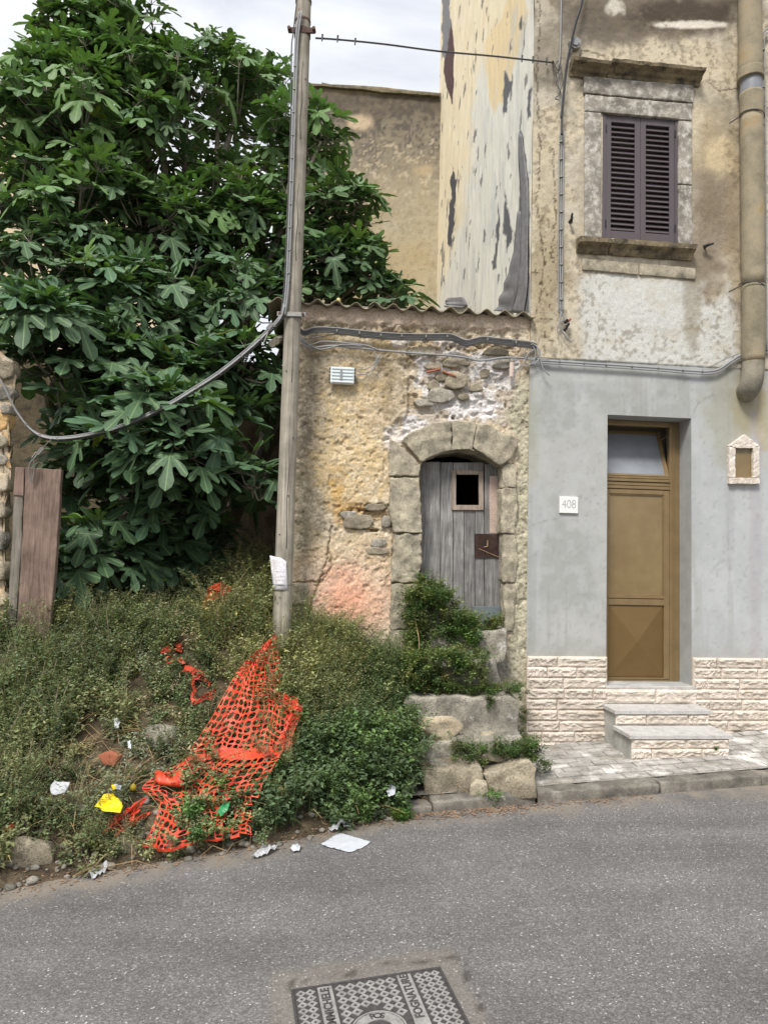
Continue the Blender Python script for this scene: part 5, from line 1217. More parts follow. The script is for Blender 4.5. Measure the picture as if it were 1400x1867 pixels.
while len(items) < 3600 and tries < 13999:
    tries += 1
    X, Y, z, e_, fr_, px_, py_ = (float(q[tries]) for q in (CX_, CYY, CZ, CE, CF, CPX, CPY))
    if px_ > 742 + max(0, (1330 - py_)) * .1 and py_ > 1255: continue
    d_ = (Y - e_)
    dn = float(D1_[tries]); dn2 = float(D2_[tries])
    if math.hypot(px_ - 60, (py_ - 1600) * .7) < 66 and rs.random() < .93: continue
    # bare strips: road edge, litter patch, the dark hollow
    if d_ < .12 and rs.random() < .8: continue
    bare = math.hypot((px_ - 215) / 120, (py_ - 1440) / 75) < 1 + (dn2 - .5) or math.hypot((px_ - 120) / 60, (py_ - 1545) / 60) < 1
    if bare and rs.random() < .55: continue
    if 250 < px_ < 560 and 1180 < py_ < 1560 and rs.random() < .25: continue
    if Y > fr_ - .1 and rs.random() < .5: continue
    if dn < .43 and rs.random() < .68: continue
    if dn2 < .33 and rs.random() < .55: continue
    if float(pdist(np.array([float(px_)]), np.array([float(py_)]), NETP)[0]) < 6 and rs.random() < .5: continue
    if px_ > 470 and py_ > 1365:                         # lush nettle-like patch at the road
        lib, s, c_, stm = (BROAD if rs.random() < .6 else TALL, rs.uniform(.5, 1.15) * (.6 + 1.1 * dn2), GR['fresh'] if rs.random() < .2 else (.115, .17, .085), STG)
    elif px_ > 640 and py_ > 1180: lib, s, c_, stm = (rs.choice([BROAD, LOWC, TALL, WISP]), rs.uniform(.4, 1.0) * (.45 + 1.0 * dn2), GR[rs.choice(['deep', 'deep', 'mid', 'olive'])], STG)
    elif 420 < px_ < 660 and py_ < 1320:
        lib, s, c_, stm = (TALL if rs.random() < .55 else WISP, rs.uniform(.7, 1.25) , GR[rs.choice(['olive', 'mid', 'olive', 'yel'])], ST)
        if px_ > 560: s *= .75
    elif 230 < px_ < 460: lib, s, c_, stm = (TALL if rs.random() < .45 else LOWC, rs.uniform(.55, .9), GR[rs.choice(['olive', 'mid', 'deep', 'dry' if dn2 < .45 else 'grey'])], ST)
    else: lib, s, c_, stm = (LOWC if rs.random() < .45 else (TALL if rs.random() < .6 else WISP), rs.uniform(.6, 1.05), GR[rs.choice(['mid', 'grey', 'deep', 'olive', 'mid'])], ST)
    if dn2 < .36 and rs.random() < .5: lib, c_ = DRY, GR['dry']
    k_ = rs.uniform(.75, 1.15)
    items.append((lib, (X, Y, z - .02), s, tuple(a * k_ for a in c_), stm))
for k in range(150):                                    # taller growth round the pole foot and behind the net
    x = rs.uniform(375, 640); y = rs.uniform(1110, 1200); D = VD(x, y, 0)
    if x > 560: y += 25; D = VD(x, y, 0)
    if 420 < x < 545 and y > 1118: continue
    items.append((WISP if rs.random() < .6 else TALL, tuple(P(x, y, D)), rs.uniform(.7, 1.2) * (.75 if x > 560 else 1), tuple(a * rs.uniform(.8, 1.1) for a in GR[rs.choice(['olive', 'yel', 'mid'])]), ST))
for k in range(70):                                    # growth over the lower part of the net
    x = rs.uniform(330, 520); y = rs.uniform(1400, 1545)
    if y < 1400 + (500 - x) * .25: continue
    items.append((LOWC if rs.random() < .5 else BROAD, tuple(P(x, y, VD(x, y, .12))), rs.uniform(.45, .8), tuple(a * rs.uniform(.8, 1.1) for a in GR[rs.choice(['mid', 'deep', 'olive', 'fresh'])]), STG))
for k in range(14):                                     # thin sprays in front of the upper net
    x = rs.uniform(440, 540); y = rs.uniform(1300, 1400)
    items.append((WISP, tuple(P(x, y, VD(x, y, .20))), rs.uniform(.35, .6), tuple(a * rs.uniform(.8, 1.1) for a in GR[rs.choice(['olive', 'yel', 'dry'])]), ST))
tag(scatter('weeds', items, ''), 'tangled small-leaved green and olive weeds covering the bank beside the road', 'weeds', None, 'stuff')
# dry stalks and straw on the bank
bm = bmesh.new()
for k in range(900):
    X = rs.uniform(-3.0, .6); e_ = float(edge_y(np.array([X]))[0]); Y = rs.uniform(e_ - .05, e_ + 1.3); z = float(verge_h(np.array([X]), np.array([Y]))[0])
    px_, py_ = proj(X, Y, z)
    if not (math.hypot((px_ - 230) / 170, (py_ - 1440) / 110) < 1 or rs.random() < .3): continue
    a = rs.uniform(0, 6.28); L = rs.uniform(.12, .4); p = Vector((X, Y, z + .02)); d = Vector((math.cos(a), math.sin(a), rs.uniform(-.1, .5)))
    tube([p, p + d * L * .5 + Vector((0, 0, .04)), p + d * L + Vector((0, 0, -.02))], rs.uniform(.0018, .0035), 3, .001, bm=bm, cap=False)
tag(bmo('dry_stalks', bm, M_straw), 'bent dry stalks lying among weeds on the bank', 'stalks', None, 'stuff')
V, T = [], []; n = 0; rk0 = []
for sd_ in range(4):
    b_ = bmesh.new(); bmesh.ops.create_icosphere(b_, subdivisions=1, radius=1)
    q_ = np.array([list(v.co * (1 + .35 * mnoise.noise(v.co * 2 + Vector((sd_ * 3, 0, 0))))) for v in b_.verts]); rk0.append((q_, np.array([[v.index for v in f.verts] for f in b_.faces]))); b_.free()
for k in range(900):
    X = rs.uniform(-3.2, .9); e_ = float(edge_y(X)); Y = e_ + abs(rs.gauss(0, .55)) - .05; z = float(verge_h(X, Y)) if Y > e_ else SL * X
    q_, t_f = rk0[rs.randrange(4)]; r_ = rs.choice((.006, .008, .012, .02, .035)) * rs.uniform(.7, 1.3); a = rs.uniform(0, 6.28)
    v_ = q_ * np.array((r_, r_ * rs.uniform(.6, 1), r_ * .6)); v_ = np.stack([v_[:, 0] * math.cos(a) - v_[:, 1] * math.sin(a), v_[:, 0] * math.sin(a) + v_[:, 1] * math.cos(a), v_[:, 2]], 1) + np.array((X, Y, z + r_ * .2))
    V.append(v_); T.append(t_f + n); n += len(v_)
tag(mobj('gravel', npmesh('gravel', np.concatenate(V), np.concatenate(T)), M_greyrock), 'pale gravel and rubble crumbs scattered on the soil bank', 'gravel', None, 'stuff')
# dead leaves and chips along the gutter
V, T = [], []; n = 0
for k in range(3400):
    t = rs.random()
    if t < .62:
        s_ = rs.uniform(-.5, 1.9); q = kline(K0.x + s_, -abs(rs.gauss(0, .07)) - .005)
        dens = .35 + .65 * (fbm(np.array([s_ * 4.]), np.array([0.]), 3, 55)[0] > .5)
        if rs.random() > dens: continue
        if s_ > 1.0 and rs.random() < .35: continue
        z = SL * q.x
    else:
        X = rs.uniform(-3.2, .3); q = Vector((X, float(edge_y(np.array([X]))[0]) - rs.gauss(0, .06), 0)); z = max(SL * X, float(verge_h(np.array([X]), np.array([q.y]))[0])) if q.y > float(edge_y(np.array([X]))[0]) else SL * X
    a = rs.uniform(0, 6.28); L = rs.uniform(.005, .018); w2 = L * rs.uniform(.15, .5); cz = rs.uniform(-.4, .4)
    d = Vector((math.cos(a), math.sin(a), cz * .6)) * L; s_ = Vector((-math.sin(a), math.cos(a), rs.uniform(-.5, .5))) * w2; p = Vector((q.x, q.y, z + .006 + abs(d.z)))
    V += [p - d, p + s_, p + d, p - s_]; T += [(n, n + 1, n + 2), (n, n + 2, n + 3)]; n += 4
me = npmesh('leaf_litter', [list(v) for v in V], T); o = mobj('leaf_litter', me, M_dead); tag(o, 'brown dead leaf litter gathered in the gutter along the kerb', 'litter', None, 'stuff')
# plants one can point at
def plant(name, label, cat, pts_, lib, s, cols, stem=STG, group=None):
    r = random.Random(len(label)); it = []
    for p in pts_: it.append((lib, p, s * r.uniform(.8, 1.15), tuple(a * r.uniform(.8, 1.2) for a in r.choice(cols)), stem))
    t = thing(name, pts_[0], label, cat, group); scatter('foliage', it, '', t); return t
bp_ = []
r = random.Random(77)
for k in range(420):
    x = r.uniform(742, 892); y = r.uniform(1085, 1260); D = 6.0 + r.uniform(0, .5) if y > 1200 else 6.3 + r.uniform(0, .25)
    if y < 1140 and x > 850: continue
    if x > 880 and y < 1230: continue
    if x > 806 + (y - 1075) * .75: continue
    bp_.append(tuple(P(x, y, D)))
for k in range(16): bp_.append(tuple(P(r.uniform(764, 800), r.uniform(1060, 1120), 6.5)))
for k in range(22): bp_.append(tuple(P(r.uniform(850, 915), r.uniform(1140, 1158), r.uniform(6.45, 6.6))))
bush = plant('leafy_bush', 'dense green leafy bush growing on the top step against the old plank door', 'bush', bp_, LOWC, .8, [(.078, .125, .045), (.10, .155, .05), (.14, .19, .06), (.19, .22, .07)])
bmo('stem', tube(smooth_path([P(762, 1215, 6.15), P(764, 1170, 6.2), P(757, 1130, 6.3), P(758, 1105, 6.4)], 4), .004, 5), M_straw, bush)
pp = [tuple(P(r.uniform(740, 945), 1266 + r.uniform(-8, 4), r.uniform(6.03, 6.25))) for k in range(70)]
plant('trailing_weeds', 'light green weeds trailing over the front edge of the topmost visible stone step', 'weeds', pp, LOWC, .6, [(.10, .15, .04), (.075, .12, .035), (.15, .17, .05)])
pp = [tuple(P(r.uniform(885, 905), r.uniform(1275, 1300), 5.98)) for k in range(6)]
plant('hanging_weed', 'small tuft of weed hanging on the face of the grey step block', 'weeds', pp, LOWC, .4, [(.08, .12, .04)])
pp = [tuple(P(r.uniform(705, 765), r.uniform(1300, 1410), r.uniform(5.6, 5.9))) for k in range(26)]
plant('side_weeds', 'dark green weeds spilling from the bank against the left end of the stone steps', 'weeds', pp, LOWC, .7, [(.08, .12, .045), (.12, .16, .06)])
pp = [tuple(P(r.uniform(825, 985), r.uniform(1362, 1400) , r.uniform(5.6, 5.85))) for k in range(80)]
plant('step_weeds', 'green leafy weeds growing on the lower stone step above the kerb', 'weeds', pp, LOWC, .62, [(.075, .125, .04), (.06, .10, .035), (.11, .15, .05)])
pp = [tuple(P(r.uniform(940, 962), r.uniform(1250, 1400), 6.45)) for k in range(22)]
plant('corner_weeds', 'thin green weeds climbing the seam between stone house and cladding', 'weeds', pp, LOWC, .45, [(.085, .13, .04)])
pp = [tuple(P(r.uniform(965, 1000), r.uniform(1385, 1412), r.uniform(5.7, 6.0))) for k in range(14)]
plant('pavement_weeds', 'low weeds spreading over the pavement end beside the stone steps', 'weeds', pp, LOWC, .45, [(.08, .125, .04)])
for (x, y, n_, s_, lb) in ((888, 1468, 12, .5, 'bright green rosette weed rooted in front of the lowest rough step at the kerb'), (735, 1497, 10, .45, 'light green weed at the road edge where the kerb begins'), (1127, 1446, 7, .28, 'yellow green tuft growing at the kerb below the marble steps'),
                          (1075, 1455, 4, .18, 'tiny weed sprig at the kerb left of the yellow green tuft'), (1196, 1440, 5, .2, 'small weed tuft at the kerb right of the yellow green tuft'), (1384, 1427, 3, .18, 'tiny green weed at the kerb near the right edge of the photo'), (1305, 1372, 4, .16, 'small weed growing from the riser of the lowest marble step')):
    pp = [tuple(G(x + r.uniform(-14, 14) * s_ * 2, y + r.uniform(-4, 3)) if 'riser' not in lb else W(*UZ(x, y - 4, .62), .62)) for k in range(n_)]
    plant('weed', lb, 'weed', pp, BROAD, s_, [(.12, .20, .04), (.09, .16, .04)])

# ================================================================== POLE AND CABLES
pole = thing('utility_pole', P(514, 1135, 6.15), 'weathered grey wooden utility pole in front of the fig tree', 'pole')
PD = 6.15
def polept(y): 
    t = (1112 - y) / 1112; return P(515 + 38.5 * t, y, PD)
def polerad(y): return (33.5 - 5 * (1112 - y) / 1112) / F * PD / 2
bm = bmesh.new(); ys_ = np.linspace(1180, -160, 60); rings = []
for i, y in enumerate(ys_):
    c_ = polept(y); R_ = polerad(y); row = []
    for k in range(20):
        a = k * 2 * math.pi / 20; rr_ = R_ * (1 + .025 * mnoise.noise(Vector((math.cos(a) * 2, math.sin(a) * 2, c_.z * .5))) + .02 * math.sin(a * 6 + c_.z))
        row.append(bm.verts.new(c_ + Vector((math.cos(a) * rr_, math.sin(a) * rr_, 0))))
    rings.append(row)
for r0, r1 in zip(rings[:-1], rings[1:]):
    for k in range(20): bm.faces.new([r0[k], r0[(k + 1) % 20], r1[(k + 1) % 20], r1[k]])
bm.faces.new(rings[-1]); bmo('shaft', bm, M_pole, pole, smooth=True)
for (ya, yb) in ((600, 700), (760, 1000), (120, 260), (340, 480)):        # drying checks
    bm = bmesh.new(); tube([polept(y) + Vector((.02 + .006 * math.sin(y), -polerad(y) * .985, 0)) for y in np.linspace(yb, ya, 9)], .0035, 5, .001, bm=bm)
    bmo('crack', bm, M_black, pole)
def band(y, h, gap, nm, mat=M_steel):
    c_ = polept(y); R_ = polerad(y) + gap; bm = bmesh.new()
    tube([c_ - Vector((0, 0, h / 2)), c_ + Vector((0, 0, h / 2))], R_, 20, bm=bm); return bmo(nm, bm, mat, pole, smooth=False)
band(62, .06, .006, 'clamp_band', M_rust); band(578, .022, .008, 'clamp_band'); band(40, .02, .004, 'clamp_band', M_rust)
band(3, .02, .006, 'clamp_band', M_rust)
c_ = polept(578); bm = bmesh.new()
box(bm, [c_ + Vector((sx * .125 - 0, -polerad(578) - .012 + dy, dz)) for dz, in ((-.02,), (.02,)) for sx, dy in ((-1, 0), (1, 0), (1, .012), (-1, .012))]); bmo('flat_bracket', fin(bm, .002, 1), M_steel, pole)
for sx in (-.1, .1):
    bm = bmesh.new(); tube([c_ + Vector((sx, -polerad(578) - .03, 0)), c_ + Vector((sx, -polerad(578), 0))], .013, 6, bm=bm); bmo('bolt', bm, M_rust, pole)
c_ = polept(62); bm = bmesh.new()
box(bm, [c_ + Vector((sx * .12, -.06 + dy, dz)) for dz, in ((-.025,), (.025,)) for sx, dy in ((-1, 0), (1, 0), (1, .02), (-1, .02))]); bmo('bracket_arm', fin(bm, .003, 1), M_rust, pole)
for sx in (-.11, .11):
    bm = bmesh.new(); tube([c_ + Vector((sx, -.09, 0)), c_ + Vector((sx, -.03, 0))], .016, 6, bm=bm); bmo('bolt', bm, M_rust, pole)
for y in (150, 215, 300, 430, 520, 680, 800, 905, 975):
    bm = bmesh.new(); a = rr.uniform(-.8, .8); q = polept(y) + Vector((math.sin(a) * polerad(y), -math.cos(a) * polerad(y), 0)); tube([q, q + Vector((0, -.006, 0))], .006, 6, bm=bm); bmo('nail', bm, M_black, pole)
# notice tied to the pole
bm = bmesh.new(); rows = []
for j in range(10):
    row = []; t = j / 9; y = 1013 + 62 * t
    xl = 492 + 6 * t; xr = (524 if j else 515) + 3 * t
    for i in range(9):
        s = i / 8; p = P(xl + (xr - xl) * s, y + 4 * (1 - t) * s, PD); c0 = polept(y); R_ = polerad(y) + .008 + .01 * (1 - t)
        dx = max(-R_, min(R_, p.x - c0.x)); row.append(bm.verts.new((p.x, c0.y - math.sqrt(max(R_ * R_ - dx * dx, 0.0)) - .004 * math.sin(s * 5 + t * 6), p.z)))
    rows.append(row)
for a, b in zip(rows[:-1], rows[1:]):
    for i in range(8): bm.faces.new([a[i], a[i + 1], b[i + 1], b[i]])
thick(bm, .0015)
M_notice = stone_mat('stained_notice', lin(226, 222, 226), lin(222, 220, 224), lin(214, 206, 208), 10, 60, .1, 0, lin(205, 140, 110), (.60, .68), 8)
nt_ = bmo('notice_sheet', bm, M_notice, None, smooth=True)
noti = thing('paper_notice', P(508, 1074, PD - .1), 'stained white paper notice tied round the pole', 'notice'); nt_.parent = noti; nt_.matrix_parent_inverse = WM[noti.name].inverted()
def polefront(x, y, g=.014):
    p = P(x, y, PD); c0 = polept(y); R_ = polerad(y) + g; dx = max(-R_ * .98, min(R_ * .98, p.x - c0.x)); return Vector((p.x, c0.y - math.sqrt(R_ * R_ - dx * dx), p.z))
for yy in (1042, 1051, 1057, 1064, 1069):
    bm = bmesh.new(); x = 504.0
    while x < 521:
        l_ = rr.uniform(2, 6); tube([polefront(x, yy + rr.uniform(-.6, .6), .0185), polefront(min(x + l_, 523), yy + rr.uniform(-.6, .6), .0185)], .0011, 3, bm=bm); x += l_ + 1.6
    bmo('printed_line', bm, M_ink, noti)
bmo('tie_wire', tube([polept(1066) + Vector((math.cos(a) * (polerad(1066) + .02), math.sin(a) * (polerad(1066) + .02), 0)) for a in np.linspace(0, 6.28, 20)], .0025, 5, cap=False), M_dcable, noti)

def cable(name, paths, label, cat, mat=M_cable, group=None, ties=None, mats=None):
    t = thing(name, paths[0][0][0], label, cat, group)
    for k, (pts, r_) in enumerate(paths):
        bmo('strand', tube(smooth_path(pts, 5), r_, 7), (mats[k] if mats else mat), t, smooth=True)
    if ties:
        for (q, R_, ax) in ties:
            bmo('cable_clip', tube([Vector(q) - Vector(ax) * .005, Vector(q) + Vector(ax) * .005], R_ * .9, 10), M_steel, t)
    return t
def wp(pts, o_=.035, dy=0.0): return [W(*UZ(x, y + dy, o_), o_) for x, y in pts]
# cables down the pole
A = [(546, 20), (540, 62), (537, 120), (534, 200), (531, 300), (527, 400), (523, 500), (519, 548), (515, 574)]
pc = [([P(x + dx, y, PD - .10) for x, y in A], .008) for dx in (0, 4)] + [([P(x - 3.5, y, PD - .095) for x, y in [(545, 0), (538, 60), (535, 90)] + A[3:]], .006)]
cable('pole_cables', pc, 'grey cables clipped down the left side of the utility pole', 'cable', ties=[(P(533 - k * 1.35 + 5, 120 + k * 42, PD - .1), .016, (0, 0, 1)) for k in range(10)], mats=[M_cable, M_cable, M_dcable])
# sagging bundle to the left
SG = [(-60, 600), (-20, 660), (8, 706), (30, 750), (60, 786), (95, 799), (150, 795), (220, 778), (300, 742), (350, 712), (400, 680), (450, 640), (490, 603), (512, 578), (519, 556)]
def sgp(dx, dy, dD=0.0): return [P(x + dx, y + dy, 5.95 + .1 * (x / 520) + dD) for x, y in SG]
sg = cable('sagging_cable', [(sgp(0, 0), .0095), (sgp(2, 3.5, .01), .008), (sgp(-2, -3, .005), .0055), (sgp(0, 1, -.015), .004)], 'bundle of grey cables sagging across the lot in front of the fig tree', 'cable', mats=[M_cable, M_dcable, M_cable, M_steel])
for k in range(12):
    x, y = smooth_path([Vector((a, b, 0)) for a, b in SG], 5)[18 + k * 4][:2]; c_ = P(x, y + .5, 5.95 + .1 * (x / 520)); d = (P(x + 8, y - 3, 6.0) - c_).normalized()
    bmo('cable_clip', tube([c_ - d * .006, c_ + d * .006], .016, 9), M_steel, sg)
sp_ = cable('span_wire', [([P(95, 799, 5.95), P(86, 808, 5.95), P(77, 818, 5.95)], .003), ([P(70, 826, 5.93), P(60, 838, 5.9), P(54, 852, 5.9)], .003), ([P(66, 823, 5.93), P(57, 836, 5.9)], .003)], 'small grey turnbuckle wire tying the sagging cable to the board gate', 'wire', M_steel)
bm = bmesh.new(); a, b = P(79, 816, 5.94), P(69, 827, 5.94); tube([a, b], .022, 4, bm=bm); bmo('tension_block', bm, M_steel, sp_)
sp2 = cable('guy_wire', [([P(478, 632, 6.0), P(492, 600, 6.02), P(502, 588, 6.03), P(512, 573, 6.05)], .0025), ([P(478, 630, 6.0), P(490, 603, 6.02), P(498, 594, 6.03)], .0025)], 'thin guy wires with a grey block beside the pole bracket', 'wire', M_steel)
bmo('tension_block', tube([P(488, 600, 6.0), P(496, 590, 6.0)], .024, 4), M_steel, sp2)
# wire from the pole to the house
ww = [P(575, 68, 6.1), P(620, 71, 6.15), P(700, 79, 6.25), P(800, 92, 6.4), P(900, 101, 6.55), W(*UZ(1010, 113, .1), .1)]
wr = cable('overhead_wire', [(ww, .006), ([v + Vector((0, -.004, -.012)) for v in ww], .003)], 'overhead wire stretched from the pole top to the tall house', 'wire', M_dcable)
for x, y, D in ((588, 69, 6.1), (616, 71, 6.13), (648, 76, 6.18), (952, 107, 6.6), (972, 109, 6.6), (997, 112, 6.62)):
    bmo('clamp', tube([P(x, y - 7, D), P(x - 1, y + 5, D)], .010, 6, .006), M_dcable, wr)
# horizontal runs on the stone house
R1 = [(546, 600), (556, 606), (575, 600), (612, 601), (660, 606), (720, 611), (780, 612), (818, 612), (832, 616), (848, 623), (866, 620), (880, 617), (920, 621), (965, 626), (978, 630)]
cable('wall_conduit', [(wp(R1, .05), .0105), (wp(R1, .045, 5), .009), (wp(R1, .06, -3.5), .006), (wp(R1, .065, 2.5), .007), (wp([(548, 612)] + R1[3:], .04, 8), .006)], 'upper bundle of grey cables clipped along the stone house wall', 'cable', mats=[M_dcable, M_cable, M_cable, M_dcable, M_steel],
      ties=[(W(*UZ(x, y, .055), .055), .022, E) for x, y in ((614, 604), (655, 608), (694, 612), (732, 613), (776, 614), (815, 614), (888, 620), (940, 625))])
R2 = [(524, 575), (530, 595), (545, 612), (552, 625), (565, 634), (585, 632), (610, 630), (650, 634), (700, 639), (760, 644), (820, 648), (850, 652), (870, 657), (890, 656), (915, 652), (945, 652), (1000, 656)]
cable('wall_conduit', [(wp(R2, .04), .010), (wp([(528, 560), (530, 590), (548, 618), (566, 628), (590, 622), (640, 626), (670, 630), (690, 638)], .05), .0065), (wp([(540, 585), (546, 600), (556, 622), (580, 636), (600, 634), (625, 628), (660, 630)], .055), .006)],
      'lower bundle of grey cables running along the stone house wall from the pole', 'cable', ties=[(W(*UZ(x, y, .04), .04), .017, E) for x, y in ((640, 634), (680, 638), (730, 642), (775, 646), (815, 649), (860, 655))])
cable('cable_tail', [(wp([(975, 628), (984, 640), (982, 655), (970, 664), (958, 660), (962, 645), (975, 636)], .06), .006), (wp([(970, 626), (980, 634), (984, 650), (990, 672), (1002, 684)], .07), .006), (wp([(968, 627), (976, 640), (972, 660), (955, 668), (950, 664)], .065), .005), (wp([(972, 632), (966, 650), (945, 670), (925, 690), (905, 700)], .04), .003), (wp([(960, 628), (956, 648), (968, 656), (980, 650)], .05), .005)],
      'loose loops of grey cable hanging where the two houses meet', 'cable')
R3 = [(985, 657), (1050, 661), (1130, 666), (1200, 671), (1262, 676), (1290, 677), (1310, 673), (1330, 660), (1350, 648), (1375, 643), (1402, 638), (1440, 636)]
cable('wall_conduit', [(wp(R3, .04), .010), (wp(R3, .038, 4.5), .007), (wp([(1280, 670), (1300, 666), (1320, 655), (1345, 645)], .05), .005)], 'grey cables running above the bronze door along the top of the grey render', 'cable',
      ties=[(W(*UZ(x, y, .04), .04), .017, E) for x, y in ((1020, 659), (1065, 662), (1105, 665), (1152, 668), (1200, 671), (1245, 675), (1280, 677))])
# verticals on the tall house
R4 = [(1024, -40), (1022, 60), (1020, 110), (1016, 130), (1023, 180), (1024, 240), (1023, 300), (1022, 400), (1021, 500), (1022, 570)]
cable('riser_cable', [(wp(R4, .03), .0075), (wp([(x + 4, y) for x, y in R4[5:]], .035), .0065), (wp([(x - 3.5, y) for x, y in R4[5:]], .03), .005)], 'thin grey vertical cables clipped to the tall house left of the window', 'cable',
      ties=[(W(*UZ(1023, y, .033), .033), .02, (0, 0, 1)) for y in range(258, 570, 32)])
cable('black_cable', [(wp([(1068, -60), (1062, 0), (1050, 40), (1038, 95), (1032, 130), (1028, 170), (1024, 220), (1024, 245)], .09), .011), (wp([(1066, -60), (1059, 5), (1047, 45), (1036, 95), (1030, 130), (1026, 170), (1022, 215)], .11), .006)], 'thick dark cable coming down in front of the window cornice', 'cable', M_dcable)
t = cable('loose_wires', [(wp([(1022, 568), (1028, 580), (1018, 592), (1016, 604), (1022, 610)], .05), .005), (wp([(1024, 568), (1020, 585), (1024, 602), (1034, 616), (1042, 624)], .06), .0065), (wp([(1020, 566), (1030, 584), (1036, 590)], .06), .004)], 'dangling wire ends with black connectors low on the vertical cables', 'wire')
for x, y, m_, r_ in ((1030, 588, M_black, .02), (1033, 595, M_black, .018), (1036, 586, M_clay, .012), (1029, 602, M_black, .018)): bmo('connector', tube([W(*UZ(x, y, .06), .05), W(*UZ(x + 5, y - 6, .08), .08)], r_, 6, r_ * .6), m_, t)
t = cable('cable_knot', [(wp([(1018, 110), (1012, 118), (1018, 128), (1024, 120)], .05), .005), (wp([(1024, 130), (1014, 150), (1022, 168), (1012, 178), (1020, 182)], .05), .004), (wp([(1022, 120), (1026, 150), (1018, 170)], .06), .004)], 'tangled wires and anchor where the overhead wire meets the tall house', 'wire', M_dcable)
bmo('anchor_hook', tube([W(*UZ(1008, 112, 0), .0), W(*UZ(1008, 112, .1), .1)], .012, 6), M_rust, t)
jb = thing('round_junction_box', W(*UZ(1046, 80, .03), .03), 'round grey junction box on the wall above the window cornice', 'junction box')
u, z = UZ(1047, 80, .03); bmo('housing', fin(tube([W(u, z, .0), W(u, z, .06)], .062, 8), .004), M_steel, jb)
bmo('lid', fin(tube([W(u, z, .06), W(u, z, .072)], .04, 6), .003), M_cable, jb)
bmo('cable_gland', tube([W(u - .03, z - .05, .03), W(u - .05, z - .10, .03)], .02, 8), M_steel, jb)
cable('right_conduit', [(wp([(1400, 50), (1390, 62), (1388, 90), (1390, 200), (1391, 350), (1392, 500), (1394, 640)], .05), .009), (wp([(1402, 55), (1394, 66), (1393, 90), (1395, 200), (1396, 350), (1397, 500), (1398, 640)], .05), .007)], 'vertical grey cables at the right edge beside the drainpipe', 'cable',
      ties=[(W(*UZ(1391, y, .05), .05), .018, (0, 0, 1)) for y in range(90, 640, 34)])
# white junction box on the stone house
jb = thing('junction_box', W(*UZ(624, 698, .05), .05), 'pale ribbed rectangular junction box on the stone house wall', 'junction box')
u0_, z0_ = UZ(602, 698, .05); u1_, z1_b = UZ(646, 670, .05)
bm = bmesh.new(); fbox(bm, u0_, u1_, z0_, z1_b, 0, .055); bmo('housing', fin(bm, .008), M_white, jb)
for k in range(5):
    zz = z0_ + (z1_b - z0_) * (k + .5) / 5; bm = bmesh.new(); fbox(bm, u0_ + .012, u1_ - .012, zz - .008, zz + .008, .055, .064); bmo('rib', fin(bm, .002, 1), M_white, jb)
bm = bmesh.new(); um_ = (u0_ + u1_) / 2 - .01; fbox(bm, um_ - .01, um_ + .01, z0_ + .03, z1_b - .03, .064, .07); bmo('latch', fin(bm, .002, 1), M_cable, jb)
for s_ in (u0_ - .006, u1_ + .002):
    for k in range(5):
        zz = z0_ + (z1_b - z0_) * (k + .5) / 5; bm = bmesh.new(); fbox(bm, s_ - .006, s_ + .012, zz - .008, zz + .008, .015, .045); bmo('gland', fin(bm, .003, 1), M_dcable, jb)
cable('box_leads', [(wp([(648, 674), (668, 672), (682, 662), (686, 650), (682, 642)], .04), .0045), (wp([(648, 681), (665, 682), (680, 672), (688, 655), (694, 645)], .045), .0045), (wp([(648, 688), (662, 692), (676, 682), (690, 660), (700, 645)], .04), .003), (wp([(648, 676), (672, 678), (688, 662), (686, 646)], .05), .003)], 'thin grey leads curling from the pale junction box up to the cables', 'cable')

# ================================================================== DRAINPIPE
dp = thing('drainpipe', W(*UZ(1370, 700, .1), .1), 'fat lichened old drainpipe running down the right side of the tall house', 'drainpipe')
PR = 21 / F * 6.75
def pp_(x, y): return W(*UZ(x, y, .13), .13)
def pipe(nm, pts, r_, mat, r2=None, amp=.003):
    bm = tube(smooth_path(pts, 4), r_, 22, r2); rough(bm, amp, 9); return bmo(nm, bm, mat, dp, smooth=True)
pipe('pipe_section', [pp_(1367, -160), pp_(1367, 0), pp_(1368, 145)], PR, M_pipe)
pipe('collar', [pp_(1368, 128), pp_(1368, 136), pp_(1368, 146)], PR + .014, M_pipe); 
pipe('pvc_sleeve', [pp_(1369, 143), pp_(1369, 160), pp_(1369, 173)], PR - .008, M_pvc)
pipe('pipe_section', [pp_(1369, 170), pp_(1370, 190), pp_(1370, 212)], PR - .002, M_pipe)
pipe('pipe_section', [pp_(1370, 208), pp_(1371, 300), pp_(1372, 420), pp_(1373, 520)], PR - .004, M_pipe)
pipe('pipe_section', [pp_(1373, 518), pp_(1373, 600), pp_(1373, 660)], PR - .006, M_pipe)
pipe('elbow', [pp_(1373, 655), pp_(1372, 685), W(*UZ(1368, 704, .11), .10), W(*UZ(1364, 712, .05), .03), W(*UZ(1362, 716, .0), -.08)], PR * .93, stone_mat('grey_elbow', lin(120, 116, 104), lin(146, 140, 126), lin(160, 152, 136), 6, 80, .5, .05, lin(120, 118, 78), (.58, .7), 5))
for y in (212, 522):
    c_ = pp_(1370, y); bmo('strap_wire', tube([c_ + (E * math.cos(a) + N * math.sin(a)) * (PR + .004) + Vector((0, 0, -.02 * math.cos(a))) for a in np.linspace(-.3, 3.5, 18)], .005, 5), M_dcable, dp)
    bmo('strap_tail', tube([c_ - E * (PR), c_ - E * (PR + .07) - N * .09 + Vector((0, 0, -.03))], .006, 5), M_dcable, dp)

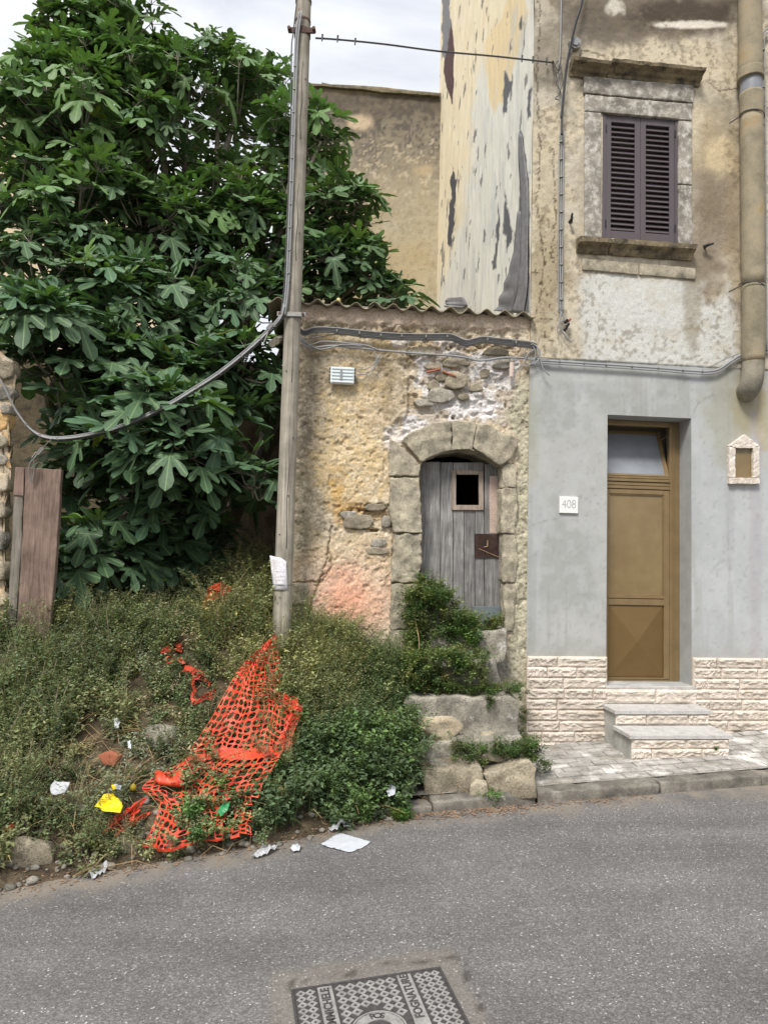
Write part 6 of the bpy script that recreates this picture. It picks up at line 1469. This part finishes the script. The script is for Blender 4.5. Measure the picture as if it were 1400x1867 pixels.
# small fittings
for x, y, lb, d in ((1037, 405, 'black iron shutter catch on the wall left of the window', (0, 1)), (1283, 452, 'black iron shutter catch poking out right of the window sill', (1, .25))):
    t = thing('shutter_catch', W(*UZ(x, y, .02), .02), lb, 'shutter catch'); a = W(*UZ(x, y, .0), 0); b = W(*UZ(x, y, .0), .09); dd_ = (E * d[0] + Vector((0, 0, d[1]))) * .05
    bmo('stem', tube([a, b], .012, 6), M_black, t); bmo('tongue', tube([b - dd_ * .7 - N * .04, b + dd_], .016, 6, .009), M_black, t)
pl_ = thing('house_number', W(*UZ(1037, 935, .02), .02), 'small white marble house number plaque reading 408 on the grey render', 'sign')
ua_, za_ = UZ(1020, 935, .02); ub_, zb_ = UZ(1054, 906, .02)
bm = bmesh.new(); fbox(bm, ua_, ub_, za_, zb_, 0, .022); bmo('plaque', fin(bm, .003), plain('plaque_marble', lin(222, 222, 220), .6, 0, 30, .04, .1), pl_)
def text(name, s, size, mat, parent, M, ext=.001, bold=0.0, sx=1.0, ax_='CENTER'):
    cu = bpy.data.curves.new(name, 'FONT'); cu.body = s; cu.size = size; cu.extrude = ext; cu.align_x = ax_; cu.align_y = 'CENTER'; cu.offset = bold
    to = bpy.data.objects.new(name, cu); COL.objects.link(to); dg = bpy.context.evaluated_depsgraph_get(); me = bpy.data.meshes.new_from_object(to.evaluated_get(dg))
    bpy.data.objects.remove(to); me.materials.clear(); me.materials.append(mat); o = bpy.data.objects.new(name, me); link(o, parent, M @ Matrix.Diagonal((sx, 1, 1, 1))); return o
FM = Matrix((E, Vector((0, 0, 1)), N)).transposed().to_4x4()
for k, ch in enumerate('408'):
    M = FM.copy(); M.translation = W(ua_ + (ub_ - ua_) * (.24 + .26 * k), (za_ + zb_) / 2 + .004, .0225); text('numeral', ch, .115, M_inkg, pl_, M, .0008, -.0012, .85)
# wall shrine
nc = thing('wall_shrine', W(*UZ(1358, 882, .02), .02), 'little gabled stone frame with bronze glass set in the grey render', 'shrine')
out_ = [(1330, 882), (1385, 882), (1385, 812), (1358, 792), (1330, 812)]; inn = [(1341, 871), (1374, 871), (1374, 817), (1341, 817)]
M_pstone = stone_mat('pink_white_stone', lin(196, 184, 170), lin(216, 206, 194), lin(230, 222, 212), 14, 60, .9, .03)
for nm, q in (('frame_base', [(1330, 882), (1385, 882), (1385, 871), (1330, 871)]), ('frame_jamb', [(1330, 870.4), (1341, 870.4), (1341, 817), (1330, 813)]), ('frame_jamb', [(1374, 870.4), (1385, 870.4), (1385, 813), (1374, 817)]), ('frame_gable', [(1330, 812), (1341, 816.5), (1374, 816.5), (1385, 812), (1358, 792)])):
    fslab(nm, q, -.01, .045, M_pstone, nc, .005, .006, 30, .025, len(nm), smooth=False)
q = [UZ(x, y, .01) for x, y in inn]; bm = bmesh.new(); fbox(bm, q[0][0], q[1][0], q[0][1], q[2][1], .004, .010); bmo('glass', fin(bm), M_glass, nc)
u, z = UZ(925 + 10, 668, .02); t = thing('pipe_stub', W(*UZ(932, 685, .03), .03), 'short pinkish pipe stub on the stone house under the cables', 'pipe'); bmo('pipe', tube([W(*UZ(932, 687, .03), .03), W(*UZ(933, 660, .03), .03)], .022, 10), plain('pink_pipe', lin(200, 180, 170), .7), t)
bmo('cap', tube([W(*UZ(933, 660, .03), .03), W(*UZ(933, 655, .03), .03)], .025, 10), M_mortar, t)

# ================================================================== ORANGE NET
def net(name, rows, Ds, nc_, nr_, label, parent_loc, band_rows=(), hole=.74, wob_=.02, mat=M_net, cut=None, seed=0, bw=None):
    """rows: left/right photo points down the sheet, Ds: distances; cells carry rounded holes"""
    r = random.Random(seed); n = len(rows)
    Lp = smooth_path([P(a[0], a[1], d) for (a, b), d in zip(rows, Ds)], 8); Rp = smooth_path([P(b[0], b[1], d + .06) for (a, b), d in zip(rows, Ds)], 8)
    m = len(Lp) - 1
    def S_(u, v):
        f = v * m; i = min(int(f), m - 1); t = f - i; a = Lp[i].lerp(Lp[i + 1], t); b = Rp[i].lerp(Rp[i + 1], t); p = a.lerp(b, u)
        w_ = wob_ * (math.sin(u * 7 + v * 9 + seed) + math.sin(u * 15 - v * 6) * .6 + 1.4 * mnoise.noise(Vector((u * 4, v * 7, seed))) + .5 * mnoise.noise(Vector((u * 13, v * 24, seed + 2))))
        return p + Vector((.3 * w_ + .5 * wob_ * mnoise.noise(Vector((u * 8, v * 16, seed + 9))), w_, .25 * w_ + .5 * wob_ * mnoise.noise(Vector((u * 9, v * 15, seed + 5)))))
    bm = bmesh.new(); cache = {}
    def gv(i, j):
        if (i, j) not in cache: cache[(i, j)] = bm.verts.new(S_(i / nc_, j / nr_))
        return cache[(i, j)]
    for j in range(nr_):
        for i in range(nc_):
            if cut and cut(i / nc_, j / nr_, r): continue
            c4 = [gv(i, j), gv(i + 1, j), gv(i + 1, j + 1), gv(i, j + 1)]
            if j in band_rows: bm.faces.new(c4); continue
            ring = []
            for k in range(10):
                a = (k + .5) * 2 * math.pi / 10; x, y = math.cos(a) * .5 * hole, math.sin(a) * .5 * hole * .98
                ring.append(bm.verts.new(S_((i + .5 + x) / nc_, (j + .5 + y) / nr_)))
            mids = []
            # outer ring of ten points, shared corners only
            cor = {1: c4[2], 3: c4[3], 6: c4[0], 8: c4[1]}
            outer = [None] * 10
            keys = [1, 3, 6, 8]
            qs = [((c4[1]), 8), ((c4[2]), 1), ((c4[3]), 3), ((c4[0]), 6)]
            seq = [(c4[1], [8, 9, 0, 1], c4[2]), (c4[2], [1, 2, 3], c4[3]), (c4[3], [3, 4, 5, 6], c4[0]), (c4[0], [6, 7, 8], c4[1])]
            for va, idx, vb in seq: bm.faces.new([va, vb] + [ring[q_] for q_ in reversed(idx)])
    bmesh.ops.triangulate(bm, faces=[f for f in bm.faces if len(f.verts) > 4])
    thick(bm, .0015)
    o = bmo(name, bm, mat, None); t = thing(label[1], parent_loc, label[0], 'safety net'); o.parent = t; o.matrix_parent_inverse = WM[t.name].inverted(); return t, o
def cutf(u, v, r):
    if v > .62 and u > .30 and u < .95 and r.random() < .30: return True
    if v > .58 and v < .82 and .1 < u < .45 and r.random() < .35: return True
    if v < .5 and u > .93 and r.random() < .5: return True
    return False
rowsA = [((493, 1167), (499, 1166)), ((466, 1188), (503, 1196)), ((440, 1214), (509, 1236)), ((418, 1246), (517, 1272)), ((396, 1296), (524, 1306)), ((368, 1340), (524, 1340)), ((342, 1382), (520, 1366)),
         ((284, 1414), (500, 1396)), ((252, 1446), (476, 1440)), ((276, 1480), (462, 1478)), ((272, 1512), (458, 1506)), ((256, 1550), (458, 1530))]
DsA = [6.0, 5.95, 5.85, 5.75, 5.62, 5.5, 5.38, 5.28, 5.2, 5.1, 5.0, 4.92]
DsA = [VD((a[0] + b[0]) / 2, (a[1] + b[1]) / 2, .17 + .16 * max(0, (1380 - a[1]) / 200)) for a, b in rowsA]; DsA[0] = DsA[1] - .0; DsA = [(DsA[max(i-1,0)] + 2*DsA[i] + DsA[min(i+1,len(DsA)-1)]) / 4 for i in range(len(DsA))]
nt1, sheet = net('mesh_sheet', rowsA, DsA, 15, 38, ('large orange plastic safety net draped over weeds, peaked at the top', 'orange_net'), P(420, 1540, 5.0), band_rows=(20, 21, 37), cut=cutf, hole=.84, wob_=.04)
bm = bmesh.new(); rows = []
for i in range(9):
    t = i / 8; a = P(282 + 54 * t, 1408 - 2 * t + 6 * math.sin(t * 3), DsA[7] - .06); b = P(290 + 46 * t, 1432 + 4 * t, DsA[7] - .12); rows.append((bm.verts.new(a + Vector((0, 0, .02 * math.sin(t * 9)))), bm.verts.new(a.lerp(b, .5) + Vector((0, -.03, 0))), bm.verts.new(b)))
for a, b in zip(rows[:-1], rows[1:]):
    for k in range(2): bm.faces.new([a[k], b[k], b[k + 1], a[k + 1]])
thick(bm, .003); bmo('solid_fold', bm, M_net, nt1, smooth=True)
rowsB = [((520, 1262), (553, 1288)), ((518, 1290), (548, 1300)), ((520, 1316), (542, 1320)), ((514, 1345), (536, 1345)), ((512, 1372), (530, 1370))]
_, o_ = net('mesh_flap', rowsB, [VD(540, 1320, .3) + .0 - .03 * q for q in range(5)], 4, 10, ('orange net flap', 'orange_net'), P(530, 1370, 5.6), hole=.7, seed=4)
bpy.data.objects.remove(o_.parent); o_.parent = nt1; o_.matrix_parent_inverse = WM[nt1.name].inverted()
net('mesh_sheet', [((388, 1068), (404, 1062)), ((376, 1082), (413, 1078)), ((372, 1100), (411, 1098)), ((380, 1118), (412, 1116)), ((378, 1134), (410, 1138))], [VD(395, 1136, .12)] * 5, 7, 12, ('small crumpled orange net bunched at the foot of the fig tree', 'orange_net'), P(395, 1135, 6.6), hole=.7, wob_=.06, seed=5)
net('mesh_sheet', [((198, 1500), (250, 1465)), ((196, 1506), (256, 1474)), ((204, 1510), (260, 1486)), ((215, 1512), (258, 1500))], [VD(225, 1490, .12)] * 4, 8, 5, ('torn strip of orange net lying below the yellow wrapper', 'orange_net'), P(225, 1505, 4.9), hole=.66, wob_=.05, seed=6)
net('mesh_sheet', [((300, 1180), (322, 1176)), ((320, 1215), (350, 1210)), ((345, 1262), (385, 1250)), ((362, 1280), (392, 1272))], [VD(310, 1180, .09), VD(335, 1215, .09), VD(365, 1258, .09), VD(378, 1276, .09)], 4, 12, ('faded red netting strip buried among weeds left of the large net', 'orange_net'), P(365, 1280, 5.9), hole=.66, wob_=.05, seed=8, mat=plain('faded_net', (.5, .06, .03), .6), cut=lambda u, v, r: r.random() < .62)
net('mesh_sheet', [((8, 1508), (24, 1504)), ((10, 1514), (26, 1512))], [VD(16, 1508, .12)] * 2, 3, 2, ('tiny orange net scrap in the weeds at the left edge', 'orange_net'), P(15, 1514, 4.85), hole=.6, seed=9)

# ================================================================== ROCKS AND LITTER
def rk(name, x, y, rx, ry, D, seed, label, mat=M_rock, rot=0.0, dy=.8, group=None):
    D = D if 'steps' in label else VD(x, y, -.02); m_ = rock_mesh(name, seed, 4, 14, mat); s_ = D / F
    o = link(bpy.data.objects.new(name, m_), None, xf(P(x, y, D), (rx * s_ * 1.18, (rx + ry) / 2 * s_ * dy, ry * s_ * 1.2), (0, rot, .3))); tag(o, label, 'rock', group); return o
rk('boulder', 56, 1568, 43, 36, 4.75, 1, 'large pale boulder at the road edge in the bottom left corner')
rk('boulder', 293, 1350, 34, 24, 5.55, 2, 'greenish boulder in the weeds left of the orange net', M_greyrock)
rk('boulder', 800, 1328, 42, 21, 5.85, 3, 'pale loose rock lying on the old stone steps', stone_mat('pale_rock', lin(150, 138, 116), lin(182, 168, 144), lin(202, 188, 164), 8, 50, 1, 0, pits=60), .12)
rk('rock', 95, 1130, 22, 26, 6.4, 4, 'pale rock in the weeds at the foot of the board gate')
rk('rock', 120, 1106, 14, 12, 6.6, 5, 'grey rock beside the board gate above the pale one', M_greyrock)
rk('rock', 250, 1370, 30, 14, 5.4, 6, 'flat brown rock above the terracotta shard', M_rock)
rk('rock', 140, 1490, 24, 18, 5.0, 7, 'dull rock in the litter patch left of the yellow wrapper', M_greyrock)
rk('rock', 235, 1545, 28, 20, 4.85, 8, 'brown rock at the road edge above the crumpled plastic', M_rock)
rk('rock', 165, 1140, 22, 12, 6.5, 9, 'white chalky rock in the weeds under the fig tree', stone_mat('white_rock', lin(170, 166, 158), lin(196, 192, 184), lin(214, 210, 204), 6, 50, 1, 0))
rk('rock', 225, 1066, 22, 16, 7.2, 10, 'ochre rock in front of the low rubble wall', M_rock)
def crumple(name, poly, D, label, cat, mat, amp=.02, lift=.012, n=16, tilt=.0, ground=True, th=.001, seed=0):
    xs_ = [p[0] for p in poly]; ys_ = [p[1] for p in poly]; bm = bmesh.new(); rows = {}; D = D if ground else VD(sum(xs_) / len(xs_), max(ys_), .24)
    for j in range(n + 1):
        for i in range(n + 1):
            x = min(xs_) + (max(xs_) - min(xs_)) * i / n; y = min(ys_) + (max(ys_) - min(ys_)) * j / n
            d = float(pdist(np.array([x]), np.array([y]), poly)[0])
            if d > (max(xs_) - min(xs_)) / n * .75: continue
            if d > 0:                                   # snap onto the outline
                best = min((((max(0, min(1, ((x - a[0]) * (b[0] - a[0]) + (y - a[1]) * (b[1] - a[1])) / ((b[0] - a[0]) ** 2 + (b[1] - a[1]) ** 2)))), a, b) for a, b in zip(poly, poly[1:] + poly[:1])), key=lambda q: math.hypot(x - q[1][0] - q[0] * (q[2][0] - q[1][0]), y - q[1][1] - q[0] * (q[2][1] - q[1][1])))
                t, a, b = best; x = a[0] + t * (b[0] - a[0]); y = a[1] + t * (b[1] - a[1])
            p = G(x, y) if ground else P(x, y, D + (max(ys_) - y) * .004)
            nz_ = mnoise.noise(Vector((x * .06, y * .09, seed))) + .5 * mnoise.noise(Vector((x * .17, y * .2, seed + 3)))
            p = p + (Vector((0, 0, lift + abs(nz_) * amp)) if ground else Vector((0, nz_ * amp, 0)))
            rows[(i, j)] = bm.verts.new(p)
    for j in range(n):
        for i in range(n):
            q = [rows.get(k) for k in ((i, j), (i + 1, j), (i + 1, j + 1), (i, j + 1))]
            q = [v for v in q if v is not None]
            if len(q) >= 3: bm.faces.new(q)
    bmesh.ops.triangulate(bm, faces=list(bm.faces)); thick(bm, th)
    o = bmo(name, bm, mat, None, smooth=True); tag(o, label, cat); return o
crumple('paper_sheet', [(585, 1541), (620, 1521), (676, 1538), (662, 1548), (637, 1557), (590, 1545)], 0, 'white sheet of paper lying on the asphalt at the road edge', 'paper', M_paper, .008, .006)
crumple('clear_bag', [(598, 1516), (622, 1508), (630, 1518), (600, 1522)], 0, 'clear plastic bag scrap behind the white sheet of paper', 'plastic bag', M_film, .06, .02, seed=2)
crumple('torn_label', [(622, 1507), (638, 1506), (640, 1517), (626, 1518)], 0, 'small torn white printed label beside the clear bag scrap', 'paper', M_paper, .02, .03, 8, seed=3)
crumple('plastic_film', [(456, 1570), (480, 1545), (490, 1549), (511, 1550), (490, 1562), (470, 1568)], 0, 'translucent white plastic film crumpled below the orange net', 'plastic bag', M_film, .05, .012, seed=4)
crumple('plastic_film', [(156, 1606), (165, 1590), (190, 1558), (204, 1530), (216, 1545), (208, 1575), (190, 1598), (168, 1608)], 0, 'long dirty twisted plastic film trailing onto the road at lower left', 'plastic bag', M_film, .07, .012, seed=5)
crumple('crumpled_tissue', [(528, 1552), (536, 1546), (548, 1547), (546, 1556), (532, 1558)], 0, 'small crumpled white tissue between plastic film and paper sheet', 'tissue', M_paper, .05, .012, 8, seed=6)
yw = crumple('yellow_wrapper', [(171, 1472), (190, 1448), (205, 1446), (222, 1462), (221, 1481), (196, 1480)], 4.98, 'bright yellow printed wrapper lying in the weeds', 'wrapper', M_yellow, .03, 0, 14, ground=False, seed=7)
crumple('yellow_scrap', [(202, 1433), (212, 1432), (214, 1438), (204, 1440)], 5.1, 'tiny yellow scrap above the yellow wrapper', 'scrap', M_yellow, .04, 0, 6, ground=False, seed=8)
crumple('green_wrapper', [(393, 1480), (408, 1464), (420, 1462), (416, 1478), (404, 1488)], 4.95, 'shiny green wrapper in front of the orange net', 'wrapper', M_green, .04, 0, 10, ground=False, seed=9)
crumple('white_tissue', [(702, 1440), (712, 1430), (722, 1436), (720, 1447), (708, 1450)], 5.3, 'white tissue caught in the weeds left of the kerb end', 'tissue', M_paper, .06, 0, 10, ground=False, seed=10)
crumple('grey_rag', [(88, 1438), (100, 1422), (126, 1428), (118, 1446), (96, 1450)], 5.15, 'greyish plastic rag in the dry litter patch left of the yellow wrapper', 'plastic bag', M_film, .05, 0, 10, ground=False, seed=11)
crumple('blue_scrap', [(650, 1362), (656, 1359), (664, 1362), (660, 1370), (652, 1369)], 5.3, 'pale blue scrap on the weeds below the old wall', 'scrap', M_blue, .03, 0, 6, ground=False, seed=12)
crumple('white_scrap', [(206, 1312), (214, 1308), (219, 1326), (208, 1330)], 5.45, 'white plastic scrap in weeds at the middle of the bank', 'scrap', M_film, .05, 0, 8, ground=False, seed=13)
crumple('white_scrap', [(232, 1352), (238, 1350), (240, 1366), (233, 1364)], 5.3, 'small white paper scrap above the terracotta shard', 'scrap', M_paper, .03, 0, 8, ground=False, seed=14)
crumple('white_scrap', [(208, 1430), (222, 1433), (220, 1440), (207, 1438)], 5.12, 'white paper scrap just right of the tiny yellow scrap', 'scrap', M_paper, .03, 0, 8, ground=False, seed=15)
slabD('terracotta_shard', [(178, 1378), (196, 1370), (216, 1378), (208, 1397), (188, 1394)], VD(196, 1385, .1), VD(196, 1385, .1) + .03, M_clay, 3, .006, .004, ml=.03)
tag(bpy.data.objects['terracotta_shard'], 'broken terracotta shard among dry stalks on the bank', 'shard')
for x, y, D, c_, lb in ((90, 1461, 4.95, lin(120, 130, 50), 'small green fig fruit fallen in the litter at left'), (243, 1437, 5.05, lin(170, 150, 40), 'small yellow fig fruit fallen right of the wrapper'), (617, 548, 6.55, lin(200, 190, 120), 'pale fig fruit lying on the corrugated roof edge')):
    bm = bmesh.new(); bmesh.ops.create_icosphere(bm, subdivisions=2, radius=.022)
    for v in bm.verts: v.co.z *= 1 + .35 * max(0, v.co.z / .022)
    o = bmo('fallen_fig', bm, plain('fig_skin', c_, .5), None, Matrix.Translation(P(x, y, D if y < 900 else VD(x, y, .06))), True); tag(o, lb, 'fig')

# ================================================================== MANHOLE
A_, B_ = G(530, 1807), G(803, 1765)
dx = (B_ - A_); side = dx.length; ex = dx.normalized(); nup = Vector((-SL, 0, 1)).normalized(); ey = ex.cross(nup).normalized()     # towards the viewer
mc = thing('manhole_cover', A_ + ex * side / 2 + ey * side / 2, 'square cast iron sewer cover with lattice pattern and lettering in the asphalt', 'manhole cover')
MB_ = Matrix((ex, -ey, nup)).transposed().to_4x4(); MB_.translation = A_
M_iron, nt, b = newmat('worn_cast_iron'); p = wpos(nt)
c = ramp(nt, noise_n(nt, p, 22, 6, .6), [(.3, lin(128, 126, 124)), (.7, lin(166, 164, 161))]); c = mixc(nt, 1.0, c, ramp(nt, noise_n(nt, p, 170, 4, .7), [(.3, .75), (.7, 1.2)]), 'MULTIPLY')
nt.links.new(c, b.inputs['Base Color']); b.inputs['Roughness'].default_value = .6; b.inputs['Metallic'].default_value = .25; bump(nt, b, noise_n(nt, p, 140, 5, .7), .5, .002)
M_irond = plain('grimy_iron_recess', lin(66, 64, 63), .85, .1, 60, .35, .3)
def mbx(bm, x0, x1, y0, y1, z0, z1):
    f = lambda x, y, z: A_ + ex * x + ey * y + nup * z
    box(bm, [f(x0, y0, z0), f(x1, y0, z0), f(x1, y1, z0), f(x0, y1, z0), f(x0, y0, z1), f(x1, y0, z1), f(x1, y1, z1), f(x0, y1, z1)])
t_ = .012; S_ = side
bm = bmesh.new()
for q in ((0, S_, 0, t_), (0, S_, S_ - t_, S_), (0, t_, t_, S_ - t_), (S_ - t_, S_, t_, S_ - t_)): mbx(bm, *q, -.03, .007)
bmo('frame', fin(bm, .002, 1), M_irond, mc)
bm = bmesh.new(); mbx(bm, t_ + .001, S_ - t_ - .001, t_ + .001, S_ - t_ - .001, -.03, .0035); bmo('cover_plate', fin(bm), M_irond, mc)
g = t_ + .008; c0, c1 = g, S_ - g; zt = .0075
bands = [(c0 + (c1 - c0) * a, c0 + (c1 - c0) * b) for a, b in ((.145, .245), (.70, .80))]
for (a, b), s in zip(bands, ('GRAMMICHELE', 'FOGNATURE')):
    bm = bmesh.new(); mbx(bm, a, b, c0, c1, .0036, zt); bmo('letter_band', fin(bm, .0015, 1), M_iron, mc)
    M = MB_ @ Matrix.Translation(((a + b) / 2, -S_ * (.05 if s[0] == 'G' else .035), zt + .0008)) @ Matrix.Rotation(math.pi / 2, 4, 'Z')
    text('lettering', s, .052, M_irond, mc, M, .0008, .0014, 1.0, 'RIGHT')
# lattice of lozenges between the bands
def lattice(x0, x1, y0, y1, n_, circ=None):
    bm = bmesh.new(); p_ = (x1 - x0) / n_
    for j in range(int((y1 - y0) / p_)):
        for i in range(n_):
            cx_, cy_ = x0 + (i + .5) * p_, y0 + (j + .5) * p_
            if circ and math.hypot(cx_ - circ[0], cy_ - circ[1]) < circ[2]: continue
            f = lambda x, y, z: A_ + ex * (cx_ + x) + ey * (cy_ + y) + nup * z
            o_ = [(p_ * .5, 0), (0, p_ * .5), (-p_ * .5, 0), (0, -p_ * .5)]; h_ = p_ * .24; q_ = [(h_, 0), (0, h_), (-h_, 0), (0, -h_)]; w_ = p_ * .5
            O_ = [bm.verts.new(f(x * 1.12, y * 1.12, zt)) for x, y in o_]; I_ = [bm.verts.new(f(x, y, zt)) for x, y in q_]; Ib = [bm.verts.new(f(x, y, .0036)) for x, y in q_]; Ob = [bm.verts.new(f(x * 1.12, y * 1.12, .0036)) for x, y in o_]
            for k in range(4):
                l = (k + 1) % 4; bm.faces.new([O_[k], O_[l], I_[l], I_[k]]); bm.faces.new([I_[k], I_[l], Ib[l], Ib[k]]); bm.faces.new([O_[l], O_[k], Ob[k], Ob[l]])
    bmesh.ops.recalc_face_normals(bm, faces=bm.faces); return tag(bmo('lattice', bm, M_iron, mc), kind='stuff')
cc_ = ((bands[0][1] + bands[1][0]) / 2, S_ * .52, S_ * .19)
lattice(bands[0][1] + .012, bands[1][0] - .012, c0 + .006, c1, 6, cc_); lattice(c0, bands[0][0] - .012, c0 + .006, c1, 2); lattice(bands[1][1] + .012, c1, c0 + .006, c1, 3)
def disc(nm, r0, r1, z):
    bm = bmesh.new(); n = 40; f = lambda a, r_, z_: A_ + ex * (cc_[0] + math.cos(a) * r_) + ey * (cc_[1] + math.sin(a) * r_) + nup * z_
    for k in range(n):
        a, b = k * 2 * math.pi / n, (k + 1) * 2 * math.pi / n
        q = [[bm.verts.new(f(t, r_, z_)) for t in (a, b)] for r_, z_ in ((r1, .0036), (r1, z), (r0, z), (r0, .0036))]
        for u_, v_ in zip(q[:-1], q[1:]): bm.faces.new([u_[0], u_[1], v_[1], v_[0]])
    bmesh.ops.remove_doubles(bm, verts=bm.verts, dist=1e-6); bmesh.ops.recalc_face_normals(bm, faces=bm.faces); bmo(nm, bm, M_iron, mc)
disc('ring', S_ * .155, S_ * .165, zt + .001); disc('ring', S_ * .085, S_ * .15, zt)
for k, ch in enumerate('ROS'):
    a = math.radians(98 - k * 14); M = MB_ @ Matrix.Translation((cc_[0] + math.cos(a) * S_ * .117, -cc_[1] + math.sin(a) * S_ * .117, zt + .0008)) @ Matrix.Rotation(a - math.pi / 2, 4, 'Z'); text('lettering', ch, .045, M_irond, mc, M, .0008, .001)

# groups for things of one kind
for nm, grp in (('weed', 'small weeds rooted along the kerb'), ('orange_net', 'pieces of orange safety netting on the bank'), ('shutter_catch', 'iron shutter catches beside the window'), ('boulder', 'boulders lying on the bank and steps'), ('rock', 'rocks lying on the bank'),
                ('wall_conduit', 'cable bundles clipped along the fronts'), ('plastic_film', 'plastic film pieces at the road edge'), ('white_scrap', 'white scraps caught in the weeds'), ('fallen_fig', 'fallen fig fruits')):
    for o_ in bpy.data.objects:
        if o_.parent is None and 'category' in o_ and o_.name.split('.')[0] == nm: o_['group'] = grp
